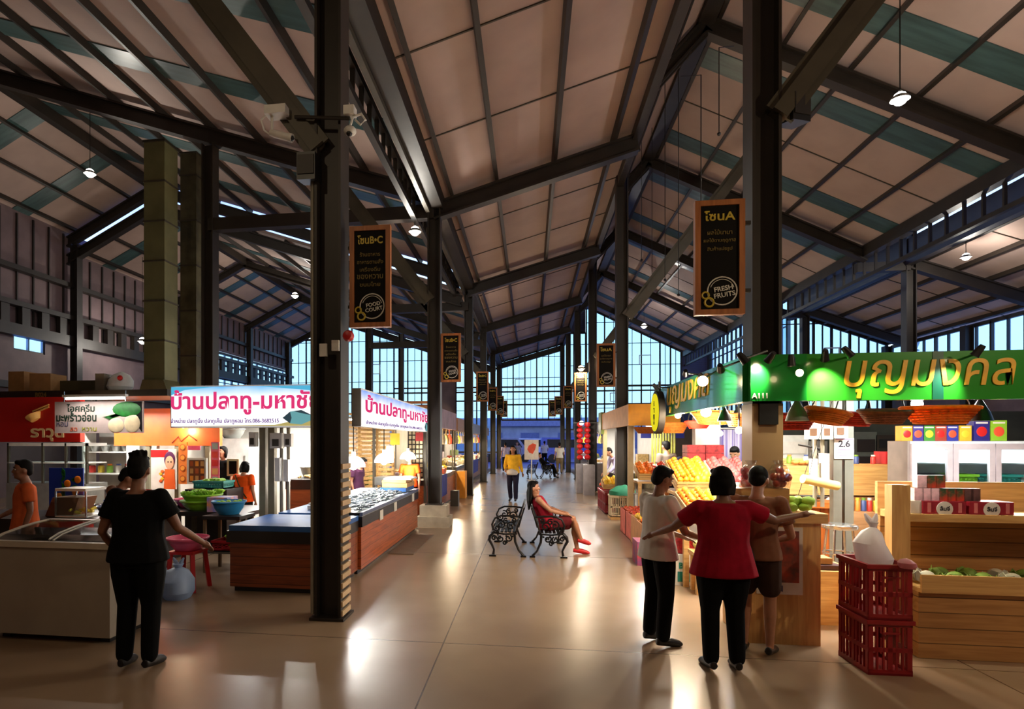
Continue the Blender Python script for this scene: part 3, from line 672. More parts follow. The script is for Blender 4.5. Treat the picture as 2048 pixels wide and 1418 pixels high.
def carton(P, label, L, W, H, m, rz=0, open_=False, group=None, name='carton', art=None):
    t = thing(name, label, 'box', P, rz, group)
    if open_:
        q = MB().box(-L / 2, L / 2, -W / 2, W / 2, 0, .01).box(-L / 2, L / 2, -W / 2, -W / 2 + .008, 0, H).box(-L / 2, L / 2, W / 2 - .008, W / 2, 0, H).box(-L / 2, -L / 2 + .008, -W / 2, W / 2, 0, H).box(L / 2 - .008, L / 2, -W / 2, W / 2, 0, H)
    else: q = MB().box(-L / 2, L / 2, -W / 2, W / 2, 0, H)
    q.build('body', m, t, bevel=.004)
    if art: art(t, L, W, H)
    return t
def bowl(P, label, r, h, m, name='basin', cat='basin', rim=.014, group=None):
    t = thing(name, label, cat, P, 0, group)
    MB().lathe([(.001, 0), (r * .62, 0), (r * .86, h * .45), (r, h * .97), (r + rim, h), (r + rim, h - .012), (r * .99, h - .02), (r * .84, h * .45), (r * .6, .012), (.001, .012)], 24).build('bowl', m, t)
    MB().tube(ring_mb(r + rim * .6, 0, 24), .008, 6, True).build('rim', m, t).rotation_euler = (PI / 2, 0, 0)
    t.children[-1].location = (0, 0, h)
    return t
def basket(P, label, r, h, m, sy=.8, tilt=(0, 0, 0), group='woven baskets hung from the green fascia', cords=0):
    t = thing('woven_basket', label, 'basket', P, 0, group); t.rotation_euler = tilt
    q = MB(); rows = 7
    for i in range(rows):
        f = i / (rows - 1); rr = r * (.66 + .34 * f); n = 26
        pts = [(rr * math.cos(2 * PI * k / n), rr * sy * math.sin(2 * PI * k / n), h * f + .006 * math.sin(PI * k + i * PI)) for k in range(n)]; q.tube(pts, .011 if i < rows - 1 else .018, 5, True)
    for k in range(26):
        a = 2 * PI * k / 26; q.tube([(r * .66 * math.cos(a), r * .66 * sy * math.sin(a), 0), (r * math.cos(a), r * sy * math.sin(a), h)], .006, 4)
    q.lathe([(.001, 0), (r * .66, 0), (r * .66, .01), (.001, .01)], 20, sy=sy); q.build('weave', m, t)
    MB().lathe([(r * .6, .012), (r * .95, h * .97), (r * .93, h * .97), (r * .58, .02)], 20, sy=sy).build('liner', m, t)
    if cords:
        q = MB()
        for s in (-1, 1): q.tube([(s * r * .8, 0, h), (s * r * .3, 0, h + cords)], .006, 4)
        q.build('cord', BLACK, t)
    return t
def fruit_proto(name, m, r, sq=1., stem=True):
    b = MB(); b.lathe([(.001, r * .72 * sq), (r * .12, r * .82 * sq), (r * .45, r * .93 * sq), (r * .85, r * .55 * sq), (r, 0), (r * .85, -r * .55 * sq), (r * .45, -r * .9 * sq), (.001, -r * .95 * sq)][::-1], 12)
    o = b.build(name, m)
    if stem: MB().tube([(0, 0, r * .7 * sq), (r * .1, 0, r * 1.0 * sq)], .004, 5).build('stem', STEELG, o)
    return o
STEELG = mat('stem_green', (70, 90, 30), .6)
ORANGE = mat('orange_peel', (245, 130, 20), .45, 0, .15, 30); APPLE = mat('apple_red', (190, 24, 26), .3, 0, .4, 8, c2=(214, 110, 50)); MANGO = mat('mango_yellow', (240, 190, 40), .4, 0, .2, 10); GUAVA = mat('guava_green', (150, 190, 70), .5, 0, .2, 10); PALE = mat('pale_pear', (228, 214, 120), .5); PINKF = mat('pink_fruit', (222, 92, 96), .45, 0, .3, 9)
PROTO = {}
def fill(kind, label, group, spots, rot=True):
    """copies of one fruit; the first call of a kind builds it"""
    if kind not in PROTO:
        m, r, sq = {'orange': (ORANGE, .04, 1), 'apple': (APPLE, .042, .95), 'mango': (MANGO, .045, 1.35), 'guava': (GUAVA, .05, 1), 'pear': (PALE, .042, 1.15), 'dragon_fruit': (PINKF, .045, 1.2)}[kind]
        PROTO[kind] = fruit_proto(kind, m, r, sq); first = True
    else: first = False
    for i, p in enumerate(spots):
        if first and i == 0: o = PROTO[kind]; o.location = p; o['category'] = 'fruit'; o['label'] = label; o['group'] = group
        else: o = dup(PROTO[kind], p, None, label, group)
        if rot: o.rotation_euler = (R.uniform(-.5, .5), R.uniform(-.5, .5), R.uniform(0, 6))
def grid_spots(org, ux, uy, nx, ny, nrm=V(0, 0, 1), jit=.008, layers=1, sp=.085, lift=.04):
    out = []
    for l in range(layers):
        for i in range(nx - l):
            for j in range(ny - l):
                out.append(org + ux * ((i + .5 + l * .5) * sp) + uy * ((j + .5 + l * .5) * sp) + nrm * (lift + l * sp * .72) + V(R.uniform(-jit, jit), R.uniform(-jit, jit), R.uniform(0, jit)))
    return out
def bag_mesh(r, h, m, name, label, P, cat='bag', knot=True, seed=0, group=None, rz=0):
    t = thing(name, label, cat, P, rz, group); b = MB()
    prof = [(.001, 0), (r * .8, 0), (r, h * .2), (r * .95, h * .5), (r * .6, h * .75), (r * .2, h * .86)] + ([(r * .34, h * .97), (.001, h)] if knot else [(.001, h * .9)])
    b.lathe(prof, 18)
    for v in b.bm.verts:
        n = mnoise.noise(v.co * (5 / max(r, .05) * .12) + V(seed, seed * 2, 0)); f = 1 + n * .45
        v.co.x *= f; v.co.y *= f; v.co.z *= 1 + n * .08
    b.build('bag_body', m, t); 
    if knot:
        q = MB()
        for a in (-.7, .5): q.tube([(0, 0, h * .84), (r * .3 * a, .01, h * 1.0), (r * .55 * a, .02, h * 1.12)], [.016, .022, .008], 8)
        q.build('bag_handle', m, t)
    return t
def tube_light(P, L, label, axis='X', power=30, color=(1, .97, .9)):
    t = thing('hanging_tube_light', label, 'lamp', P, 0 if axis == 'X' else PI / 2, 'fluorescent tubes inside the stalls')
    MB().box(-L / 2, L / 2, -.03, .03, .02, .05).build('batten', WHITE, t); MB().tube([(-L / 2 + .03, 0, 0), (L / 2 - .03, 0, 0)], .014, 8).build('tube', TUBE, t)
    lamp('lamp_light', (0, 0, -.03), power * 2.0, color, .1, 'AREA', t, (L, .06))
    return t
def spot_head(P, aim, label, lit=0., color=(1, .85, .55), arm=None, group='spotlights on arms along the green fascia'):
    t = thing('spotlight', label, 'lamp', P, 0, group); d = (aim - P).normalized(); M = d.to_track_quat('Z', 'X').to_matrix()
    MB().lathe([(.001, -.06), (.02, -.06), (.025, -.035), (.03, .02), (.034, .035), (.028, .035), (.02, .015), (.001, .015)], 14, (0, 0, 0), M).build('lamp_head', BLACK, t)
    if lit:
        MB().lathe([(.001, .018), (.024, .018), (.024, .022), (.001, .022)], 12, (0, 0, 0), M).build('lens', BULBW, t)
        lamp('lamp_light', d * .06, lit, color, .02, 'SPOT', t, rot=(-d).to_track_quat('Z', 'Y').to_euler(), spot=rad(80))
    if arm is not None: MB().tube([(0, 0, 0), arm - P], .009, 6).build('arm', BLACK, t)
    return t
# columns get their slat guard, conduits and boxes as parts
def part_on(col, b, name, m): return b.build(name, m, col)
# ================================================================ left side: roof things, near column
c0 = colL[0]
g = MB()
for i in range(17): g.box(.132, .15, -.13, .13, .04 + i * .087, .04 + i * .087 + .05)
part_on(c0, g, 'slat_guard', mat('guard_tan', (190, 160, 124), .6))
part_on(c0, MB().tube([(-.16, -.1, .05), (-.16, -.1, 4.4), (-.12, -.05, 4.6)], .02, 8), 'conduit_pipe', PIPE)
part_on(c0, MB().box(-.07, .0, -.16, -.13, 2.5, 2.62).box(.05, .12, -.16, -.13, 2.55, 2.65), 'white_plate', WHITE)
# camera bar through the column with two security cameras and a loudspeaker
Yb = 5.42
xa, xb = onY(590, 234, Yb), onY(700, 237, Yb)
t = thing('camera_bar', 'thin dark bar fixed across the nearest left column, carrying two cameras', 'bar', (xa.x, Yb, xa.z)); MB().tube([(0, 0, 0), (xb.x - xa.x, 0, xb.z - xa.z)], .018, 8).build('bar', STEEL, t)
def camera(P, label, s=1.):
    t = thing('security_camera', label, 'camera', P, 0, 'white security cameras')
    MB().box(-.11 * s, .1 * s, -.07, .07, .12, .2).build('junction_box', WHITE, t, bevel=.01)
    MB().tube([(-.06 * s, 0, .12), (-.06 * s, 0, -.02)], .014, 8).tube([(-.1 * s, 0, .16), (-.17 * s, 0, .1), (-.14 * s, 0, 0), (-.08 * s, 0, -.05)], .009, 6).build('cable_arm', WHITE, t)
    M = Matrix.Rotation(rad(108), 3, 'Y')
    MB().lathe([(.001, -.1), (.03, -.1), (.036, -.05), (.036, .1), (.04, .1), (.04, .13), (.03, .13), (.03, .12), (.001, .12)], 14, (.02 * s, 0, -.06), M).build('camera_body', WHITE, t)
    MB().sph((.02 * s + .125 * math.sin(rad(108)), 0, -.06 + .125 * math.cos(rad(108))), .024, 8, 6).build('lens', BLACK, t)
camera(onY(556, 258, Yb), 'white security camera on the bar left of the nearest left column', 1.)
t = thing('security_camera', 'white dome camera with curled cable on the aisle side of the nearest left column', 'camera', onY(700, 262, Yb), 0, 'white security cameras')
MB().sph((0, 0, 0), (.06, .06, .045), 14, 8).build('camera_dome', WHITE, t); MB().sph((0, -.02, -.03), .03, 10, 7).build('lens', BLACK, t)
MB().tube([(0, 0, .04), (.03, 0, .13), (.11, 0, .15), (.15, 0, .09), (.1, 0, .05), (.05, 0, .1)], .012, 8).build('curled_cable', WHITE, t); MB().box(-.05, .05, -.05, .05, .14, .22).build('junction_box', WHITE, t, bevel=.01)
def speaker(P, label, rz):
    t = thing('wall_speaker', label, 'speaker', P, rz); MB().prism([(-.1, -.13), (.1, -.1), (.1, .13), (-.1, .13)], -.09, .09, 'YZ').build('cabinet', BLACK, t, bevel=.01); MB().box(-.08, .08, -.112, -.1, -.08, .1).build('grille', STEEL, t); MB().bar((0, .1, 0), (.16, .1, .08), .03).build('bracket', STEEL, t)
speaker(onY(619, 340, 5.5), 'black loudspeaker box below the brace left of the nearest left column', 0); speaker(onY(1585, 222, 5.6), 'black loudspeaker box right of the nearest right column', .4)
t = thing('alarm_bell', 'round red alarm bell on the nearest left column under the zone sign', 'bell', onY(697, 672, 5.42)); MB().lathe([(.001, -.02), (.05, -.02), (.055, .01), (.04, .045), (.001, .055)], 16, (0, 0, 0), Matrix.Rotation(PI / 2, 3, 'X')).build('gong', RED, t); MB().box(-.03, .03, 0, .06, -.03, .03).build('mount', BLACK, t)
# ducts
DUCT = mat('duct_olive', (120, 118, 82), .45, .35, .2, 2); DUCT2 = mat('duct_old', (96, 92, 66), .6, .2, .5, 2.5)
def duct(px, Y, z0, z1, w, label, m, hood=False, step=.78):
    P = onY(px, 600, Y); t = thing('ventilation_duct', label, 'duct', (P.x, Y, 0), 0, 'square ventilation ducts')
    z = z0; i = 0
    while z < z1:
        MB().box(-w / 2, w / 2, -w / 2, w / 2, z, min(z + step, z1) - .012).build('duct_section', m, t)
        MB().box(-w / 2 - .018, w / 2 + .018, -w / 2 - .018, w / 2 + .018, min(z + step, z1) - .03, min(z + step, z1)).build('flange', STEEL2, t); z += step
    if hood:
        MB().prism([(-w * .75, z0 - .35), (w * .75, z0 - .3), (w / 2, z0), (-w / 2, z0)], -w * .6, w * .6, 'XZ').build('elbow', m, t)
duct(322, 11.0, 2.9, 7.6, .44, 'square olive duct rising in front, left of the hall column', DUCT, True); duct(386, 12.5, 2.6, 8.1, .38, 'square patched duct rising beside the hall column', DUCT2, False, 1.0)
# ceiling pendants
pendant(V(*onY(180, 348, 12.3)), 9.5, 'small lit pendant on a long cord in front of the left ducts', .13, power=90)
pendant(V(*onY(1800, 200, 9.)), 9.0, 'brightest pendant, high over the green fascia at the right', .12, power=90)
pendant(V(*onY(830, 464, 11.95)), 6.2, 'round lit lamp hung from the tie beam beside the second left column', .13, power=60)
pendant(V(*onY(590, 592, 24.)), 9.0, 'lit pendant far under the left roof, behind the tie beam', .17, power=120)
pendant(V(*onY(285, 683, 20.)), 8.4, 'lit pendant low beside the front olive duct', .17, power=90)
pendant(V(*onY(935, 661, 19.)), 6.0, 'tiny lit lamp left of the third left column', .1, power=30)
pendant(V(*onY(1932, 515, 16.5)), 6.8, 'lit pendant under the low right aisle roof', .12, power=60)
pendant(V(*onY(1288, 653, 30.)), 8.8, 'small lit pendant far under the right roof', .16, power=90)
# out-of-view fill lamps of the same build are added at the end
# ================================================================ left stalls: fish stall
tc_ = thing('blue_topped_counter', 'wood fronted counter with blue worktop beside the nearest left column', 'counter', (-2.76, 6.9, 0))
MB().box(-.56, .56, -.5, .45, 0, .06).build('plinth', DARKT, tc_); MB().box(-.59, .59, -.55, .5, .06, .56).build('body', wood('laminate_planks', (146, 74, 36), (110, 50, 24), 'X', 3, .45, .1), tc_)
MB().box(-.62, .6, -.58, .5, .56, .69).build('edge_band', DARKT, tc_); MB().box(-.6, .6, -.56, .5, .69, .75).build('blue_worktop', BLUE, tc_, bevel=.006)
fc = thing('fish_counter', 'long wood fronted fish counter along the aisle, covered with ice', 'counter', (-2.68, 9.4, 0)); X0, X1, Y0, Y1 = -.57, .55, -1.98, 1.9
MB().box(X0, X1 - .05, Y0, Y1, 0, .06).build('plinth', DARKT, fc); MB().box(X0, X1, Y0, Y1, .06, .6).build('body', wood('laminate_planks_side', (190, 94, 38), (142, 64, 26), 'Y', 3, .35, .1), fc)
MB().box(X0, X1 + .015, Y0, Y1 + .015, .6, .73).build('edge_band', DARKT, fc); MB().box(X0, X1 + .01, Y0, Y1, .73, .745).build('worktop', STEELL, fc)
MB().box(X1 - .02, X1 + .02, Y0, Y1, .745, .79).box(X0, X1, Y1 - .03, Y1 + .02, .745, .79).build('rim', mat('rim_blue_grey', (96, 108, 140), .4), fc)
MB().box(X0, -.1, Y0 + .02, Y0 + 1.85, .745, .765).build('blue_board', BLUE, fc)
ice = MB(); nx, ny = 16, 44; vs = {}
for i in range(nx + 1):
    for j in range(ny + 1):
        x = lerp(-.08, X1 - .04, i / nx); y = lerp(Y0 + .02, Y1 - .05, j / ny); vs[i, j] = ice.bm.verts.new((x, y, .775 + .05 * (1 - i / nx) + .02 * mnoise.noise(V(x * 9, y * 9, 0))))
for i in range(nx):
    for j in range(ny): ice.bm.faces.new((vs[i, j], vs[i + 1, j], vs[i + 1, j + 1], vs[i, j + 1]))
ice.box(X0 + .02, -.08, Y0 + 1.95, Y1 - .06, .745, .80)
ICE = mat('crushed_ice', (226, 240, 246), .25, 0, .15, 40, bump=.5); ib = ice.build('ice_bed', ICE, fc)
for (dy, zz) in ((-1.0, .6), (-.1, .62), (1.35, .63)): MB().box(X1 + .016, X1 + .024, dy - .09, dy + .09, zz - .03, zz + .11).build('price_card', WHT, fc)
# fish on the ice
fm = MB(); prof = [(-.085, .004, .002), (-.07, .012, .007), (-.03, .026, .013), (.015, .028, .014), (.05, .017, .009), (.07, .006, .004)]
rings = [fm.ring(V(x, 0, 0), V(0, 1, 0), V(0, 0, 1), a, b, 10) for x, a, b in prof]; fm.skin(rings); fm.prism([(.064, -.004), (.1, -.03), (.09, 0), (.1, .03), (.064, .004)], -.002, .002, 'XY'); fm.prism([(-.02, .024), (.03, .024), (.02, .036)], -.002, .002, 'XY')
FISH = mat('fish_silver', (150, 162, 172), .25, .5, .5, 30, c2=(62, 72, 84)); fo = fm.build('mackerel', FISH); MB().sph((-.066, .006, .006), .004, 6, 5).build('eye', BLACK, fo)
fl, fg = 'small silver mackerel lying on the crushed ice', 'mackerel on the ice'; n = 0
for j in range(26):
    for i in range(5):
        x = -2.68 + lerp(.0, X1 - .09, i / 4) + R.uniform(-.03, .03); y = 9.4 + lerp(Y0 + .1, Y1 - .7, j / 25) + R.uniform(-.03, .03)
        o = fo if n == 0 else dup(fo, None, None, fl, fg); n += 1
        o.location = (x, y, .79 + .05 * (1 - (x + 2.68 + .08) / .59) + R.uniform(.012, .022)); o.rotation_euler = (R.uniform(-.3, .3), R.uniform(-.2, .2), R.uniform(-.5, .5) + (PI if R.random() < .3 else 0) + 1.3)
tag(fo, fl, 'fish', fg)
# boards stacked on the far end of the fish counter
box_thing('fish_tray', 'blue plastic tray at the far end of the ice, under the wooden boards', 'tray', -2.62, -2.16, 10.35, 11.1, .805, .87, BLUE)
box_thing('wooden_board', 'thick pale wooden board stacked on a blue tray', 'board', -2.6, -2.15, 10.4, 11.1, .875, .95, PINE)
box_thing('wooden_board', 'upper pale wooden board with white lid on it', 'board', -2.62, -2.18, 10.45, 11.05, .955, 1.0, PINE)
box_thing('foam_lid', 'white foam lid topping the stack of boards', 'lid', -2.6, -2.1, 10.5, 11.1, 1.004, 1.03, FOAM)
sc = thing('weighing_scale', 'white kitchen scale on the blue board beside the nearest left column', 'scale', (-2.86, 7.9, .77)); MB().box(-.13, .13, -.11, .11, 0, .05).build('scale_body', WHITE, sc, bevel=.012); MB().box(-.12, .12, -.1, .1, .065, .085).build('pan', WHT, sc, bevel=.008); MB().lathe([(.03, .05), (.03, .066)], 10).build('stem', STEELL, sc)
# lit sign boxes
SB1 = emit('signprint_front', (255, 252, 250), 1.3, (60, 165, 225), 2, .33, .5); SB2 = emit('signprint_side', (255, 252, 255), 1.3, (40, 120, 215), 2, .3, .52)
MAG = emit('print_magenta', (226, 56, 118), 1.0); PUR = emit('print_purple', (130, 80, 170), .7); ALU = mat('sign_case', (52, 48, 44), .4, .5)
SAND = emit('print_sand', (216, 196, 120), .7); FISHG = emit('print_fish', (120, 185, 190), .75); FISHD = emit('print_fish_dark', (66, 86, 96), .6); SKY2 = emit('print_sky', (88, 190, 230), .9)
x0, x1, z0, z1 = bY(341, 644, 770, 855, 6.55)
ls = thing('light_box_sign', 'lit fish shop sign with pink lettering facing the entrance', 'sign', ((x0 + x1) / 2, 6.55, z0), 0, 'lit fish shop signs'); W, H = x1 - x0, z1 - z0
MB().box(-W / 2, W / 2, 0, .16, 0, H).build('case', ALU, ls, bevel=.006); MB().box(-W / 2 + .014, W / 2 - .014, -.006, .0, .014, H - .014).build('lit_panel', SB1, ls)
text('บ้านปลาทู-มหาชัย', MAG, w=W * .985, h=H * .6, name='shop_lettering', parent=ls, loc=(0, -.009, H * .6), bold=.025, depth=.002)
text('จำหน่าย ปลาทูนึ่ง ปลาทูเค็ม ปลาทูหอม โทร.086-3682515', PUR, w=W * .72, h=H * .15, name='small_lettering', parent=ls, loc=(-W * .135, -.009, H * .15), bold=.012, depth=.002)
def fishpic(t, x, z, L, y):
    MB().prism([(x - L / 2, z), (x - L * .3, z + L * .16), (x, z + L * .2), (x + L * .3, z + L * .06), (x + L * .5, z + L * .17), (x + L * .47, z), (x + L * .5, z - L * .14), (x + L * .3, z - L * .05), (x, z - L * .17), (x - L * .3, z - L * .14)], y - .002, y, 'XZ').build('fish_picture', FISHG, t)
    MB().prism([(x - L / 2, z), (x - L * .3, z + L * .16), (x - L * .26, z), (x - L * .3, z - L * .14)], y - .004, y - .002, 'XZ').prism([(x - L * .2, z + L * .17), (x, z + L * .2), (x + L * .3, z + L * .06), (x, z + L * .12)], y - .004, y - .002, 'XZ').build('fish_picture_shade', FISHD, t)
MB().prism([(-W / 2 + .014, .016), (W / 2 - .014, .016), (W / 2 - .014, H * .27), (W * .38, H * .2), (W * .2, H * .06)], -.008, -.006, 'XZ').build('sand_picture', SAND, ls); fishpic(ls, W * .37, H * .22, W * .24, -.0085)
MB().prism([(W * .1, H - .016), (W / 2 - .014, H - .016), (W / 2 - .014, H * .72), (W * .42, H * .86)], -.0075, -.006, 'XZ').prism([(-W / 2 + .014, H - .016), (-W * .2, H - .016), (-W * .4, H * .9), (-W / 2 + .014, H * .78)], -.0075, -.006, 'XZ').build('sky_picture', SKY2, ls)
lamp('sign_glow', (0, -.1, H / 2), 42, (.95, .95, 1), .1, 'AREA', ls, (W, H), rot=(PI / 2, 0, 0))
ya, yb = onX(722, 800, -2.13).y, 12.6; za, zb = onX(722, 853, -2.13).z, onX(722, 776, -2.13).z
l2 = thing('light_box_sign', 'lit fish shop sign along the aisle above the fish counter', 'sign', (-2.13, (ya + yb) / 2, za), PI / 2, 'lit fish shop signs'); W, H = yb - ya, zb - za
MB().box(-W / 2, W / 2, 0, .12, 0, H).build('case', mat('sign_case_pale', (120, 110, 95), .4, .4), l2, bevel=.006); MB().box(-W / 2 + .02, W / 2 - .02, -.006, 0, .02, H - .02).build('lit_panel', SB2, l2)
text('บ้านปลาทู-มหาชัย', MAG, w=W * .93, h=H * .62, name='shop_lettering', parent=l2, loc=(0, -.009, H * .57), bold=.025, depth=.002)
text('จำหน่าย ปลาทูนึ่ง ปลาทูเค็ม ปลาทูหอม โทร.086-3682515', PUR, w=W * .8, h=H * .13, name='small_lettering', parent=l2, loc=(-W * .06, -.009, H * .12), bold=.012, depth=.002); fishpic(l2, W * .44, H * .2, W * .1, -.0085)
lamp('sign_glow', (0, -.1, H / 2), 40, (.95, .95, 1), .1, 'AREA', l2, (W, H), rot=(PI / 2, 0, 0))
# white dome lamps over the ice
for i, (y, lb) in enumerate(((8.25, 'white dome lamp over the ice, the nearest of three, beside the left column'), (10.05, 'white dome lamp over the ice, middle one of three'), (12.1, 'white dome lamp over the ice, the farthest of three'))):
    pendant(V(-2.48, y, 1.33), 2.35, lb, .17, power=22, dome=True, name='dome_lamp', group='white dome lamps over the fish counter')
# posts carrying the sign frame
for i, (x, y, lb) in enumerate(((-3.3, 12.5, 'thin steel post behind the far end of the fish counter'), (-2.2, 12.55, 'thin steel post at the far aisle corner of the fish stall'))):
    t = thing('stall_post', lb, 'post', (x, y, 0)); MB().box(-.03, .03, -.03, .03, 0, 2.4).build('post_tube', STEEL2, t)
# slatted bamboo screen at the back of the fish stall
SL = wood('slat_wood', (206, 168, 104), (168, 124, 66), 'Y', 4, .55)
bs = thing('slatted_screen', 'pale wooden slat screen behind the white dome lamps', 'screen', (-3.75, 13.2, 0))
for i in range(22): MB().box(0, .02, -1.2, 1.6, .35 + i * .09, .35 + i * .09 + .05).build('slat', SL, bs)
q = MB(); [q.box(-.04, 0, y, y + .06, 0, 2.35) for y in (-1.2, -.1, .9, 1.55)]; q.build('upright', SL, bs)
bs = thing('slatted_screen', 'pale wooden slat partition standing across the far end of the fish stall', 'screen', (-2.95, 12.62, 0))
for i in range(21): MB().box(-.75, .05, 0, .02, .3 + i * .095, .3 + i * .095 + .055).build('slat', SL, bs)
q = MB(); [q.box(x, x + .06, .02, .06, 0, 2.35) for x in (-.75, -.35, 0)]; q.build('upright', SL, bs)
bd = thing('bead_rack', 'dark lattice panel with rows of small bottles by the second left column', 'rack', (-2.42, 12.66, .9)); MB().box(-.17, .17, 0, .03, 0, 1.25).build('back_panel', mat('rack_dark', (60, 46, 30), .6), bd)
for i in range(12):
    for k in range(4): MB().box(-.15 + k * .08, -.095 + k * .08, -.03, 0, .04 + i * .1, .11 + i * .1).build('small_jar', mat('jar_cream', (226, 208, 160), .4), bd)
box_thing('price_poster', 'red hanging card at the sign end by the second left column', 'card', -2.36, -2.2, 12.3, 12.31, 1.7, 1.88, RED); box_thing('price_poster', 'yellow hanging card above the dome lamps', 'card', -2.9, -2.7, 12.3, 12.31, 1.62, 1.86, mat('card_yellow', (240, 200, 40), .6)); box_thing('price_poster', 'white hanging card below a yellow one', 'card', -3.0, -2.84, 12.35, 12.36, 1.3, 1.6, WHT)
st = thing('steel_sink', 'low steel table behind the ice and the dome lamps', 'table', (-2.72, 11.9, 0)); MB().box(-.35, .35, -.25, .25, .82, .98).build('basin', STEELL, st, bevel=.01)
for a in (-.32, .32):
    for b_ in (-.22, .22): MB().box(a - .02, a + .02, b_ - .02, b_ + .02, 0, .82).build('leg', STEELL, st)
# service post with meter boxes
P = atz(545, 900, 8.3); sp_ = thing('service_post', 'pair of grey posts carrying meter boxes behind the blue worktop', 'post', (P.x, P.y, 0))
for dx in (-.13, .0): MB().box(dx - .045, dx + .045, -.045, .045, 0, 1.98).build('steel_tube', mat('post_grey', (140, 134, 112), .45, .3), sp_)
for dx in (.14, .24): MB().tube([(dx, -.02, 0), (dx, -.02, 1.9)], .026, 8).build('pipe', PIPE, sp_)
for x, z, w_, h_ in ((-.24, 1.62, .1, .2), (.1, 1.6, .17, .21), (.27, 1.62, .1, .18), (.12, 1.15, .07, .32), (.24, 1.15, .07, .3)):
    bx = MB().box(x - w_ / 2, x + w_ / 2, -.12, -.03, z, z + h_).build('meter_box', WHITE, sp_, bevel=.008)
    if h_ < .25: MB().box(x - w_ * .3, x + w_ * .25, -.126, -.119, z + h_ * .15, z + h_ * .6).build('meter_window', STEEL2, bx)
# ================================================================ left: cooked food stalls behind
ORF = mat('orange_fascia', (226, 84, 36), .4, 0, .15, 1.2, c2=(240, 120, 50)); REDF = mat('red_fascia', (198, 34, 26), .35, 0, .15, 1)
x0, x1, z0, z1 = bY(-40, 165, 795, 884, 8.6)
f1 = fascia_box(x0, x1, 8.55, 8.65, z0, z1, REDF, 'red_shop_sign', 'red stall sign with cream lettering at the left edge', group=None)
CREAM = mat('cream_letters', (250, 226, 180), .5); xx = onY(95, 860, 8.55).x - (x0 + x1) / 2
text('ราวุด', CREAM, w=.6, h=.21, name='lettering', parent=f1, loc=(xx, -.058, .115), bold=.03)
hx = onY(72, 830, 8.55).x - (x0 + x1) / 2; q = MB(); q.lathe([(.001, -.09), (.08, -.08), (.13, 0), (.13, .01), (.001, .01)], 16, (hx - .03, -.05, .42), Matrix.Rotation(-.5, 3, 'Y')); 
for k in range(2): q.bar((hx - .05, -.06, .45 + k * .04), (hx + .24, -.06, .56 + k * .035), .02)
q.build('bowl_emblem', mat('emblem_gold', (250, 200, 120), .5), f1)
x0, x1, z0, z1 = bY(232, 442, 828, 886, 10.2); f2 = fascia_box(x0, x1, 10.15, 10.25, z0 - .05, z1 + .1, ORF, 'orange_fascia', 'orange stall sign behind the hanging coconut sign', 'sign')
q = MB().tube([(.12, -.055, .05), (.25, -.055, .17), (.3, -.055, .08), (.45, -.055, .2), (.6, -.055, .1)], .012, 5).build('leaf_drawing', mat('drawing_brown', (130, 50, 30), .6), f2)
# coconut ice cream sign
x0, x1, z0, z1 = bY(111, 287, 803, 866, 7.2); W, H = x1 - x0, z1 - z0
cs = thing('hanging_sign', 'white coconut ice cream sign hung in front of the red one', 'sign', ((x0 + x1) / 2, 7.2, z0)); MB().box(-W / 2, W / 2, -.012, .012, 0, H).build('panel', mat('sign_greypink', (200, 178, 172), .5), cs, bevel=.004)
DG = mat('print_darkgreen', (30, 52, 40), .5); text('ไอศครีม', DG, w=W * .32, h=H * .25, name='lettering', parent=cs, loc=(-W * .2, -.015, H * .8), bold=.02, depth=.002); text('มะพร้าวอ่อน', DG, w=W * .46, h=H * .3, name='lettering', parent=cs, loc=(-W * .25, -.015, H * .52), bold=.02, depth=.002)
text('หอม', mat('print_grey', (90, 84, 110), .5), w=W * .13, h=H * .14, name='lettering', parent=cs, loc=(-W * .41, -.015, H * .28), depth=.002); text('สด', mat('print_orange', (220, 100, 60), .5), w=W * .08, h=H * .12, name='lettering', parent=cs, loc=(-W * .28, -.015, H * .12), depth=.002); text('หวาน', mat('print_olive', (170, 170, 60), .5), w=W * .16, h=H * .12, name='lettering', parent=cs, loc=(-W * .1, -.015, H * .12), depth=.002)
LEAF = mat('print_leaf', (26, 110, 36), .5, 0, .4, 12); q = MB().sph((W * .32, -.014, H * .74), (W * .16, .008, H * .24), 14, 8)
for k in range(5): q.prism([(W * .25, H * .55), (W * .05 + k * .02, H * .5 - k * .01), (W * .22, H * .62)], -.017, -.013, 'XZ')
q.build('leaf_picture', LEAF, cs); MB().prism([(W * .3, H * .99), (W * .49, H * .99), (W * .49, H * .02), (W * .42, H * .3)], -.0135, -.0125, 'XZ').build('dark_picture', BOARD, cs)
COC = mat('print_coconut', (240, 216, 176), .5, 0, .15, 10); MB().sph((W * .2, -.014, H * .24), (W * .09, .008, H * .24), 12, 8).sph((W * .38, -.014, H * .3), (W * .09, .008, H * .3), 12, 8).build('coconut_picture', COC, cs)
MB().bar((-W * .4, 0, H), (-W * .4, 0, H + .14), .01).bar((W * .3, 0, H), (W * .3, 0, H + .14), .01).build('hanger', CHROME, cs)
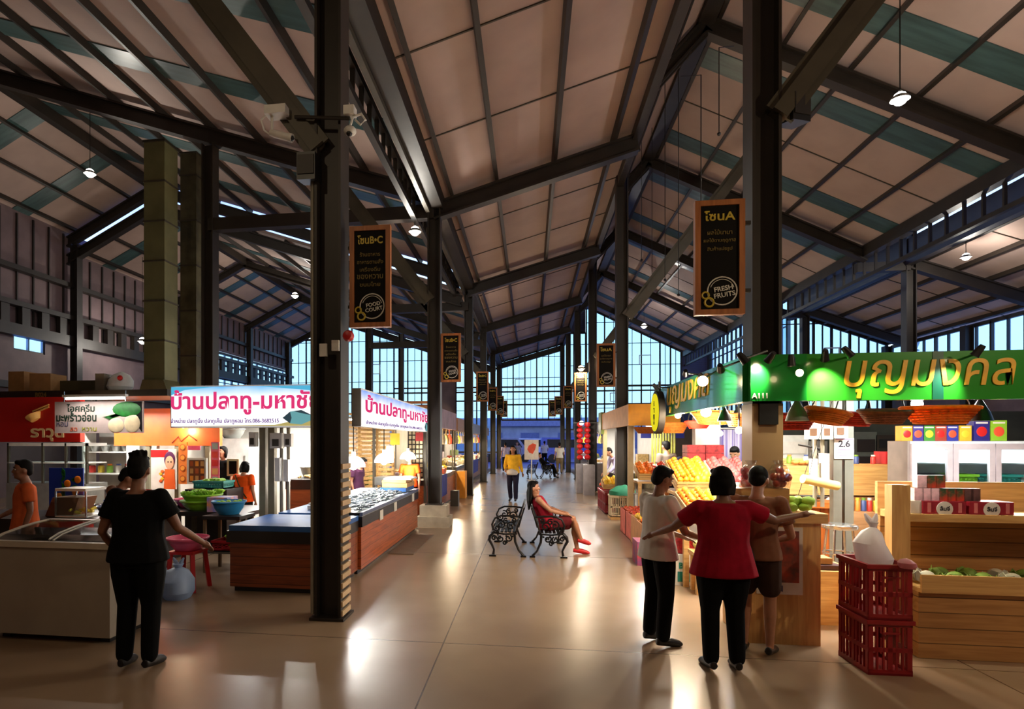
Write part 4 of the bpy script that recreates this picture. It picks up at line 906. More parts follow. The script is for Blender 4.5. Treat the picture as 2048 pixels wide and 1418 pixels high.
# stall frame beam on top with stored things
box_thing('stall_top_shelf', 'dark shelf beam above the red and coconut signs', 'shelf', *[onY(-60, 790, 8.75).x, onY(338, 790, 8.75).x], 8.7, 9.7, onY(200, 793, 8.7).z, onY(200, 780, 8.7).z, STEEL, 'shelf_board')
zt = onY(200, 780, 8.7).z + .003
P = onY(92, 780, 9.0); carton((P.x, 9.05, zt), 'brown cardboard box stored on the shelf over the red sign', .36, .4, .3, CARD, .1)
P = onY(62, 780, 9.2); carton((P.x - .1, 9.2, zt), 'pale cardboard box at the left end of the top shelf', .3, .4, .36, CARD)
P = onY(165, 780, 9.2); carton((P.x, 9.3, zt), 'flat dark box on the top shelf between box and sack', .75, .4, .2, mat('box_olive', (80, 74, 52), .7))
P = onY(243, 780, 9.0); bag_mesh(.2, .36, FOAM, 'rice_sack', 'white sack with red print on the top shelf', (P.x, 9.0, zt), knot=False, seed=3); s_ = [o for o in bpy.data.objects if o.name.startswith('rice_sack')][0]; MB().sph((.1, -.17, .2), (.05, .03, .045), 8, 6).build('red_print', RED, s_)
P = onY(212, 780, 9.0); carton((P.x, 8.95, zt), 'glassy crate of bottles beside the white sack', .16, .2, .28, mat('crate_clear', (120, 110, 96), .3))
text('B024', mat('sign_faded', (126, 108, 52), .6), w=.2, name='unit_number', parent=[o for o in bpy.data.objects if o.name == 'stall_top_shelf'][0], loc=(onY(82, 788, 8.7).x - (onY(-60, 790, 8.75).x + onY(338, 790, 8.75).x) / 2, -.505, .04), bold=.02)
P = onY(190, 797, 7.0); tube_light((P.x, 7.0, P.z), .9, 'lit fluorescent tube just above the coconut ice cream sign', 'X', 3)
# back wall of the stalls, brightly lit
xw0, xw1 = -10.2, -3.85
wb = MB().box(xw0, xw1, 13.0, 13.08, 0, 2.25); struct(wb.build('wall_stall_back', mat('stall_wall', (208, 204, 196), .6, 0, .08, 3)))
struct(MB().box(-6.9, -6.84, 10.3, 13.0, 0, 2.2).build('wall_stall_side', mat('stall_wall', 0)))
FRIDGE = mat('fridge_white', (222, 224, 220), .3)
def shelf_unit(name, label, x, y, W, H, D, n, m, back=None):
    t = thing(name, label, 'shelf', (x, y, 0)); q = MB()
    for s in (-1, 1): MB().box(s * W / 2 - .02, s * W / 2 + .02, -D / 2, D / 2, 0, H).build('side_panel', m, t)
    for i in range(n): MB().box(-W / 2, W / 2, -D / 2, D / 2, H * i / (n - 1) - (.03 if i else 0), H * i / (n - 1) + (.0 if i else .03)).build('shelf_board', m, t)
    if back: MB().box(-W / 2, W / 2, D / 2 - .02, D / 2, 0, H).build('back_panel', back, t)
    return t
JARS = [mat('jar_%d' % i, c, .35) for i, c in enumerate(((210, 60, 50), (230, 200, 70), (120, 160, 60), (230, 226, 214), (90, 60, 40), (236, 140, 60), (70, 90, 150)))]
JN = {}
def jar(P, i, label, group, h=.16, r=.045):
    k = (i % 7, h, r)
    if k not in JN:
        t = thing('jar', label, 'jar', P, 0, group); MB().lathe([(.001, 0), (r, 0), (r, h * .72), (r * .7, h * .82), (.001, h * .82)], 12).build('glass_body', JARS[i % 7], t); MB().lathe([(.001, h * .82), (r * .75, h * .82), (r * .75, h), (.001, h)], 12).build('lid', JARS[(i + 3) % 7], t); JN[k] = t
    else: dup(JN[k], P, 0, label, group)
x = onY(222, 900, 12.4).x; su = shelf_unit('kitchen_shelf', 'white shelf unit with pots behind the man in black', x, 12.4, 1.1, 1.95, .4, 5, WHITE)
for i in range(10): jar((x - .45 + (i % 5) * .22, 12.38, (.49 if i > 4 else .98) + .003), i, 'kitchen jar on the white shelf behind the man in black', 'jars on the white kitchen shelf', .2, .07)
for i in range(4): bowl((x - .38 + i * .26, 12.38, 1.465), 'steel pot on the upper board of the white shelf, %s from the left' % ORD[i].replace('nearest', 'first'), .1, .14, STEELL, 'cooking_pot', 'pot')
x = onY(115, 920, 11.).x; fr = thing('glass_cabinet', 'steel framed food cabinet under the red stall sign', 'cabinet', (x, 11., 0)); MB().box(-.9, .9, -.3, .3, 0, .85).build('base', STEELL, fr, bevel=.01); MB().box(-.9, .9, -.28, .28, 1.6, 1.66).box(-.9, .9, -.28, .28, 1.25, 1.27).build('shelf_board', WHITE, fr)
for sx_ in (-.88, -.1, .42, .88): MB().box(sx_ - .02, sx_ + .02, -.28, -.24, .85, 1.66).build('frame_post', STEEL2, fr)
MB().box(-.88, .88, -.27, -.265, .87, 1.6).build('glass_front', glass('clear_glass', (235, 245, 245), .88), fr)
# cut-out cook figure, menu boards, posters
def panel(name, label, cat, px0, px1, pt, pb, Y, m, frame=None, art=None, th=.02):
    x0, x1, z0, z1 = bY(px0, px1, pt, pb, Y); t = thing(name, label, cat, ((x0 + x1) / 2, Y, z0)); W, H = x1 - x0, z1 - z0
    MB().box(-W / 2, W / 2, 0, th, 0, H).build('panel', m, t)
    if frame: f = .035; MB().box(-W / 2 - f, W / 2 + f, -.01, th, -f, 0).box(-W / 2 - f, W / 2 + f, -.01, th, H, H + f).box(-W / 2 - f, -W / 2, -.01, th, 0, H).box(W / 2, W / 2 + f, -.01, th, 0, H).build('frame', frame, t)
    if art: art(t, W, H)
    return t
def cook_art(t, W, H):
    MB().box(-W / 2, W * .2, -.004, 0, H * .8, H * .98).build('red_banner', RED, t)
    MB().sph((W * .25, -.004, H * .74), (W * .22, .005, H * .2), 16, 10).build('hair_print', mat('print_plum', (90, 30, 80), .5), t); MB().sph((W * .25, -.009, H * .66), (W * .17, .004, H * .17), 16, 10).build('face_print', mat('print_peach', (240, 176, 140), .5), t)
    MB().sph((W * .2, -.014, H * .68), (.012, .003, .018), 8, 6).sph((W * .32, -.014, H * .68), (.012, .003, .018), 8, 6).build('eye_print', BLACK, t)
    MB().prism([(W * .02, 0), (W * .48, 0), (W * .44, H * .5), (W * .06, H * .5)], -.008, -.002, 'XZ').build('apron_print', ORF, t)
    for i in range(5): MB().sph((-W * .1 + .03 * (i % 3), -.006, H * (.2 + .06 * i)), (.035, .004, .03), 10, 6).build('fruit_print', [ORF, mat('print_yellow', (240, 190, 50), .5)][i % 2], t)
panel('cook_poster', 'poster of a dark haired cook in an orange apron behind the man in black', 'poster', 302, 352, 898, 978, 10.1, mat('poster_pale', (226, 214, 204), .5), art=cook_art)
def dish_art(n, c1, c2):
    def f(t, W, H):
        for i in range(n): MB().lathe([(.001, 0), (W * .36, 0), (W * .36, .004), (.001, .004)], 16, (0, -.001, H * (i + .5) / n), Matrix.Rotation(PI / 2, 3, 'X')).build('dish_print', c1, t); MB().lathe([(.001, 0), (W * .25, 0), (W * .25, .004), (.001, .004)], 14, (0, -.005, H * (i + .5) / n), Matrix.Rotation(PI / 2, 3, 'X')).build('food_print', c2, t)
    return f
panel('menu_poster', 'tall orange poster of round dishes right of the cook poster', 'poster', 357, 374, 884, 968, 10.05, mat('poster_orange', (226, 120, 40), .5), art=dish_art(4, mat('dish_brown', (176, 84, 30), .5), mat('dish_gold', (236, 150, 50), .5)))
def menu_art(t, W, H):
    for i in range(3):
        for j in range(3): MB().box(-W / 2 + .02 + i * W / 3, -W / 2 + i * W / 3 + W / 3 - .02, -.004, 0, .02 + j * H / 3, j * H / 3 + H / 3 - .02).build('dish_photo', [mat('dish_gold', 0), mat('dish_tan', (200, 150, 90), .5), mat('dish_brown', 0)][(i + j) % 3], t)
panel('menu_board', 'white framed menu with nine dish pictures', 'menu', 378, 410, 920, 964, 9.7, mat('menu_brown', (120, 70, 40), .5), WHITE, menu_art)
def strip_art(t, W, H):
    for j in range(5): MB().box(-W * .36, W * .36, -.004, 0, H * j / 5 + .02, H * (j + 1) / 5 - .02).build('dish_photo', [mat('dish_grey', (150, 160, 150), .5), mat('dish_tan', 0), RED, mat('jar_0', 0)][j % 4], t)
panel('menu_strip', 'tall pink bordered strip of dish photos beside the framed menu', 'menu', 422, 438, 884, 968, 10.0, mat('strip_pink', (206, 90, 110), .5), art=strip_art)
panel('chalk_board', 'small black board in a cream frame left of the woman in orange', 'board', 458, 474, 922, 948, 9.6, BOARD, mat('frame_cream', (232, 216, 180), .5))
panel('pink_lantern_poster', 'pink round picture hanging behind the framed menu', 'poster', 376, 400, 882, 900, 10.8, PINK)
for px_, lb_ in ((355, 'olive steel post between the cook poster and the orange dish poster'), (416, 'olive steel post between the framed menu and the pink strip'), (297, 'olive steel post at the left of the cook poster')):
    P = onY(px_, 900, 10.19); t = thing('stall_post', lb_, 'post', (P.x, 10.19, 0)); MB().box(-.04, .04, -.03, .03, 0, 1.68).build('post_tube', mat('post_grey', 0), t)
# shop fridge and pots behind the service post
x = onY(478, 900, 12.).x; fr = thing('kitchen_fridge', 'white fridge behind the woman in orange', 'fridge', (x, 12., 0)); MB().box(-.42, .42, -.35, .35, .03, 1.75).build('cabinet_body', FRIDGE, fr, bevel=.02); dr = MB().box(-.4, .4, -.37, -.35, .9, 1.72).build('door', FRIDGE, fr, bevel=.008); MB().box(.3, .33, -.4, -.37, 1.0, 1.4).build('handle', STEELL, dr); dr = MB().box(-.4, .4, -.37, -.35, .06, .86).build('door', FRIDGE, fr, bevel=.008); MB().box(.3, .33, -.4, -.37, .4, .75).build('handle', STEELL, dr)
bowl((x - .1, 11.9, 1.755), 'large steel pot on top of the white fridge', .26, .2, STEELL, 'cooking_pot', 'pot')
x = onY(437, 900, 12.3).x; shelf_unit('dark_rack', 'dark shelf rack behind the black dressed vendor', x - .2, 12.4, .6, 1.7, .35, 4, STEEL)
c_ = counter('produce_counter', 'dark topped counter with roots behind the service post', *[onY(572, 960, 10.4).x, onY(655, 960, 10.4).x], 10.4, 11.3, 1.0, BROWN, DARKT, .14)
ROOT = mat('ginger', (206, 170, 110), .7, 0, .2, 12)
for i in range(14):
    q = MB(); a = R.uniform(0, 6); q.tube([(0, 0, 0), (.05 * math.cos(a), .05 * math.sin(a), .02), (.1 * math.cos(a + .5), .1 * math.sin(a + .5), .03)], [.02, .03, .014], 7); q.sph((.03, .03, .02), .025, 7, 5)
    o = q.build('ginger_root', ROOT); o.location = (c_.location.x + R.uniform(-.3, .3), 10.75 + R.uniform(-.25, .3), 1.02); tag(o, 'knobbly ginger root on the dark produce counter', 'root', 'ginger on the produce counter')
for i in range(3): t = box_thing('bamboo_bundle', ('bamboo shoot leaning at the right of the dark produce counter', 'bamboo shoot lying across the ginger', 'short bamboo shoot at the back of the produce counter')[i], 'bamboo', -.04, .04, -.04, .04, 0, .5 - i * .08, ROOT, 'shoot'); t.location = (c_.location.x + .25 + .12 * i, 10.95, 1.02); t.rotation_euler = (.3, .9 - i * .3, i * .4)
bowl((c_.location.x - .2, 11.05, 1.003), 'grey steel pot at the back of the produce counter', .17, .2, STEELL, 'cooking_pot', 'pot'); bowl((c_.location.x + .15, 11.1, 1.003), 'pale blue tub at the back of the produce counter', .18, .22, mat('tub_pale', (150, 200, 206), .4), 'tub', 'tub')
# ================================================================ left: tables with basins
tb = thing('vegetable_table', 'dark low table with green and blue basins left of the blue worktop', 'table', (-4.45, 8.15, 0)); MB().box(-.72, .62, -.45, .5, .66, .72).build('table_top', DARKT, tb, bevel=.01)
for a in (-.66, .56):
    for b_ in (-.38, .42): MB().box(a - .03, a + .03, b_ - .03, b_ + .03, 0, .66).build('leg', STEEL2, tb)
bowl((-4.66, 7.97, .723), 'large lime green basin on the dark table', .26, .13, GRN); bowl((-4.64, 7.99, .80), 'second lime green basin stacked inside the first', .27, .14, GRN); bowl((-5.0, 8.25, .723), 'pink basin behind the arm of the man in black', .2, .12, PINK)
for i in range(9):
    q = MB(); 
    for k in range(7): a = k * .9; q.prism([(0, 0), (.05, .02), (.09, .075), (.03, .1), (-.03, .06)], -.004, .004, 'XZ', Matrix.Rotation(a, 4, 'Z') @ Matrix.Rotation(.5, 4, 'X'))
    o = q.build('lettuce', mat('lettuce', (160, 210, 70), .6, 0, .3, 20)); o.location = (-4.64 + R.uniform(-.18, .18), 7.99 + R.uniform(-.15, .15), .9 + R.uniform(0, .03)); tag(o, 'bright lettuce head heaped in the lime green basins', 'vegetable', 'lettuce in the green basins')
P = atz(458, 1030, 7.9); bowl((P.x, P.y, .74), 'clear blue bowl on the steel stand beside the blue worktop', .21, .17, TURQ)
sd = thing('steel_stand', 'dark steel stand under the clear blue bowl', 'stand', (P.x, P.y, 0)); MB().box(-.26, .26, -.22, .22, .69, .735).build('top', DARKT, sd)
for a in (-.23, .23):
    for b_ in (-.19, .19): MB().box(a - .018, a + .018, b_ - .018, b_ + .018, 0, .69).build('leg', mat('leg_bronze', (110, 88, 62), .4, .3), sd)
MB().box(-.25, .25, -.2, .2, .25, .27).build('shelf', STEEL2, sd)
plastic_crate((P.x + .05, P.y, .273), 'red crate on the lower shelf of the steel stand', REDD, .4, .32, .14); bowl((P.x + .08, P.y - .02, .3), 'small lime bowl in the red crate', .1, .16, GRN, 'small_bowl', 'bowl')
for i in range(9): o = MB().sph((0, 0, 0), .035, 8, 6).build('lime', mat('lime_fruit', (120, 170, 50), .5)); o.location = (P.x + R.uniform(-.12, .12), P.y + R.uniform(-.1, .1), .87 + R.uniform(0, .03)); tag(o, 'green lime heaped in the clear blue bowl', 'fruit', 'limes in the blue bowl')
P2 = atz(445, 1000, 8.4); carton((P2.x, P2.y, .723), 'blue and orange patterned tub beside the green basins', .3, .3, .2, mat('tub_print', (110, 130, 200), .5, 0, .5, 7, c2=(240, 150, 60)))
P2 = atz(428, 985, 9.6); plastic_crate((P2.x, P2.y, .95), 'turquoise crate of greens left of the woman in orange', mat('crate_turq', (60, 160, 150), .4), .5, .35, .12)
for i in range(8): o = MB().sph((0, 0, 0), (.06, .05, .035), 8, 6).build('cabbage_leaf', mat('lettuce', 0)); o.location = (P2.x + R.uniform(-.2, .2), P2.y + R.uniform(-.12, .12), 1.07); tag(o, 'leafy green in the turquoise crate', 'vegetable', 'greens in the turquoise crate')
box_thing('crate_table', 'dark table carrying the turquoise crate', 'table', P2.x - .35, P2.x + .35, P2.y - .25, P2.y + .3, 0, .945, DARKT)
# pink basin on red stool, with carrier bags
P3 = atz(376, 1090, 6.9); rs = thing('plastic_stool', 'red plastic stool under the big pink basin', 'stool', (P3.x, P3.y, 0)); MB().box(-.16, .16, -.16, .16, .42, .45).build('seat', RED, rs, bevel=.01)
for a in (-1, 1):
    for b_ in (-1, 1): MB().bar((a * .13, b_ * .13, .43), (a * .17, b_ * .17, 0), .045).build('leg', RED, rs)
bowl((P3.x, P3.y, .453), 'big pink basin on the red stool beside the man in black', .22, .14, PINK)
BAGB = mat('bag_bluish', (170, 190, 220), .4, trans=.4)
bag_mesh(.17, .44, BAGB, 'carrier_bag', 'bluish plastic bag hanging below the pink basin, left one', (P3.x - .2, P3.y - .3, .0), seed=1); bag_mesh(.19, .38, BAGB, 'carrier_bag', 'bluish plastic bag on the floor right of the red stool', (P3.x + .1, P3.y - .35, .0), seed=5)
# chest freezer
cf = thing('chest_freezer', 'grey chest freezer with curved sliding glass lid at bottom left', 'freezer', (-4.0, 4.85, 0)); GREYF = mat('freezer_grey', (158, 146, 130), .4, 0, .06, 3)
MB().box(-.6, .55, -.33, .33, .06, .8).build('cabinet_body', GREYF, cf, bevel=.03); q = MB()
prof = [(-.33, .8), (-.33, .845), (-.2, .89), (0, .925), (.2, .945), (.33, .95), (.33, .8)]
q.prism(prof, -.6, -.56, 'YZ').prism(prof, .51, .55, 'YZ').box(-.6, .55, -.35, -.3, .8, .85).box(-.6, .55, .29, .34, .8, .95); q.build('lid_frame', mat('freezer_rim', (196, 184, 166), .35), cf)
for a, b_, dz in ((-.56, .0, 0), (-.04, .51, .008)):
    g_ = MB(); pr = [(-.3, .85), (-.2, .885), (0, .918), (.2, .938), (.3, .942)]
    for (ya_, za_), (yb_, zb_) in zip(pr, pr[1:]): g_.quad((a, ya_, za_ + dz), (b_, ya_, za_ + dz), (b_, yb_, zb_ + dz), (a, yb_, zb_ + dz))
    gl = g_.build('sliding_glass', glass('smoked_glass', (150, 150, 150), .7), cf); MB().tube([(b_ if a < -.1 else a, y_, z_ + dz + .006) for y_, z_ in pr], .01, 6).build('glass_edge', WHITE, gl)
for i in range(10): MB().box(-.5 + .2 * (i % 5), -.34 + .2 * (i % 5), -.2 + .2 * (i // 5), -.04 + .2 * (i // 5), .7, .8).build('ice_cream_tub', JARS[(i * 3) % 7], cf)
for a in (-.5, .45): MB().box(a - .04, a + .04, -.25, .25, 0, .06).build('foot', BLACK, cf)
# blue orange-print board, showcase, low cabinet behind the freezer
def orange_art(t, W, H):
    for i, (a, c_) in enumerate(((.05, .62), (-.2, .3), (.28, .42), (.2, .2), (-.02, .12), (.35, .72))): MB().sph((a * W, -.004, c_ * H), (.05, .01, .05), 12, 8).build('orange_print', ORANGE, t)
    for k in range(12): a = k * 2.1; MB().prism([(0, 0), (.05, .025), (.11, 0), (.05, -.02)], -.006, -.001, 'XZ', Matrix.Translation((W * .12 * math.cos(a) + .02, 0, H * .55 + H * .28 * math.sin(a * 1.7))) @ Matrix.Rotation(a, 4, 'Y')).build('leaf_print', LEAF, t)
panel('blue_picture_board', 'blue board printed with oranges and leaves behind the freezer', 'board', 98, 166, 936, 1018, 7.0, BLUEB, art=orange_art)
x0, x1, z0, z1 = bY(40, 232, 1045, 1100, 6.6); bt_ = counter('drink_counter', 'black topped drink counter behind the freezer', x0 - .4, x1 + .1, 6.0, 6.8, .82, DARKT, DARKT, .0)
x0, x1, z0, z1 = bY(126, 186, 996, 1050, 6.3); sh = thing('glass_showcase', 'small glass showcase of yellow snacks behind the freezer', 'showcase', ((x0 + x1) / 2, 6.35, .823)); W = x1 - x0; H = .3
for a in (-1, 1):
    for b_ in (-1, 1): MB().box(a * W / 2 - .008, a * W / 2 + .008, b_ * .16 - .008, b_ * .16 + .008, 0, H).build('frame_post', CHROME, sh)
MB().box(-W / 2, W / 2, -.17, .17, H, H + .03).build('top', WHITE, sh); MB().box(-W / 2, W / 2, -.17, .17, 0, .015).build('bottom', WHITE, sh); MB().box(-W / 2, W / 2, -.168, -.164, .015, H).build('glass_front', glass('clear_glass', 0), sh)
for i in range(12): o = MB().tube([(-.05, 0, 0), (0, .02, .012), (.05, 0, 0)], [.012, .02, .01], 7).build('banana_fritter', mat('snack_yellow', (236, 206, 70), .5, 0, .25, 20)); o.location = (sh.location.x + R.uniform(-W * .36, W * .36), 6.35 + R.uniform(-.1, .1), .86 + R.uniform(0, .05)); o.rotation_euler = (0, R.uniform(-.3, .3), R.uniform(0, 6)); tag(o, 'yellow fritter inside the glass showcase', 'snack', 'fritters in the showcase')
P = atz(92, 1045, 6.4); t = thing('tilted_bin', 'open brown box tilted on the drink counter beside the showcase', 'box', (P.x - .3, 6.4, .823)); MB().prism([(-.2, 0), (.16, 0), (.24, .22), (-.1, .22)], -.15, .15, 'XZ').build('body', mat('box_brownred', (130, 82, 54), .6), t)
P = atz(215, 1000, 7.6); box_thing('blue_tub', 'blue plastic tub between the two men at the food stall', 'tub', P.x - .45, P.x + .15, 7.4, 7.9, .76, .9, mat('tub_blue', (30, 84, 180), .4)); box_thing('prep_table', 'dark preparation table carrying the blue tub', 'table', P.x - .8, P.x + .2, 7.3, 8.2, 0, .757, DARKT)
for i in range(5): bowl((P.x - .62 + .17 * i, 7.38, .76) if i else (P.x - .68, 7.62, .76), 'shiny steel bowl on the preparation table, number %s from the left' % ['one', 'two', 'three', 'four', 'five'][i], .075, .05, CHROME, 'steel_bowl', 'bowl')
bowl((P.x - .15, 7.65, .905), 'red basin standing on the blue tub', .2, .1, RED)
# lights for these stalls
tube_light((-4.9, 10.6, 2.2), 1.2, 'lit fluorescent tube over the cook poster', 'X', 40); tube_light((-7.4, 9.6, 2.25), 1.2, 'lit fluorescent tube inside the red sign stall', 'X', 36, (1, .97, .9)); tube_light((-5.2, 12., 2.15), 1.2, 'lit fluorescent tube over the white fridge', 'X', 50); tube_light((-8.6, 12., 2.2), 1.2, 'lit fluorescent tube over the white kitchen shelf', 'X', 40); tube_light((-3.3, 10.9, 2.1), .9, 'lit fluorescent tube over the dark produce counter', 'X', 40)
P = atz(303, 858, 9.9); t = pendant(V(P.x, 10.0, P.z + .06), 2.35, 'warm bulb in front of the orange fascia', .05, True, 12, shade=False, name='bare_bulb', group='bare warm bulbs'); P = atz(98, 817, 8.4); pendant(V(P.x, 8.42, P.z), 2.4, 'warm bulb in front of the red sign', .05, True, 8, shade=False, name='bare_bulb', group='bare warm bulbs')
box_thing('floor_drain_cover', 'dark drain cover let into the floor before the fish counter', 'cover', -2.1, -1.72, 8.8, 10.7, 0., .012, mat('cover_brown', (112, 92, 74), .6))
# ================================================================ aisle: signs, benches, far stalls
BC = ['ร้านอาหาร', 'อาหารตามสั่ง', 'เครื่องดื่ม', 'ของหวาน', 'ขนมไทย']; AA = ['ผลไม้นานา', 'ผลไม้ตามฤดูกาล', 'สินค้าแปรรูป']
hang_sign(V(onY(741, 655, 5.6).x, 5.6, onY(741, 655, 5.6).z), 'โซนB•C', BC, 'FOOD\nCOURT', 'largest dark framed zone sign with food court stamp, on the nearest left column', -.22)
hang_sign(V(onY(902, 764, 11.9).x, 11.9, onY(902, 764, 11.9).z), 'โซนB•C', BC, 'FOOD\nCOURT', 'second food court zone sign in a row, right of the second left column', -.28)
x_ = onY(1438, 630, 5.4); hang_sign(V(x_.x, 5.4, x_.z), 'โซนA', AA, 'FRESH\nFRUITS', 'dark framed zone sign with fresh fruits stamp, on the nearest right column', .25)
far = [(965, 803, 19.5, 'BC', 'third food court zone sign, beside the third left column', -.25), (985, 821, 25.5, 'BC', 'fourth food court zone sign, beside the fourth left column', -.25), (1000, 829, 31.5, 'BC', 'fifth food court zone sign, small and dark', -.2), (1008, 834, 35.5, 'BC', 'smallest zone sign on the left row, by the glazed end', -.2),
       (1212, 774, 13.8, 'A', 'second fresh fruits zone sign, lit brown, left of the second right column', .25), (1161, 803, 20.7, 'A', 'third fruits zone sign under the bright bulb', .25), (1136, 816, 27., 'A', 'fourth fruits zone sign, dark, in the right row', .2), (1117, 829, 32.5, 'A', 'fifth fruits zone sign, pale and small', .2), (1105, 833, 36., 'A', 'smallest zone sign on the right row, by the glazed end', .2)]
for px, py, Y, k, lb, dx in far:
    p = onY(px, py, Y); hang_sign(p, 'โซนB•C' if k == 'BC' else 'โซนA', (BC if k == 'BC' else AA)[:3], 'FOOD\nCOURT' if k == 'BC' else 'FRESH\nFRUITS', lb, dx)
# pale edge strips beside the aisle
struct(MB().box(-2.62, -2.2, 11.6, 37, 0, .02).build('trim_41', CONC)); struct(MB().box(2.2, 2.6, 14, 37, 0, .02).build('trim_42', CONC))
# ---------------------------------------------------------------- cast iron benches, back to back
IRON = mat('cast_iron', (26, 26, 28), .35, .5, .2, 20)
def scroll(b, c, r0, turns, a0, dirn, n, y, r=.011, sx=1):
    pts = []
    for i in range(n + 1):
        t = i / n; a = a0 + dirn * turns * 2 * PI * t; rr = r0 * (1 - .82 * t); pts.append((c[0] + sx * rr * math.cos(a), y, c[1] + rr * math.sin(a)))
    b.tube(pts, r, 6)
def bench(loc, label, sgn, L=1.3):
    """faces local +X (sgn=1) or -X; long axis along Y; back at x=0"""
    t = thing('cast_iron_bench', label, 'bench', loc, 0, 'ornate cast iron benches in the aisle')
    s = sgn
    def X(v): return s * v
    for k, y in enumerate((0.02, L - .02)):
        b = MB()
        b.tube([(X(.02), y, .72), (X(.05), y, .62), (X(.1), y, .5), (X(.14), y, .36), (X(.16), y, .3)], .014, 8)           # back upright
        b.tube([(X(.16), y, .34), (X(.15), y, .22), (X(.1), y, .1), (X(.03), y, .02)], [.02, .018, .016, .02], 8)          # rear leg
        b.tube([(X(.47), y, .35), (X(.52), y, .3), (X(.53), y, .24), (X(.49), y, .17), (X(.46), y, .1), (X(.47), y, .03)], [.02, .024, .022, .018, .015, .02], 8)  # front leg
        b.box(min(X(.43), X(.53)), max(X(.43), X(.53)), y - .025, y + .025, 0, .025).box(min(X(-.01), X(.07)), max(X(-.01), X(.07)), y - .025, y + .025, 0, .025)
        b.tube([(X(.12), y, .34), (X(.3), y, .33), (X(.5), y, .35)], .013, 8)                                              # seat rail
        b.tube([(X(.06), y, .585), (X(.2), y, .6), (X(.36), y, .6), (X(.45), y, .56), (X(.49), y, .47), (X(.47), y, .38)], .015, 8)  # arm
        for c, r, a, d in (((X(.22), .45), .07, 0, 1), ((X(.36), .47), .065, 2, -1), ((X(.29), .52), .045, 1, 1), ((X(.42), .42), .05, 3, 1), ((X(.46), .27), .04, 0, 1), ((X(.25), .27), .055, 1, -1), ((X(.36), .26), .05, 2, 1), ((X(.17), .54), .04, 4, 1), ((X(.3), .2), .035, 0, 1)): scroll(b, c, r, 1.3, a, d, 18, y, .0115)
        for i in range(7): b.sph((X(.19 + .045 * i), y, .3 - .03 * math.sin(i * 1.6)), .016, 6, 5)
        b.build('end_frame', IRON, t)
    b = MB()
    for i in range(6): b.bar((X(.17 + .058 * i), 0, .365), (X(.17 + .058 * i), L, .365), .04, .018)
    b.build('seat', IRON, t)
    b = MB(); b.tube([(X(.02), 0, .71), (X(.015), L * .25, .72), (X(.01), L / 2, .76), (X(.015), L * .75, .72), (X(.02), L, .71)], .014, 8).tube([(X(.12), 0, .42), (X(.12), L, .42)], .012, 8)
    for i in range(9):
        y = (i + .5) * L / 9
        pts = [(X(.03 + .04), y + .05 * math.cos(a), .56 + .13 * math.sin(a)) for a in [k * PI / 8 for k in range(16)]]; pts = [(X(.02 + (.71 - p[2]) * .28), p[1], p[2]) for p in pts]; b.tube(pts, .008, 5, True)
        pts = [(X(.02 + (.71 - z) * .28), y + .03 * math.cos(a), z) for a, z in [(k * PI / 6, .56 + .06 * math.sin(k * PI / 6)) for k in range(12)]]; b.tube(pts, .007, 5, True)
        b.tube([(X(.02), y, .71), (X(.1), y, .45)], .007, 5)
    b.build('openwork_back', IRON, t)
    return t
bp = V(-.03, 8.85, 0)
bench(bp + V(-.035, 0, 0), 'empty ornate black bench facing left, nearest in the aisle', -1); bench(bp + V(.035, 0, 0), 'ornate black bench facing right, with the woman in red seated on it', 1)
b2 = V(.42, 27.5, 0)
bench(b2 + V(-.035, 0, 0), 'far ornate black bench facing left beside the poster stand', -1); bench(b2 + V(.035, 0, 0), 'far ornate black bench with a person in black seated on it', 1)
t = thing('poster_stand', 'small poster on a pale stand between the far benches', 'stand', (onY(1063, 900, 26.).x, 26., 0)); MB().box(-.15, .15, -.15, .15, 0, .03).tube([(0, 0, .03), (0, 0, .9)], .025, 8).build('pole', WHITE, t); MB().box(-.3, .3, -.01, .01, .9, 1.75).build('board', mat('poster_pale', 0), t); MB().prism([(-.1, 1.2), (.05, 1.15), (.16, 1.35), (.2, 1.55), (.05, 1.6), (-.12, 1.5), (-.18, 1.35)], -.016, -.01, 'XZ').build('picture', mat('print_coral', (226, 80, 50), .5), t)
# ---------------------------------------------------------------- far stall rows on both sides
AWN = [mat('awning_purple', (150, 110, 130), .6, 0, .25, 3), mat('awning_tan', (196, 150, 100), .6), mat('awning_brown', (130, 84, 56), .6), mat('awning_grey', (120, 116, 130), .6), mat('awning_olive', (120, 130, 50), .6)]
CLOTH = mat('cloth_blue', (60, 66, 150), .8, 0, .2, 6); FR2 = wood('far_front', (150, 96, 58), (112, 66, 38), 'Y', 3, .5); FRG = mat('front_grey', (130, 120, 116), .6); PKT = [mat('packet_%d' % i, c, .5, 0, .25, 14) for i, c in enumerate(((222, 206, 164), (232, 222, 196), (206, 170, 110), (216, 90, 60), (226, 196, 70), (150, 170, 110), (196, 180, 190)))]
packs = {}
def packet(P, i, label, group, s=1.):
    k = i % 7
    if k not in packs:
        q = MB(); q.box(-.06, .06, -.045, .045, 0, .1); bmesh.ops.subdivide_edges(q.bm, edges=q.bm.edges[:], cuts=2, use_grid_fill=True)
        for v in q.bm.verts: v.co *= 1 + .25 * mnoise.noise(v.co * 12 + V(k, 0, 0))
        o = q.build('goods_packet', PKT[k]); o.location = P; packs[k] = o; tag(o, label, 'packet', group)
    else: o = dup(packs[k], P, None, label, group)
    o.rotation_euler = (0, 0, R.uniform(0, 6)); o.scale = (s,) * 3; return o
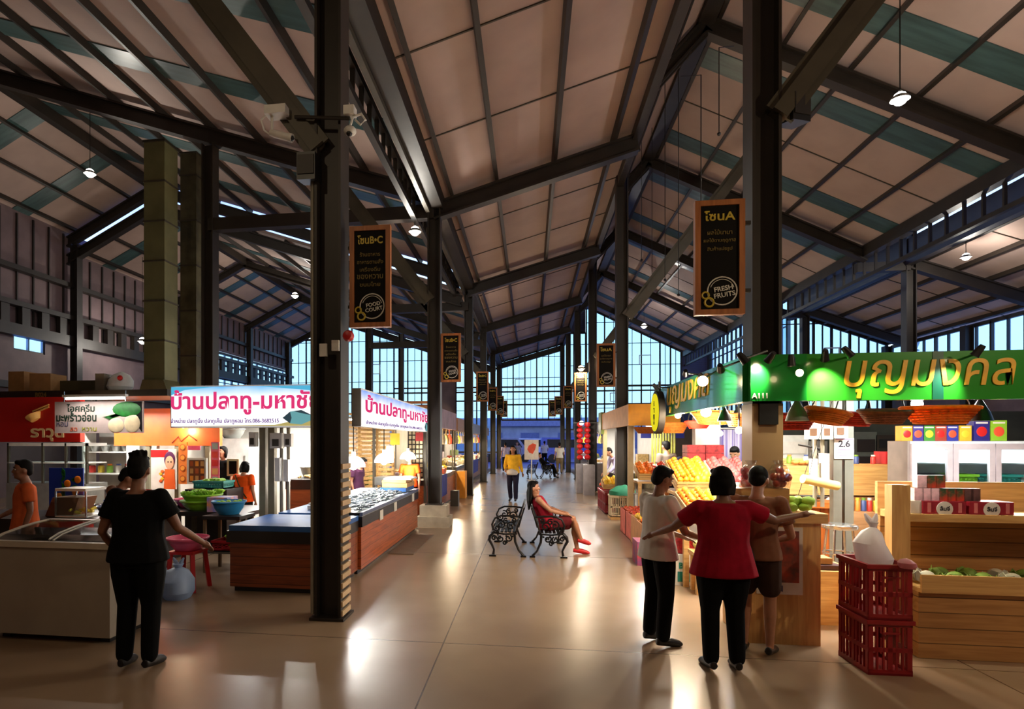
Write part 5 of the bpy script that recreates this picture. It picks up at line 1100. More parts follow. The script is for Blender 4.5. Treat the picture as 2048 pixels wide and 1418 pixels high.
def far_stall(side, y0, y1, face, awn, front, cloth, label, n, ht=.82, zt=2.5, bulbs=2, warm=True):
    s = side; x0, x1 = (face - 1.1, face) if s < 0 else (face, face + 1.1)
    c = counter('stall_counter', label + ', counter', x0, x1, y0, y1, ht, front, DARKT, .08, foot=.08)
    if cloth: MB().box(*((x1 - c.location.x + .0, x1 - c.location.x + .03) if s < 0 else (x0 - c.location.x - .03, x0 - c.location.x)), -(y1 - y0) / 2, (y1 - y0) * .1, .3, ht + .005).build('cloth', cloth, c)
    xf = face + (.02 if s < 0 else -.02)
    a = thing('stall_awning', label + ', sign board above', 'awning', (xf, (y0 + y1) / 2, 2.02)); D = (y1 - y0) / 2
    MB().box(-.03, .03, -D, D, 0, zt - 2.02).build('board', awn, a); MB().box(*((-1.0, -.03) if s < 0 else (.03, 1.0)), -D, -D + .05, 0, zt - 2.02).build('end_board', awn, a)
    MB().box(*((-1.0, -.03) if s < 0 else (.03, 1.0)), -D + .05, D, .2, .24).build('top', STEEL, a)
    for y in (y0 + .05, y1 - .05):
        t = thing('stall_post', label + (', near post' if y < (y0 + y1) / 2 else ', far post'), 'post', (face - s * -.06, y, ht)); MB().box(-.02, .02, -.02, .02, 0.003, 2.02 - ht).build('post_tube', STEEL2, t)
    for i in range(n):
        x = lerp(x0 + .1, x1 - .08, R.random()); y = lerp(y0 + .15, y1 - .15, R.random()); f = (x1 - x) if s < 0 else (x - x0)
        packet((x, y, ht + .003 + .09 * max(0, 1 - abs((x - (x0 + x1) / 2) / .5)) * R.random()), R.choice((0, 0, 1, 1, 2, 6, 3, 4, 5)), 'small packet heaped on the ' + label, 'packets on the ' + label, R.uniform(.9, 1.6))
    for i in range(bulbs):
        y = lerp(y0, y1, (i + .5) / bulbs); pendant(V((x0 + x1) / 2 - s * .2, y, 1.66), 2.2, 'lit bulb over the %s, %s' % (label, ('nearer one', 'farther one', 'farthest one')[i]), .07, warm, 60, name='stall_bulb', group='lit bulbs over the far stalls')
    for k in range(7):
        y = lerp(y0 + .3, y1 - .3, k / 6); o = MB().lathe([(.001, -.3), (.07, -.28), (.085, -.15), (.05, -.03), (.012, 0), (.012, .12), (.001, .12)], 10, sy=.5).build('hanging_packet', PKT[(0, 1, 4, 6, 1, 2, 3)[k]]); o.location = (face - s * -.12, y, 1.9); tag(o, 'packet hung under the sign board of the ' + label, 'packet', 'hanging packets at the ' + label)
    xb = x0 - .9 if s < 0 else x1 + .9
    b = MB().box(xb - .03, xb + .03, y0, y1, 0, 2.1).build('stall_partition', mat('stall_wall', 0)); tag(b, label + ', pale back panel', 'panel')
    for k in range(3):
        q = box_thing('stacked_box', label + ', box against the back panel, %s one' % ORD[k], 'box', xb + (.05 if s < 0 else -.45), xb + (.45 if s < 0 else -.05), lerp(y0, y1, .2 + .3 * k) - .2, lerp(y0, y1, .2 + .3 * k) + .25, 0, .9 + .3 * (k % 2), PKT[(k * 2 + int(y0)) % 7])
far_stall(-1, 12.95, 17.6, -2.2, AWN[0], BROWNY, CLOTH, 'left stall with the purple banner', 84, .84, 2.5, 2)
far_stall(-1, 19.2, 23.6, -2.35, AWN[2], FR2, None, 'third stall on the left', 60, .86, 2.45, 2)
far_stall(-1, 25.3, 30.2, -2.45, AWN[3], FR2, CLOTH, 'fourth stall on the left', 44, .86, 2.45, 2)
far_stall(-1, 31.6, 36.2, -2.5, AWN[2], FR2, None, 'last stall on the left', 18, .86, 2.45, 2)
far_stall(1, 21.6, 26.2, 2.5, AWN[3], FRG, None, 'grey stall beyond the red lantern string', 26, .8, 2.4, 2, False)
far_stall(1, 27.8, 35.5, 2.55, AWN[2], FRG, None, 'last stall on the right', 22, .86, 2.4, 2, False)
# slatted wooden front board of the left banner stall
t = thing('slatted_board', 'orange brown slatted board facing the entrance left of the second left column', 'board', (onY(842, 840, 12.7).x, 12.68, 2.1)); 
for i in range(5): MB().box(-.45, .45, 0, .03, i * .1, i * .1 + .06).build('slat', FRAMEW, t)
MB().box(-.45, -.41, .03, .06, 0, .47).box(.41, .45, .03, .06, 0, .47).build('upright', FRAMEW, t)
fe = thing('fire_extinguisher', 'red fire extinguisher at the corner of the banner stall, right of the column', 'extinguisher', (-1.98, 12.6, .55)); MB().lathe([(.001, 0), (.07, 0), (.075, .03), (.075, .38), (.05, .45), (.025, .48), (.001, .48)], 16).build('cylinder', RED, fe); MB().tube([(0, 0, .48), (0, 0, .54), (-.05, 0, .56)], .014, 8).tube([(0, 0, .52), (.07, 0, .48), (.085, 0, .2)], .01, 6).build('valve', BLACK, fe)
MB().box(-.11, .11, -.08, .12, -.55, -.01).build('stand_box', RED, fe)
box_thing('yellow_crate', 'tall yellow orange box at the end of the banner stall counter', 'box', -2.16, -1.9, 17.7, 18.2, 0, .8, mat('box_amber', (226, 150, 40), .6)); box_thing('yellow_tray', 'flat yellow tray on the left stall with the purple banner', 'tray', -2.6, -2.25, 14.2, 15.0, 1.08, 1.12, mat('tray_yellow', (226, 210, 60), .5))
box_thing('folding_stool', 'small folding stool on the floor beside the banner stall', 'stool', -2.05, -1.85, 15.5, 15.8, 0, .4, STEEL2)
# red lantern string and bins at the right
t = thing('lantern_string', 'two strings of red round lanterns hanging by the right stalls', 'lanterns', (onY(1165, 880, 20.5).x, 20.3, 0)); 
for c_ in (-.1, .14):
    MB().tube([(c_, 0, 2.3), (c_, 0, 1.0)], .006, 5).build('cord', BLACK, t)
    for i in range(7): MB().lathe([(.001, -.085), (.05, -.08), (.1, -.03), (.1, .03), (.05, .08), (.001, .085)], 12, (c_, 0, 1.16 + i * .18)).build('lantern', mat('lantern_red', (214, 30, 34), .5), t)
MB().bar((-.3, 0, 2.3), (.9, 0, 2.3), .03).build('hanging_rail', STEEL2, t)
for i, (px, y) in enumerate(((1163, 20.2), (1178, 19.4))): box_thing('metal_bin', ('grey metal bin under the red lanterns, left one', 'grey metal bin under the red lanterns, right one')[i], 'bin', onY(px, 930, y).x - .17, onY(px, 930, y).x + .17, y - .15, y + .2, 0, .95, mat('bin_grey', (170, 166, 172), .4, .4))
box_thing('low_wall', 'dark panelled counter front along the right of the aisle beyond the bins', 'counter', 2.2, 2.5, 20.8, 21.5, 0, .95, FRG)
pendant(V(onY(1162, 738, 20.6).x, 20.6, onY(1162, 738, 20.6).z), 4.9, 'very bright warm lamp above the third fruits zone sign', .13, True, 90, name='flood_lamp', group=None)
P = onY(1163, 847, 19.); pendant(V(P.x, 19., P.z), 2.5, 'bright white bulb above the red lantern strings', .09, False, 30, name='stall_bulb', group=None)

for i, (px, pt, pb, Y) in enumerate(((1330, 95, 560, 13.), (1357, 90, 590, 13.), (1283, 230, 520, 16.), (1304, 228, 560, 16.), (1402, 150, 410, 9.), (1438, 95, 268, 10.))):
    a = onY(px, pt, Y); b_ = onY(px, pb, Y); t = thing('hanging_cable', 'thin cable hanging between the right columns, %s from the left' % ('third', 'fourth', 'first', 'second', 'fifth', 'sixth')[i], 'cable', (a.x, Y, b_.z)); h = a.z - b_.z
    MB().tube([(0, 0, 0), (0, 0, h), (.25 if i % 2 else -.25, .1, h + .06)], .008, 5).build('wire', BLACK, t); MB().sph((0, 0, 0), .03, 8, 6).build('end_plug', BLACK, t)
# ================================================================ right: green fruit stall
FX, FY = 1.85, 5.46
GREEN = mat('fascia_green', (24, 128, 44), .22, 0, .08, .6, coat=.4); GREENL = mat('fascia_lime', (70, 160, 40), .25, 0, .08, .6, coat=.4); GOLD = mat('gold_lettering', (250, 186, 40), .4, .0, .2, 8); GRT = mat('fascia_teal', (20, 84, 60), .3)
zt, zb = onY(1600, 709, FY).z, onY(1600, 802, FY).z; H = zt - zb
gf = thing('green_fascia', 'green fascia with gold brush lettering across the right stall front', 'sign', (FX, FY, zb))
MB().box(.0, .44, -.04, .04, 0, H).build('corner_panel', GREEN, gf)
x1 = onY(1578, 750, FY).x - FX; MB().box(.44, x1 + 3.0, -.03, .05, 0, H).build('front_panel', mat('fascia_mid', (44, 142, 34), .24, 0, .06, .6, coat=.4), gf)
xs = onY(1868, 750, FY).x - FX; MB().box(xs - .03, xs + .05, -.034, -.03, 0, H).build('dark_seam', GRT, gf)
a = onY(1684, 750, FY).x - FX; b_ = onY(1966, 750, FY).x - FX; w6 = b_ - a
text('บุญมงคล', GOLD, w=w6 * 1.2, h=H * .8, name='gold_lettering', parent=gf, loc=(a + w6 * .6, -.036, H * .44), bold=.005, shear=.18)
xa = onY(1515, 798, FY).x - FX; text('A111', WHT, h=.045, name='unit_number', parent=gf, loc=(xa, -.045, .045), bold=.02)
cl = MB().box(-.124, .124, -.128, .128, .03, 2.02).build('tan_cladding', mat('cladding_tan', (176, 142, 100), .5, 0, .1, 3), colR[0]); MB().box(-.075, .075, -.16, -.128, 1.84, 2.02).build('dark_bracket', BLACK, colR[0])
MB().box(-.04, .04, .04, 3.55, 0, H).build('side_panel', GREEN, gf)
o = text('บุญมงคล', GOLD, w=1.9, h=H * .85, name='gold_lettering', parent=gf, loc=(-.046, 1.95, H * .5), bold=.005, shear=.18, rz=-PI / 2)
MB().box(-.06, .06, 3.55, 3.65, 0, H).build('end_post', GRT, gf)
MB().box(.0, 3.4, .3, .36, H - .05, H).box(.0, .06, .05, 3.5, H - .05, H).build('frame_rail', STEEL, gf)
# spotlights
for i, (px, py, lit, aim) in enumerate(((1540, 716, 40, (1513, 752)), (1583, 724, 22, None), (1650, 713, 80, (1648, 772)), (1697, 706, 75, None), (1955, 704, 45, (1872, 800)))):
    P = onY(px, py, FY - .2); A = onY(*(aim or (px, py + 60)), FY - .04) if aim else {1: V(2.15, 5.2, .9), 3: V(3.9, 5.3, .8)}[i]
    spot_head(P, A, ('round spotlight left of the gold lettering, over the corner panel', 'spotlight with its lit face turned down beside the corner panel', 'spotlight on an arm left of the gold lettering', 'spotlight on an arm at the first gold letter', 'spotlight above the last gold letters')[i], lit, (1, .95, .7) if i != 4 else (.85, 1, .9), V(P.x + .1, FY - .02, zt - .03))
    if i == 1: MB().sph((.02, -.1, -.1), .03, 8, 6).build('lit_bulb', BULBW, [q for q in bpy.data.objects if q.name.startswith('spotlight')][-1])
for i, (px, py, lit, aim) in enumerate(((1487, 718, 0, None), (1441, 737, 24, (1453, 790)), (1407, 757, 0, None), (1371, 746, 20, (1370, 800)), (1312, 775, 0, None))):
    P = onX(px, py, FX - .22); A = onX(*aim, FX - .04) if aim else P + V(.2, 0, -.25)
    s = spot_head(P, A, ('spotlight at the corner of the side fascia', 'second spotlight along the side fascia', 'lit spotlight shining at us from the side fascia', 'fourth spotlight along the side fascia, over its lettering', 'last spotlight at the far end of the side fascia')[i], lit, (1, .95, .75), V(FX - .03, P.y + .05, zt - .03))
    if i == 2: MB().sph((-.02, -.05, -.03), .05, 10, 8).build('lit_bulb', BULBW, s); lamp('lamp_light', (-.03, -.12, -.06), 5, (1, .8, .5), .03, parent=s)
# round yellow sign
P = onX(1316, 825, 1.72); rs = thing('round_sign', 'round yellow sign with black rim at the far end of the side fascia', 'sign', P); Mx = Matrix.Rotation(-PI / 2, 3, 'Y')
MB().lathe([(.001, -.04), (.29, -.04), (.29, .04), (.001, .04)], 32, (0, 0, 0), Mx).build('rim', BOARD, rs); MB().lathe([(.001, .04), (.255, .04), (.255, .05), (.001, .05)], 32, (0, 0, 0), Mx).build('yellow_face', emit('sign_face_yellow', (250, 232, 40), .85), rs)
for i, z in enumerate((.12, .03, -.06, -.13)): text('ผลไม้'[i % 3] if False else ('ร้', 'า', 'น', 'ค้')[i], BOARD, h=.07, name='lettering', parent=rs, loc=(-.052, 0, z), bold=.02, rz=-PI / 2)
MB().bar((.02, 0, .28), (.02, 0, .42), .03).build('hanger', STEEL, rs)
# bulbs glowing along the fruit display and cone shades
for i, (px, py, Y, r, pw, warm) in enumerate(((1356, 832, 8.0, .055, 80, True), (1412, 826, 6.9, .075, 90, False), (1478, 862, 6.4, .05, 20, True), (1440, 868, 7.4, .045, 14, True))):
    P = onY(px, py, Y); pendant(V(*P), 2.42, ('warm glowing bulb next to the round yellow sign', 'big white glaring bulb under the side fascia', 'round white bulb left of the nearest right column', 'small round bulb over the white pillar')[i], r, warm, pw, name='fruit_bulb', group='bulbs over the fruit display', shade=False)
for i, (px, py, Y) in enumerate(((1594, 842, 5.75), (1449, 842, 6.6), (1476, 838, 7.0), (1960, 842, 5.9))):
    P = onY(px, py, Y); t = thing('cone_lamp', ('grey cone lamp shade right of the nearest right column', 'dark cone lamp shade left of the nearest right column', 'small dark cone shade behind another left of the column', 'dark lamp shade at the right edge under the fascia')[i], 'lamp', P, 0, 'cone lamp shades'); r = .095 if i in (0, 3) else .07
    MB().lathe([(r, 0), (r * .75, r * .8), (r * .3, r * 1.7), (r * .12, r * 2), (.001, r * 2), (.001, r * 1.9), (r * .7, r * .75), (r * .96, .005)], 18).build('lamp_shade', mat('shade_grey', (128, 122, 120), .5) if i == 0 else BLACK, t); MB().tube([(0, 0, r * 2), (0, 0, 2.45 - P.z)], .006, 5).build('cord', BLACK, t)
P = onY(1834, 810, 5.78); pendant(V(*P), 2.4, 'glaring white bulb behind the hanging baskets', .06, False, 12, name='fruit_bulb', group=None, shade=False)
# hanging baskets
WICK = mat('wicker_orange', (226, 140, 54), .6, 0, .35, 30, trans=.45); WICKD = mat('wicker_brown', (130, 72, 40), .6, 0, .4, 30, trans=.3); WICKR = mat('wicker_red', (190, 48, 32), .5, 0, .3, 30, trans=.4)
for i, (px, py, Y, r, h, m, sy, tl, lb) in enumerate(((1652, 845, 5.75, .18, .1, WICK, .8, (0, .2, 0), 'orange woven basket right of the grey cone lamp'), (1585, 858, 6.0, .2, .12, WICKR, .7, (0, 0, 0), 'red woven basket behind the grey cone lamp'), (1705, 850, 6.1, .2, .1, WICKR, .7, (0, .05, 0), 'red woven basket in the middle of the hanging row'), (1768, 845, 5.8, .2, .1, WICKD, .8, (.1, .0, 0), 'brown woven basket hanging above the fridge edge'), (1880, 846, 5.8, .3, .13, WICK, .6, (0, 0, 0), 'widest woven basket, hanging over the juice boxes'), (1560, 850, 6.3, .14, .1, WICKR, .7, (0, 0, 0), 'small red basket against the nearest right column'),
    (1347, 865, 9.3, .2, .13, WICK, .8, (0, 0, 0), 'orange basket beside the round yellow sign'), (1425, 846, 7.6, .24, .12, WICK, .8, (.15, 0, 0), 'orange basket under the glaring white bulb'), (1480, 852, 6.9, .16, .12, WICK, .8, (0, 0, 0), 'small orange basket left of the nearest right column'), (1396, 856, 8.4, .16, .08, WICKR, .8, (0, 0, 0), 'small red basket between two orange ones'))):
    P = onY(px, py, Y); basket(V(*P), lb, r, h, m, sy, tl, cords=max(.05, 2.4 - P.z - h))
# ---------------------------------------------------------------- near counter with raised box and poster
pc = thing('pine_counter', 'pale wooden counter with a poster front at the nearest right column', 'counter', (2.08, 5.7, 0)); 
MB().box(-.28, .3, -.32, -.24, 0, 1.02).box(.22, .3, -.24, .3, 0, 1.02).box(-.28, -.24, -.24, .3, 0, 1.02).build('body', PINEZ, pc, bevel=.004); MB().box(-.3, .34, -.36, -.24, 1.02, 1.1).box(.18, .34, -.24, .32, 1.02, 1.1).build('worktop', PINE, pc, bevel=.006)
po = MB().box(-.2, .16, -.328, -.32, .42, .98).build('poster', mat('poster_white', (222, 214, 200), .5), pc); MB().box(-.17, .13, -.332, -.328, .52, .95).build('poster_picture', mat('poster_print', (176, 66, 40), .5, 0, .5, 9, c2=(70, 52, 44)), po); text('N', mat('print_grey', 0), h=.05, name='lettering', parent=po, loc=(-.02, -.332, .47), bold=.04)
x0 = onY(1462, 980, 5.35).x; x1 = onY(1578, 980, 5.35).x
rb = thing('display_box', 'raised pale wooden display box carrying bagged fruit', 'box', ((x0 + x1) / 2, 5.40, 1.103)); MB().box(-(x1 - x0) / 2, (x1 - x0) / 2, -.06, .06, 0, .2).build('body', PINE, rb, bevel=.005)
NETB = mat('clear_bag', (226, 150, 140), .3, 0, .3, 10, trans=.3); zb2 = 1.306
for i, (px, n, lb) in enumerate(((1498, 'apple', 'clear bag of pinkish fruit on the raised wooden box, left one'), (1553, 'apple', 'clear bag of dark red apples on the raised wooden box, right one'))):
    P = onY(px, 975, 5.45); t = thing('fruit_bag', lb, 'bag', (P.x, 5.40, zb2)); 
    for k in range(9): MB().sph((R.uniform(-.055, .055), R.uniform(-.05, .05), .04 + .05 * (k // 4)), .036, 10, 7).build('bagged_fruit', APPLE if i else PINKF, t)
    q = MB().lathe([(.001, 0), (.085, 0), (.1, .06), (.09, .14), (.05, .19), (.03, .2), (.05, .23), (.001, .23)], 16)
    for v in q.bm.verts: f = 1 + .2 * mnoise.noise(v.co * 14); v.co.x *= f; v.co.y *= f
    q.build('clear_bag', glass('film', (240, 240, 240), .75, .15), t)
for i in range(8): o = MB().lathe([(.001, -.05), (.03, -.045), (.042, 0), (.025, .045), (.001, .05)], 10).build('guava', GUAVA); P = onY(1598 + i * 5, 1020, 5.3); o.location = (P.x, 5.4 + R.uniform(-.02, .2), 1.145 + (.05 if i % 3 == 1 else 0)); o.rotation_euler = (1.4, R.uniform(-1, 1), R.uniform(0, 6)); tag(o, 'yellow green fruit on the pine counter corner', 'fruit', 'green fruit on the pine counter')
# low stack of dark trays
P = onY(1632, 1135, 6.2); box_thing('dark_tray', 'dark flat tray on the pine step behind the poster counter', 'tray', P.x - .17, P.x + .17, 6.05, 6.3, .5, .54, mat('tray_plum', (70, 40, 44), .5)); box_thing('pine_step', 'low pine step behind the poster counter', 'step', P.x - .3, P.x + .3, 6., 6.5, 0, .497, PINE); box_thing('brown_folder', 'brown flat box leaning on the dark tray', 'box', P.x - .15, P.x + .1, 6.1, 6.28, .545, .6, CARD)
# orange wooden table with hanging scale and paper roll
x0, x1, _, z1 = bY(1580, 1674, 1004, 1100, 7.7); ot = thing('orange_table', 'orange striped wooden table between the counter and the grey posts', 'table', ((x0 + x1) / 2, 8., 0)); W = x1 - x0
MB().box(-W / 2 - .03, W / 2 + .03, -.33, .3, z1 - .07, z1).build('table_top', wood('orange_top', (206, 120, 50), (170, 86, 34), 'X', 3, .4), ot, bevel=.005); MB().box(-W / 2 + .03, W / 2 - .02, -.28, .25, 0.0, z1 - .07).build('plank_front', ORW, ot)
P = onY(1625, 1000, 7.9); hs = thing('hanging_scale', 'hanging pan scale over the orange table', 'scale', (P.x, 7.9, z1 + .02)); MB().lathe([(.001, 0), (.14, .01), (.17, .035), (.16, .035), (.13, .018), (.001, .012)], 20).build('pan', BLACK, hs)
q = MB(); [q.tube([(.15 * math.cos(a), .15 * math.sin(a), .035), (0, 0, .6)], .004, 4) for a in (.5, 2.6, 4.7)]; q.tube([(0, 0, .6), (0, 0, .78)], .012, 6).tube([(-.16, 0, .66), (.12, 0, .6)], .012, 6); q.sph((.08, 0, .56), .04); q.tube([(0, 0, .78), (0, 0, 2.42 - z1)], .006, 4); q.build('beam_and_chain', BLACK, hs)
P = onY(1642, 965, 7.2); pr = thing('paper_roll', 'pale yellow roll lying tilted in front of the wood counter', 'roll', P); pr.rotation_euler = (0, .2, .25); MB().tube([(-.22, 0, 0), (.2, 0, 0)], .05, 18).build('roll', mat('roll_cream', (236, 212, 130), .6), pr); MB().tube([(.2, 0, 0), (.205, 0, 0)], .03, 14).build('core', CARD, pr); MB().tube([(-.15, 0, .05), (-.15, .0, .3), (.0, 0, 1.2)], .004, 4).build('cord', BLACK, pr)
# steel stool
P = onY(1679, 1140, 7.0); sl = thing('steel_stool', 'tall round steel stool beside the red crates', 'stool', (P.x, 7.0, 0)); MB().lathe([(.001, .76), (.16, .76), (.17, .775), (.17, .8), (.15, .81), (.001, .805)], 22).build('seat', CHROME, sl)
for k in range(4): a = PI / 4 + k * PI / 2; MB().tube([(.12 * math.cos(a), .12 * math.sin(a), .77), (.2 * math.cos(a), .2 * math.sin(a), .0)], .013, 8).build('leg', CHROME, sl)
for z, r in ((.5, .155), (.2, .185)): MB().tube([(r * math.cos(k * PI / 12), r * math.sin(k * PI / 12), z) for k in range(24)], .01, 6, True).build('foot_ring', CHROME, sl)
# grey posts with electric boxes and notice
P = onY(1683, 900, 7.4); gp = thing('service_post', 'pair of grey posts with electric boxes inside the right stall', 'post', (P.x, 7.4, 0)); PG = mat('post_bluegrey', (120, 124, 118), .4, .3)
for dx in (-.06, .06): MB().box(dx - .045, dx + .045, -.045, .045, 0, 2.35).build('steel_tube', PG, gp)
for dx in (-.28, -.2): MB().tube([(dx, 0, .95), (dx, 0, 2.35)], .022, 8).build('pipe', PIPE, gp)
for x, z, w_, h_ in ((-.34, 1.72, .14, .18), (-.2, 1.72, .12, .19), (-.06, 1.73, .14, .17), (-.22, 1.22, .08, .34), (-.33, 1.2, .06, .3)):
    bx = MB().box(x - w_ / 2, x + w_ / 2, -.12, -.045, z, z + h_).build('meter_box', WHITE, gp, bevel=.008)
    if h_ < .2: MB().box(x - w_ * .3, x + w_ * .2, -.126, -.119, z + .04, z + .12).build('meter_window', mat('window_brown', (110, 80, 60), .4), bx)
nb = MB().box(-.1, .1, -.06, -.05, 1.5, 1.73).build('notice_sheet', mat('paper', (226, 224, 234), .6), gp, bevel=0); text('2.6', mat('ink', (30, 26, 40), .5), w=.12, name='lettering', parent=nb, loc=(0, -.062, 1.67), bold=.03, depth=.001)
q = MB(); [q.box(-.07, .07 - .02 * (i % 2), -.0625, -.06, 1.6 - i * .03, 1.606 - i * .03) for i in range(3)]; q.box(-.09, .09, -.0625, -.06, 1.715, 1.725); q.build('printed_lines', mat('ink_violet', (140, 90, 160), .5), nb)
# rear kitchen: wood counter, dark shelves
x0, x1, z0, z1 = bY(1556, 1812, 932, 990, 9.2); x1 += .2
kc = thing('kitchen_counter', 'long pale wood kitchen counter across the back of the right stall', 'counter', ((x0 + x1) / 2, 9.5, 0)); W = x1 - x0
MB().box(-W / 2, W / 2, -.27, .3, 0, z0 - .02).build('lower_front', wood('pine_pinkish', (196, 150, 106), (170, 122, 80), 'X', 3, .5), kc); MB().box(-W / 2 - .02, W / 2, -.33, .3, z0, z1).build('upper_front', PINE, kc, bevel=.004); MB().box(-W / 2 - .02, W / 2, -.1, .3, z1, z1 + .02).build('worktop', PINE, kc)
for i in range(7): jar((x0 + .25 + i * (W - .4) / 6.5, 9.45, z1 + .023), i + 2, 'sauce jar on the pale kitchen counter, %s from the left' % ['first', 'second', 'third', 'fourth', 'fifth', 'sixth', 'seventh'][i], 'jars on the kitchen counter', .13, .035)
P = onY(1790, 920, 9.4); box_thing('red_box', 'red plastic box on the kitchen counter beside the fridge', 'box', P.x - .12, P.x + .14, 9.4, 9.7, z1 + .023, z1 + .2, RED)
for i in range(14): o = MB().sph((0, 0, 0), (.05, .035, .03), 8, 6).build('bread_roll', mat('bread', (206, 150, 80), .6)); P = onY(1588 + i * 4.2, 925, 9.35); o.location = (P.x, 9.3 + .1 * (i % 3), z1 + .045); tag(o, 'brown roll on the left end of the kitchen counter', 'food', 'rolls on the kitchen counter')
P = onY(1590, 920, 9.5); box_thing('yellow_tray', 'long yellow tray at the left of the kitchen counter', 'tray', P.x - .25, P.x + .25, 9.52, 9.75, z1 + .023, z1 + .09, mat('tray_cream', (236, 218, 140), .5))
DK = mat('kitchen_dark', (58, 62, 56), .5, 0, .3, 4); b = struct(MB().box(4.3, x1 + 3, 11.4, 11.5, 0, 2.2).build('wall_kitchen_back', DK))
for i, (px, w_, z_, h_, m) in enumerate(((1580, .5, .9, .9, FRIDGE), (1630, .3, 1.2, .5, STEELL), (1725, .34, .9, .95, mat('oven_grey', (110, 116, 110), .35, .5)), (1775, .45, 1.15, .65, STEEL))):
    P = onY(px, 900, 11.); t = box_thing('kitchen_cabinet', ('white cabinet with papers behind the kitchen counter', 'small steel cabinet behind the kitchen counter', 'tall grey oven behind the grey posts', 'black rack of trays beside the fridge')[i], 'cabinet', P.x - w_ / 2, P.x + w_ / 2, 10.9, 11.35, z_ - .9, z_ + h_, m)
    for k in range(3): MB().box(-w_ * .4, w_ * .4, -.24, -.225, z_ * 0 + .95 + k * h_ * .3, .95 + k * h_ * .3 + h_ * .22).build('drawer', [WHITE, STEELL, DARKT, BLACK][i], t)
# right wooden shelf stand
x0 = onY(1784, 1000, 5.3).x; x1 = onY(1821, 1000, 5.3).x; zt2 = onY(1800, 970, 5.3).z; X1 = 4.9
ws = thing('pine_shelf_stand', 'pale wooden display stand with red boxes at the right edge', 'stand', (x0, 5.3, 0))
MB().box(0, x1 - x0, 0, .1, 0, zt2).build('end_post', PINEZ, ws, bevel=.004); zs = onY(1900, 1030, 5.3).z; BRP = wood('board_tan', (190, 140, 84), (160, 110, 60), 'X', 3, .5, .12)
MB().box(x1 - x0, X1 - x0, .02, .42, zs - .06, zs).build('upper_shelf', PINE, ws); MB().box(x1 - x0, X1 - x0, .42, .46, .5, zs - .06).build('back_board', BRP, ws); MB().box(x1 - x0, X1 - x0, .46, .5, zs - .06, zt2).build('rear_rail', PINE, ws)
zt3 = .66; MB().box(x1 - x0, X1 - x0, -.12, .42, zt3 - .14, zt3 - .11).box(x1 - x0, X1 - x0, -.14, -.12, zt3 - .14, zt3).build('lower_tray', PINE, ws); MB().box(x1 - x0, X1 - x0, -.1, .42, 0, zt3 - .14).build('base', BRP, ws)
GN = mat('cabbage_green', (120, 150, 60), .6, 0, .35, 12)
for i in range(12):
    q = MB().sph((0, 0, 0), .06, 10, 8)
    for k in range(6): a = k * 1.05; q.prism([(-.04, 0), (.04, 0), (.055, .05), (0, .085), (-.055, .05)], -.003, .003, 'XZ', Matrix.Rotation(a, 4, 'Z') @ Matrix.Translation((0, -.05, -.04)) @ Matrix.Rotation(.35, 4, 'X'))
    o = q.build('cabbage', GN if i % 3 else mat('cabbage_pale', (196, 190, 170), .6, 0, .2, 12)); o.location = (x1 + .1 + (i % 6) * .2, 5.27 + .17 * (i // 6), zt3 - .045); o.rotation_euler = (R.uniform(-.4, .4), R.uniform(-.4, .4), R.uniform(0, 6)); tag(o, 'green cabbage in the low tray of the pine stand', 'vegetable', 'cabbages in the pine stand')
CR = mat('box_crimson', (150, 24, 44), .45); CRW = mat('box_white_print', (228, 220, 214), .5)
def crimson_art(t, L, W, H):
    MB().lathe([(.001, 0), (.06, 0), (.06, .004), (.001, .004)], 18, (0, -W / 2, H * .4), Matrix.Rotation(PI / 2, 3, 'X')).build('white_oval', CRW, t); text('ลิ้นจี่', mat('ink', 0), w=.07, name='lettering', parent=t, loc=(0, -W / 2 - .006, H * .45), bold=.02, depth=.001)
    q = MB(); [q.box(s * L * .36 - .012, s * L * .36 + .012, -W / 2 - .003, -W / 2, H * .1, H * .9) for s in (-1, 1)]; q.build('side_print', mat('print_rose', (214, 120, 120), .5), t)
for i, (pa, pb_) in enumerate(((1848, 1934), (1941, 2030))):
    xa, xb = onY(pa, 1010, 5.34).x, onY(pb_, 1010, 5.34).x; carton(((xa + xb) / 2, 5.45, zs + .002), ('crimson fruit box with a white oval on the shelf, left one', 'crimson fruit box with a white oval on the shelf, right one')[i], xb - xa, .2, .1, CR, art=crimson_art)
xa = onY(1837, 1010, 5.34).x; carton((xa, 5.45, zs + .002), 'small white and red carton left of the crimson boxes', .08, .16, .1, CRW)
TIN = [mat('tin_pink', (232, 186, 200), .4, 0, .3, 14), mat('tin_green', (50, 76, 50), .4, 0, .5, 14, c2=(200, 60, 40)), mat('tin_dark', (96, 66, 66), .4, 0, .4, 14)]
tins = {}
for i, (px, k, l) in enumerate([(1836, 0, 0), (1852, 0, 0), (1868, 0, 0), (1885, 1, 0), (1902, 1, 0), (1918, 1, 0), (1935, 2, 0), (1949, 2, 0), (1842, 0, 1), (1862, 1, 1), (1879, 1, 1)]):
    P = onY(px, 990, 5.4); z = zs + .104 + (.104 if l else 0)
    lb = ['pink', 'green and red', 'dark plum'][k] + ' juice carton ' + ('on top of the carton row' if l else 'in the row on the crimson boxes')
    if k not in tins: t = thing('juice_carton', lb, 'carton', (P.x, 5.42, z), 0, 'small juice cartons on the stand'); MB().box(-.034, .034, -.034, .034, 0, .1).build('body', TIN[k], t, bevel=.003); MB().box(-.03, .03, -.005, .005, .1, .101).build('top_flap', CRW, t); tins[k] = t
    else: dup(tins[k], (P.x, 5.42, z), 0, lb)
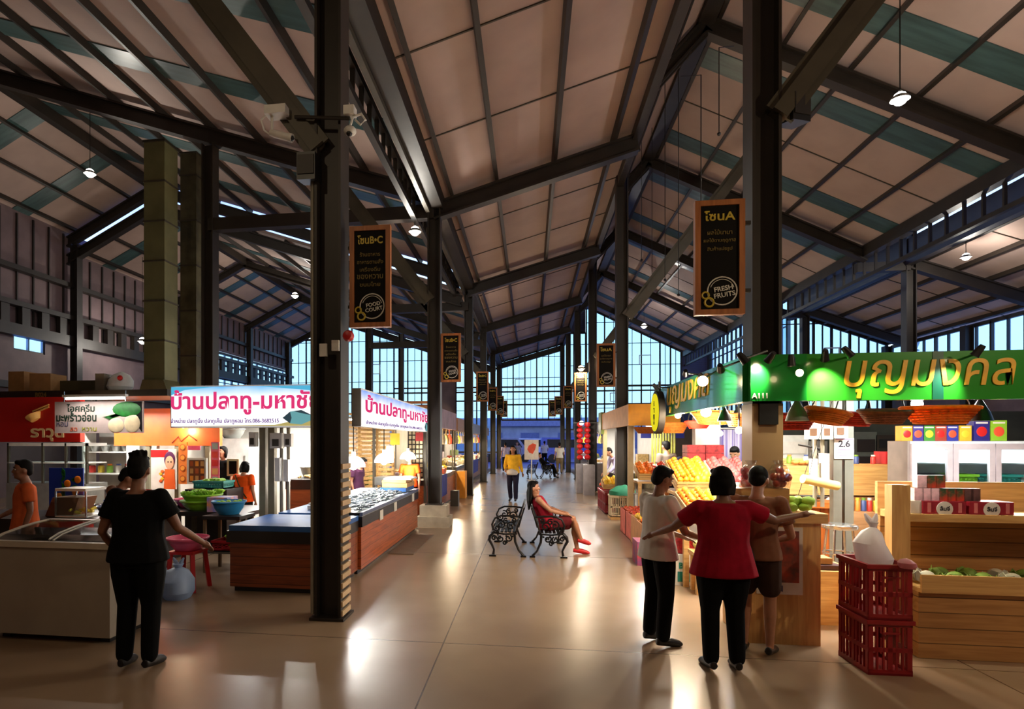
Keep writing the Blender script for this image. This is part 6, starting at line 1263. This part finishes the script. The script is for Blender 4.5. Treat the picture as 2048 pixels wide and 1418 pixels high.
# red crates with the carrier bag
P = onY(1779, 1100, 4.78); plastic_crate((P.x, 4.98, 0), 'lower dark red crate of the stack at bottom right', REDD, .3, .4, .4, .03); plastic_crate((P.x, 4.98, .403), 'upper dark red crate of the stack at bottom right, holding a carrier bag', REDD, .3, .4, .4, .03)
bag_mesh(.125, .36, mat('bag_white', (244, 238, 240), .35, 0, .08, 5, trans=.35), 'carrier_bag', 'white plastic carrier bag standing in the upper red crate', (P.x + .02, 5.03, .74), seed=9)
bag_mesh(.06, .08, mat('bag_pinkish', (226, 150, 160), .4, trans=.3), 'pink_wrap', 'scrap of pink wrapping on the rim of the upper red crate', (P.x + .09, 4.74, .79), knot=False, seed=2)
P = onY(1712, 1080, 7.4); box_thing('green_bin', 'green bin on the floor behind the red crates', 'bin', P.x + .1, P.x + .4, 8.3, 8.6, 0, .6, mat('bin_green', (40, 150, 60), .4)); P = onY(1706, 1022, 8.); bt2 = thing('water_bottle', 'clear water bottle with blue label behind the stool', 'bottle', (P.x, 8.9, .75)); MB().lathe([(.001, 0), (.04, 0), (.04, .16), (.015, .21), (.015, .24), (.001, .24)], 12).build('bottle_body', glass('clear_glass', 0), bt2); MB().lathe([(.041, .07), (.041, .13), (.0405, .13), (.0405, .07)], 12).build('label', mat('tub_blue', 0), bt2)
box_thing('bottle_shelf', 'low wood shelf under the kitchen counter with bottles', 'shelf', P.x - .3, P.x + .9, 8.75, 9.15, 0, .747, wood('pine_pinkish', 0, 0))
for i in range(10): jar((P.x + .12 + .075 * i, 8.9, .75), i, 'jar in the row on the low wood shelf', 'jars on the low wood shelf', .18, .032)
# display fridge
Y = 7.8; x0 = onY(1800, 900, Y).x + .1; zt4 = onY(1890, 882, Y).z; W = 1.75
df = thing('display_fridge', 'white framed glass door fridge, lit inside, at the right edge', 'fridge', (x0, Y, 0)); FG = mat('fridge_frame', (190, 180, 188), .35, .2)
MB().box(0.01, W, .36, .4, .05, zt4).box(W - .04, W, .04, .36, .05, zt4).box(0.01, W, .0, .36, zt4 - .06, zt4 - .003).box(0.01, W, 0, .36, .05, .6).build('cabinet_body', mat('fridge_inside', (226, 232, 236), .4), df); MB().box(-.02, .01, 0, .4, .05, zt4).build('side_panel', mat('fridge_side', (120, 110, 106), .5), df)
for i in range(4): MB().box(.04, W - .04, .06, .35, .62 + i * .27, .635 + i * .27).build('wire_shelf', STEELL, df)
for i in range(4):
    xa = W * i / 4; d_ = MB().box(xa + .004, xa + .06, -.04, 0, .6, zt4 - .03).box(xa + W / 4 - .06, xa + W / 4 - .004, -.04, 0, .6, zt4 - .03).box(xa + .06, xa + W / 4 - .06, -.04, 0, zt4 - .1, zt4 - .03).box(xa + .06, xa + W / 4 - .06, -.04, 0, .6, .66).build('door', FG, df)
    MB().box(xa + .06, xa + W / 4 - .06, -.025, -.015, .66, zt4 - .1).build('glass_pane', glass('clear_glass', 0), d_); MB().box(xa + .3, xa + .32, -.07, -.04, .9, 1.2).build('handle', BLACK, d_)
MB().tube([(.1, .1, zt4 - .08), (W - .1, .1, zt4 - .08)], .012, 6).build('lit_tube', TUBE, df); lamp('lamp_light', (W / 2, .15, zt4 - .1), 45, (.9, .97, 1), .1, 'AREA', df, (W - .2, .1))
for i, (a, z, m) in enumerate(((.55, 1.17, GRN), (.2, 1.17, BLACK), (1.0, 1.17, mat('crate_turq', 0)), (.2, .9, BLACK), (.6, .64, mat('tray_yellow', 0)), (1.05, .9, FOAM))): plastic_crate((x0 + a + .07, Y + .2, z + .02), ('green basket inside the lit fridge', 'black basket on the top shelf of the lit fridge', 'teal basket inside the lit fridge', 'black basket on the middle shelf of the lit fridge', 'yellow basket at the bottom of the lit fridge', 'white basket inside the lit fridge')[i], m, .3, .24, .12)
JC = [((236, 150, 50), 'orange'), ((60, 50, 130), 'blue'), ((60, 130, 50), 'green'), ((150, 60, 46), 'brownish red'), ((50, 56, 150), 'dark blue'), ((236, 176, 50), 'yellow'), ((46, 40, 120), 'deep blue'), ((140, 190, 50), 'lime')]
for i, (px, (c_, nm_)) in enumerate(zip((1808, 1830, 1852, 1875, 1898, 1924, 1956, 1990), JC)):
    P = onY(px, 880, Y + .15); big = i in (6, 7)
    def art(t, L, W_, H_): MB().sph((0, -W_ / 2 - .001, H_ * .45), (L * .34, .004, L * .36), 14, 8).build('fruit_print', [RED, mat('print_coral', 0), mat('print_yellow', 0)][i % 3], t); MB().box(-L * .38, L * .38, -W_ / 2 - .002, -W_ / 2, H_ * .84, H_ * .92).build('brand_strip', CRW, t)
    carton((P.x, Y + .15, zt4 + .002), '%s fruit juice box on top of the fridge%s' % (nm_, ', biggest one' if i == 6 else ''), .165 if big else .125, .12, .24 if big else .18, mat('juice_%d' % i, c_, .4), art=art, group='juice boxes on the fridge')
tube_light((4.2, 6.6, 2.3), 1.2, 'lit fluorescent tube over the pine stand', 'X', 70); tube_light((3.9, 8.7, 2.3), 1.2, 'lit fluorescent tube over the orange table', 'X', 18, (1, .9, .72)); tube_light((3.4, 10.4, 2.15), 1.2, 'lit fluorescent tube over the kitchen counter', 'X', 12); tube_light((2.5, 7.2, 2.36), 1.0, 'lit fluorescent tube behind the side fascia', 'Y', 40, (1, .93, .76))
# ================================================================ fruit displays along the aisle (right)
def slope_crate(P, L, W, H, rx, rz, label, m, kinds, group, nx, ny):
    c = wood_crate(P, label, L, W, H, m, rx, rz); M = Matrix.Rotation(rz, 3, 'Z') @ Matrix.Rotation(rx, 3, 'X'); P = Vector(P)
    spx, spy = (L - .04) / nx, (W - .04) / ny
    for k in range(len(kinds)):
        sp = []
        for i in range(nx):
            for j in range(ny):
                if (i * len(kinds)) // nx == k: sp.append(P + M @ V(-L / 2 + .02 + spx * (i + .5), -W / 2 + .02 + spy * (j + .5), H * .55 + .05 + R.uniform(0, .02)))
        for i in range(0, nx - 1, 2):
            for j in range(ny - 1):
                if (i * len(kinds)) // nx == k: sp.append(P + M @ V(-L / 2 + .02 + spx * (i + 1), -W / 2 + .02 + spy * (j + 1), H * .55 + .11))
        fill(kinds[k], '%s heaped in the %s' % (kinds[k].replace('_', ' '), group), '%s of the %s' % (kinds[k], group), sp)
    return c
def stand(x0, x1, y0, y1, h, label, m=PINE):
    t = thing('display_table', label, 'table', ((x0 + x1) / 2, (y0 + y1) / 2, 0)); hx, hy = (x1 - x0) / 2, (y1 - y0) / 2
    MB().box(-hx, hx, -hy, hy, h - .04, h).build('table_top', m, t)
    for a in (-1, 1):
        for b_ in (-1, 1): MB().box(a * (hx - .05) - .03, a * (hx - .05) + .03, b_ * (hy - .05) - .03, b_ * (hy - .05) + .03, 0, h - .04).build('leg', m, t)
    return t
# group at the tan stall (far)
stand(2.05, 3.35, 12.0, 12.9, .92, 'wooden fruit table beyond the boy, with three slanted crates')
for i, (x, ks, lb) in enumerate(((2.28, ['orange', 'apple'], 'left slanted crate on the far fruit table'), (2.7, ['apple', 'pear'], 'middle slanted crate on the far fruit table'), (3.12, ['pear'], 'right slanted crate on the far fruit table'))): slope_crate((x, 12.35, 1.03), .4, .6, .14, .3, 0, lb, PINE, ks, lb, 5, 6)
P = onY(1292, 985, 12.3); t = carton((P.x, 12.4, .4), 'white foam box on a red bucket under the far fruit table', .45, .4, .25, FOAM); box_thing('red_bucket', 'red bucket under the white foam box', 'bucket', P.x - .2, P.x + .2, 12.2, 12.6, .0, .397, RED)
plastic_crate((1.98, 13.6, .06), 'cream plastic crate at the aisle edge under a green cloth', mat('crate_cream', (230, 212, 176), .5), .5, .42, .46, 0); box_thing('pine_board', 'pine board under the cream crate', 'board', 1.72, 2.25, 13.35, 13.85, 0, .057, PINE)
for i, y in enumerate((14.62, 15.15, 15.68)): plastic_crate((1.98, y, 0), ('red crate right behind the cream one', 'red crate second behind the cream one', 'red crate third behind the cream one')[i], REDD, .5, .5, .5)
slope_crate((1.95, 14.75, .62), .5, .5, .12, .2, 0, 'slanted mango crate on the red crates', PINE, ['mango'], 'slanted mango crate on the red crates', 5, 5)
q = MB().lathe([(.001, 0), (.3, 0), (.27, .08), (.16, .17), (.05, .2), (.001, .2)], 16)
for v in q.bm.verts: v.co.x *= 1 + .3 * mnoise.noise(v.co * 6); v.co.z *= 1 + .4 * mnoise.noise(v.co * 5 + V(4, 0, 0))
o = q.build('green_cloth', GRND); o.location = (2.02, 13.55, .53); tag(o, 'dark green cloth heaped over the cream crate', 'cloth')
q = MB().lathe([(.001, 0), (.22, 0), (.2, .08), (.1, .17), (.001, .18)], 16); o = q.build('green_cloth', GRND, jit=.012); o.location = (2.1, 15.1, .55); tag(o, 'smaller green cloth heap behind the mango crate', 'cloth')
fill('apple', 'apple beside the smaller green cloth', 'apples by the green cloth', [V(1.85 + R.uniform(-.1, .1), 15.5 + R.uniform(-.15, .15), .56 + R.uniform(0, .05)) for _ in range(10)])
# row of cartons on the floor, nearer
def fcarton(x, y, L, W, H, m, label, kind, n=(5, 5), rz=0):
    carton((x, y, 0), label, L, W, H, m, rz, True)
    M = Matrix.Rotation(rz, 3, 'Z'); sp = [V(x, y, 0) + M @ V(-L / 2 + .05 + (L - .1) * (i + .5) / n[0], -W / 2 + .05 + (W - .1) * (j + .5) / n[1], H - .02 + R.uniform(0, .035)) for i in range(n[0]) for j in range(n[1])]
    MB_ = box_thing('paper_bed', 'paper packing in the ' + label, 'packing', x - L / 2 + .02, x + L / 2 - .02, y - W / 2 + .02, y + W / 2 - .02, .02, H - .06, CARD) if False else None
    fill(kind, kind + ' in the ' + label, kind + 's in the ' + label, sp)
fcarton(1.95, 11.5, .5, .6, .44, mat('carton_pink', (206, 96, 80), .6, 0, .3, 5), 'pink printed carton on the floor, farthest of the row', 'apple'); fcarton(1.95, 10.85, .5, .6, .44, mat('carton_pink', 0), 'pink printed carton on the floor, second farthest', 'apple'); fcarton(1.93, 10.15, .5, .65, .46, mat('carton_tan', (196, 136, 84), .6, 0, .2, 5), 'tan carton on the floor in the middle of the row', 'mango'); fcarton(1.9, 9.45, .5, .65, .46, mat('carton_tan', 0), 'tan carton on the floor, nearest with fruit', 'orange')
carton((1.66, 8.7, 0), 'purple printed carton on the floor behind the boy', .42, .42, .32, mat('carton_purple', (110, 70, 130), .6, 0, .4, 6, c2=(190, 60, 60)))
def blue_art(t, L, W, H): MB().box(-L * .4, L * .42, -W / 2 - .003, -W / 2, H * .12, H * .45).build('teal_block', mat('print_teal', (20, 130, 116), .5), t); text('BLUE', mat('print_teal', 0), w=L * .7, name='lettering', parent=t, loc=(0, -W / 2 - .003, H * .65), bold=.03)
P = atz(1370, 1130, 7.2); carton((P.x, P.y, 0), 'white and teal carton on the floor between boy and woman', .3, .3, .36, WHT, art=blue_art)
bag = bag_mesh(.13, .22, mat('net_red', (190, 30, 36), .5, 0, .4, 40), 'net_bag', 'red net bag of fruit on the white and teal carton', (P.x - .02, P.y, .363), seed=4, knot=False)
# mid display between boy and woman
stand(1.75, 2.8, 7.3, 8.0, .78, 'low pine fruit table between boy and woman'); stand(1.9, 2.95, 8.25, 9.1, 1.02, 'taller pine fruit table behind the low one')
for i, (x, ks, lb) in enumerate(((1.97, ['orange'], 'left crate of the low fruit table'), (2.3, ['mango'], 'middle crate of the low fruit table'), (2.62, ['dragon_fruit', 'pear'], 'right crate of the low fruit table'))): slope_crate((x, 7.65, .875), .34, .6, .13, .25, 0, lb, PINE, ks, lb, 4, 6)
for i, (x, ks, lb, m) in enumerate(((2.15, ['orange', 'mango'], 'wide slanted orange crate on the taller table', PINE), (2.67, ['dragon_fruit'], 'white slanted box of pinkish fruit on the taller table', FOAM))): slope_crate((x, 8.65, 1.17), .48, .75, .14, .36, 0, lb, m, ks, lb, 6, 8)
fill('pear', 'pale yellow pear piled before the low fruit table', 'pears before the low fruit table', grid_spots(V(1.85, 7.0, .47), V(1, 0, 0), V(0, 1, 0), 6, 3, layers=2)); stand(1.8, 2.45, 6.95, 7.27, .46, 'small pine bench of pears before the low fruit table')
stk = 1.05
for j in range(3):
    for i in range(2): t = carton((2.5 + .27 * i, 9.75, 1.27 + j * .125), 'red punnet of fruit in the stack before the white pillar, %s layer, %s' % (('bottom', 'middle', 'top')[j], ('left', 'right')[i]), .26, .3, .12, mat('punnet_red', (200, 54, 60), .4, 0, .4, 20, c2=(120, 20, 30)), name='fruit_punnet')
box_thing('punnet_table', 'white table carrying the stack of red punnets', 'table', 2.3, 2.95, 9.5, 10.0, 0, 1.267, WHITE)
struct(MB().box(2.72, 3.1, 10.5, 10.7, 0, 2.1).build('wall_pillar', mat('pillar_white', (222, 206, 196), .6)))
cu = thing('striped_curtain', 'purple and white striped curtain left of the nearest right column', 'curtain', (3.15, 11.1, 0)); q = MB(); n = 34
for k in range(n): xk = -.1 + k * .025; q.quad((xk, .03 * math.sin(k), .6), (xk + .025, .03 * math.sin(k + 1), .6), (xk + .025, .03 * math.sin(k + 1), 1.9), (xk, .03 * math.sin(k), 1.9))
q.build('cloth', mat('curtain_violet', (110, 96, 170), .8, 0, .6, 3, stretch=(14, 1, .1), c2=(210, 206, 220)), cu); MB().tube([(-.15, 0, 1.92), (.95, 0, 1.92)], .015, 6).build('rail', STEELL, cu)
# tan and orange stall beyond the round sign
x0, x1, z0, z1 = bY(1257, 1312, 808, 851, 11.9); OFX = onY(1257, 830, 11.9).x
of = thing('orange_fascia', 'plain orange and tan stall fascia beyond the round yellow sign', 'sign', (OFX, 11.9, z0)); MB().box(0, .95, 0, .06, 0, z1 - z0).build('orange_front', mat('fascia_orange', (250, 164, 16), .5), of); MB().box(0, .05, .06, 4.3, 0, z1 - z0).build('tan_side', mat('fascia_tan', (206, 150, 92), .6), of); MB().box(-.02, .06, 4.3, 4.9, -.12, z1 - z0 + .05).build('green_end', AWN[4], of)
for i, (x, y) in enumerate(((1.96, 16.4), (2.0, 12.3))): t = thing('stall_post', ('tan post at the far end of the tan fascia', 'tan post under the orange and tan fascia corner')[i], 'post', (OFX + .1, y, 0)); MB().box(-.05, .05, -.05, .05, 0, z0 - .003).build('post_tube', mat('post_tan', (176, 150, 106), .5), t)
b = MB().box(2.1, 2.9, 17.4, 17.46, .8, 2.2).build('lit_partition', mat('stall_wall', 0)); struct(b); b.name = 'wall_stall_end'
bl = thing('bamboo_blind', 'greenish bamboo blind behind the tan stall fruit', 'blind', (3.0, 14.2, 0)); 
for k in range(9): MB().tube([(-.25 + k * .06, 0, .9), (-.25 + k * .06, 0, 1.95)], .024, 7).build('bamboo_stick', mat('bamboo', (156, 150, 60), .5, 0, .3, 5), bl)
tube_light((2.6, 13.4, 2.0), 1.2, 'lit fluorescent tube under the orange fascia', 'Y', 40, (1, .95, .85)); tube_light((2.4, 16., 2.1), 1.2, 'lit fluorescent tube under the tan fascia', 'Y', 36)
basket(V(*onY(1292, 866, 12.2)), 'lit basket of snacks under the orange fascia', .22, .1, WICK, .8, cords=.1)
P = onY(1325, 868, 15.); t = MB().box(-.5, .5, 0, .03, 0, .22).build('blue_banner', mat('banner_blue', (50, 60, 190), .5)); t.location = (P.x, 15., P.z - .1); tag(t, 'blue banner far behind the round yellow sign', 'banner')
struct(MB().box(3.2, 6.5, 15.4, 15.48, 0, 2.0).build('wall_stall_rear', mat('wall_greybrown', (90, 78, 70), .7)))  # rear wall in a plain dark grey-brown
# ================================================================ the people in the photo
def cloth(n, c, v=.15): return mat('cloth_' + n, c, .9, 0, v, 9, spec=.15)
BLK = cloth('black', (7, 7, 8)); NAVY = cloth('navy', (28, 30, 48)); WHTC = cloth('white', (206, 200, 192), .08); REDC = cloth('crimson', (150, 14, 38), .2); YELC = cloth('yellow', (230, 178, 50)); BRNC = cloth('brown', (122, 80, 58)); ORC = cloth('orange', (232, 84, 22)); GRYC = cloth('grey', (150, 146, 150)); LILAC = cloth('lilac', (180, 172, 206)); MAR = cloth('maroon', (150, 26, 44)); LIME = cloth('palegreen', (196, 206, 150)); DKB = cloth('darkbrown', (60, 42, 36))
person('person in a black shirt with spiky hair, back turned, beside the chest freezer', (-2.91, 4.12, 0), .08, 1.585, dict(re=V(.3, .06, 1.12), rw=V(.4, .27, .97), le=V(-.27, -.05, 1.1), lw=V(-.26, .14, .9), head=V(-.01, .03, 1.585), face=V(-.15, 1, -.1)), SKIND, BLK, BLK, hair='tuft', vox=.0085, fat=1.24)
person('person in a brown top with bowed dark head, behind the chest freezer', (-4.25, 5.6, 0), -.9, 1.46, dict(neck=V(0, .1, 1.41), head=V(0, .17, 1.53), chest=V(0, .06, 1.26), face=V(0, 1, -.5), lw=V(-.2, .32, .98), le=V(-.25, .08, 1.08), rw=V(.2, .32, .98), re=V(.25, .08, 1.08)), SKIND, BRNC, NAVY, vox=.013)
person('person in an orange top and grey trousers at the left edge behind the freezer', (-5.3, 5.65, 0), PI - .7, 1.5, dict(rw=V(.2, .26, 1.0), re=V(.26, .05, 1.1)), SKIND, cloth('rust', (196, 90, 46)), GRYC, vox=.014)
o = person('person in an orange shirt with a dark shoulder strap, back turned, at the basins', (-4.72, 9.4, 0), -.15, 1.36, dict(head=V(.0, .05, 1.57), face=V(-.1, 1, -.3)), SKIN, ORC, BLK, vox=.013, hair='bob', fat=1.1)
MB().tube([(-.13, -.1, 1.42), (-.02, -.155, 1.25), (.1, -.15, 1.05), (.16, -.12, .95)], .018, 6, flat=.5).build('shoulder_strap', cloth('strap', (60, 70, 40)), o)
person('fish seller in an orange red shirt behind the farthest dome lamp', (-2.5, 12.38, 0), PI, 1.45, None, SKIN, ORC, BLK, vox=.017)
person('person in a dark plum shirt bowed behind the ice, beside the nearest dome lamp', (-3.36, 11.45, 0), -PI / 2 - .3, 1.4, dict(neck=V(0, .08, 1.42), head=V(0, .14, 1.54), face=V(0, 1, -.5)), SKIN, cloth('plum', (70, 36, 60)), NAVY, vox=.016)
P = atz(447, 1000, 11.4); person('vendor dressed in black standing by the dark rack', (P.x, P.y, 0), PI - .4, 1.6, None, SKIN, BLK, BLK, vox=.017, hair='bob')
# woman on the bench
SIT = dict(hip=V(0, 0, .53), waist=V(0, -.05, .66), chest=V(0, -.13, .84), neck=V(0, -.2, .985), head=V(0, -.235, 1.115), face=V(.1, 1, .05), ls=V(-.165, -.16, .94), rs=V(.165, -.16, .94), re=V(.2, .04, .76), rw=V(.13, .27, .7), le=V(-.2, .04, .76), lw=V(-.1, .27, .7),
    rh=V(.085, .02, .5), rk=V(.06, .42, .62), ra=V(.0, .55, .27), rt=V(-.01, .68, .2), lh=V(-.085, .02, .5), lk=V(-.09, .43, .5), la=V(-.08, .5, .085), lt=V(-.07, .66, .03))
o = person('woman in a sleeveless red top with long dark hair, seated on the near bench', (.262, 9.18, 0), -PI / 2, 1.5, SIT, SKIN, MAR, cloth('darkred', (96, 30, 36)), mat('sandal_red', (200, 30, 34), .5), 'long', .009, 'none', 'short', handdir=dict(r=V(-.1, 1, -.2), l=V(.1, 1, -.2)))
o = person('person in black seated on the far bench', (.66, 28.1, 0), -PI / 2, 1.6, SIT, SKIN, BLK, BLK, vox=.022, sleeve='long')
WALK = dict(lk=V(-.1, .12, .5), la=V(-.1, .1, .1), lt=V(-.11, .25, .06), rk=V(.1, .03, .5), ra=V(.1, -.14, .1), rt=V(.11, .0, .03), lw=V(-.27, -.08, .88), rw=V(.2, .2, .98), re=V(.25, 0, 1.08))
o = person('woman in a yellow top and dark trousers walking up the aisle behind the bench', (-.47, 17.0, 0), PI - .15, 1.57, WALK, SKIN, YELC, cloth('indigo', (34, 32, 52)), hair='long', vox=.014, sleeve='long')
t = bag_mesh(.15, .2, mat('bag_pale', (206, 196, 186), .6), 'hand_bag', 'pale bag held at the waist of the woman in yellow', (-.5, 16.76, .76), knot=False, seed=6)
# the group at the fruit stall
person('child sized person in a white shirt and black trousers facing the fruit', (1.06, 5.25, 0), -1.15, 1.49, dict(lw=V(-.1, .34, 1.0), le=V(-.27, .08, 1.09), rw=V(.14, .36, 1.02), re=V(.27, .1, 1.1), head=V(0, .05, 1.57), face=V(0, 1, -.35), neck=V(0, .01, 1.43)), SKIND, WHTC, BLK, vox=.0085, fat=1.02, tuck=.25)
person('person in a long crimson shirt, back turned, arms spread over the fruit stall', (1.42, 4.72, 0), .05, 1.51, dict(rs=V(.195, 0, 1.35), re=V(.42, .03, 1.25), rw=V(.64, .08, 1.29), ls=V(-.195, 0, 1.35), le=V(-.36, .14, 1.17), lw=V(-.48, .33, 1.08), head=V(-.01, .02, 1.57), face=V(-.2, 1, -.15)), SKIND, REDC, BLK, hair='bob', vox=.0085, fat=1.26, tuck=.45, curl=.35)
person('person in a brown top with bare legs, in front of the pine counter', (1.8, 5.13, 0), -.5, 1.5, dict(lw=V(-.06, .26, 1.02), le=V(-.25, .08, 1.08), rw=V(.12, .28, 1.0), re=V(.26, .08, 1.08), face=V(0, 1, -.4), head=V(0, .05, 1.565)), SKIN, BRNC, DKB, vox=.0095, legs='short')
bag_mesh(.12, .3, mat('bag_black', (38, 30, 32), .6), 'hand_bag', 'dark handbag at the hip of the person in brown', (1.62, 5.0, .66), seed=8)
person('vendor with tied hair in a pale green shirt behind the fruit crates', (3.3, 9.85, 0), PI + .35, 1.48, dict(face=V(0, 1, -.3), head=V(0, .05, 1.57)), SKINL, LIME, BLK, hair='bun', vox=.015)
person('person in white reading before the striped curtain', (3.42, 10.7, 0), PI - .6, 1.62, dict(face=V(0, 1, -.6), head=V(0, .07, 1.56), rw=V(.1, .3, 1.1), re=V(.25, .08, 1.1), lw=V(-.1, .3, 1.1), le=V(-.25, .08, 1.1)), SKINL, WHTC, DKB, vox=.017)
person('woman in a white shirt with a dark bag strap bending at the tan stall', (2.38, 16.7, 0), PI / 2 + .3, 1.6, dict(chest=V(0, .1, 1.25), neck=V(0, .22, 1.38), head=V(0, .32, 1.49), face=V(0, 1, -.5), ls=V(-.18, .17, 1.34), rs=V(.18, .17, 1.34), le=V(-.22, .25, 1.07), lw=V(-.18, .4, .9), re=V(.22, .25, 1.07), rw=V(.18, .4, .9)), SKIN, LILAC, BLK, vox=.017, sleeve='long')
person('person in a grey brown top far behind the round yellow sign', (2.95, 13.7, 0), .4, 1.7, None, SKIN, cloth('taupe', (120, 104, 92)), NAVY, vox=.018); person('person in a navy dress and red scarf far behind the fruit crates', (3.3, 13.4, 0), PI + .3, 1.62, None, SKINL, NAVY, NAVY, vox=.018, hair='bob')
for (px, zc, h, rz, tp, bt, lb) in ((1011, 33, 1.62, .2, LILAC, NAVY, 'distant person in lilac at the left of the aisle end'), (1034, 40, 1.68, PI, GRYC, NAVY, 'distant person in grey outside the left of the end opening'), (1089, 42, 1.72, .1, WHTC, BLK, 'distant person in white outside, right of the poster stand'), (1119, 31, 1.62, 0, WHTC, cloth('khaki', (120, 104, 80)), 'distant person in white walking on the right of the aisle')):
    P = atz(px, 930, zc); person(lb, (P.x, P.y, 0 if P.y < 37.5 else -.02), rz, h, WALK, SKIN, tp, bt, vox=.024)
# added fill lamps out of view near the viewer, built like the pendants ahead
for i, (x, y) in enumerate(((-3.5, .6), (5.2, 2.5), (.2, -2.5))):
    pendant(V(x, y, (6.2, 3.7, 6.)[i]), (7.2, 8.4, 7.)[i], 'added fill lamp out of view near the viewer, %s one' % ('left', 'right', 'rear')[i], .12, power=(60, 120, 50)[i], warm=True)
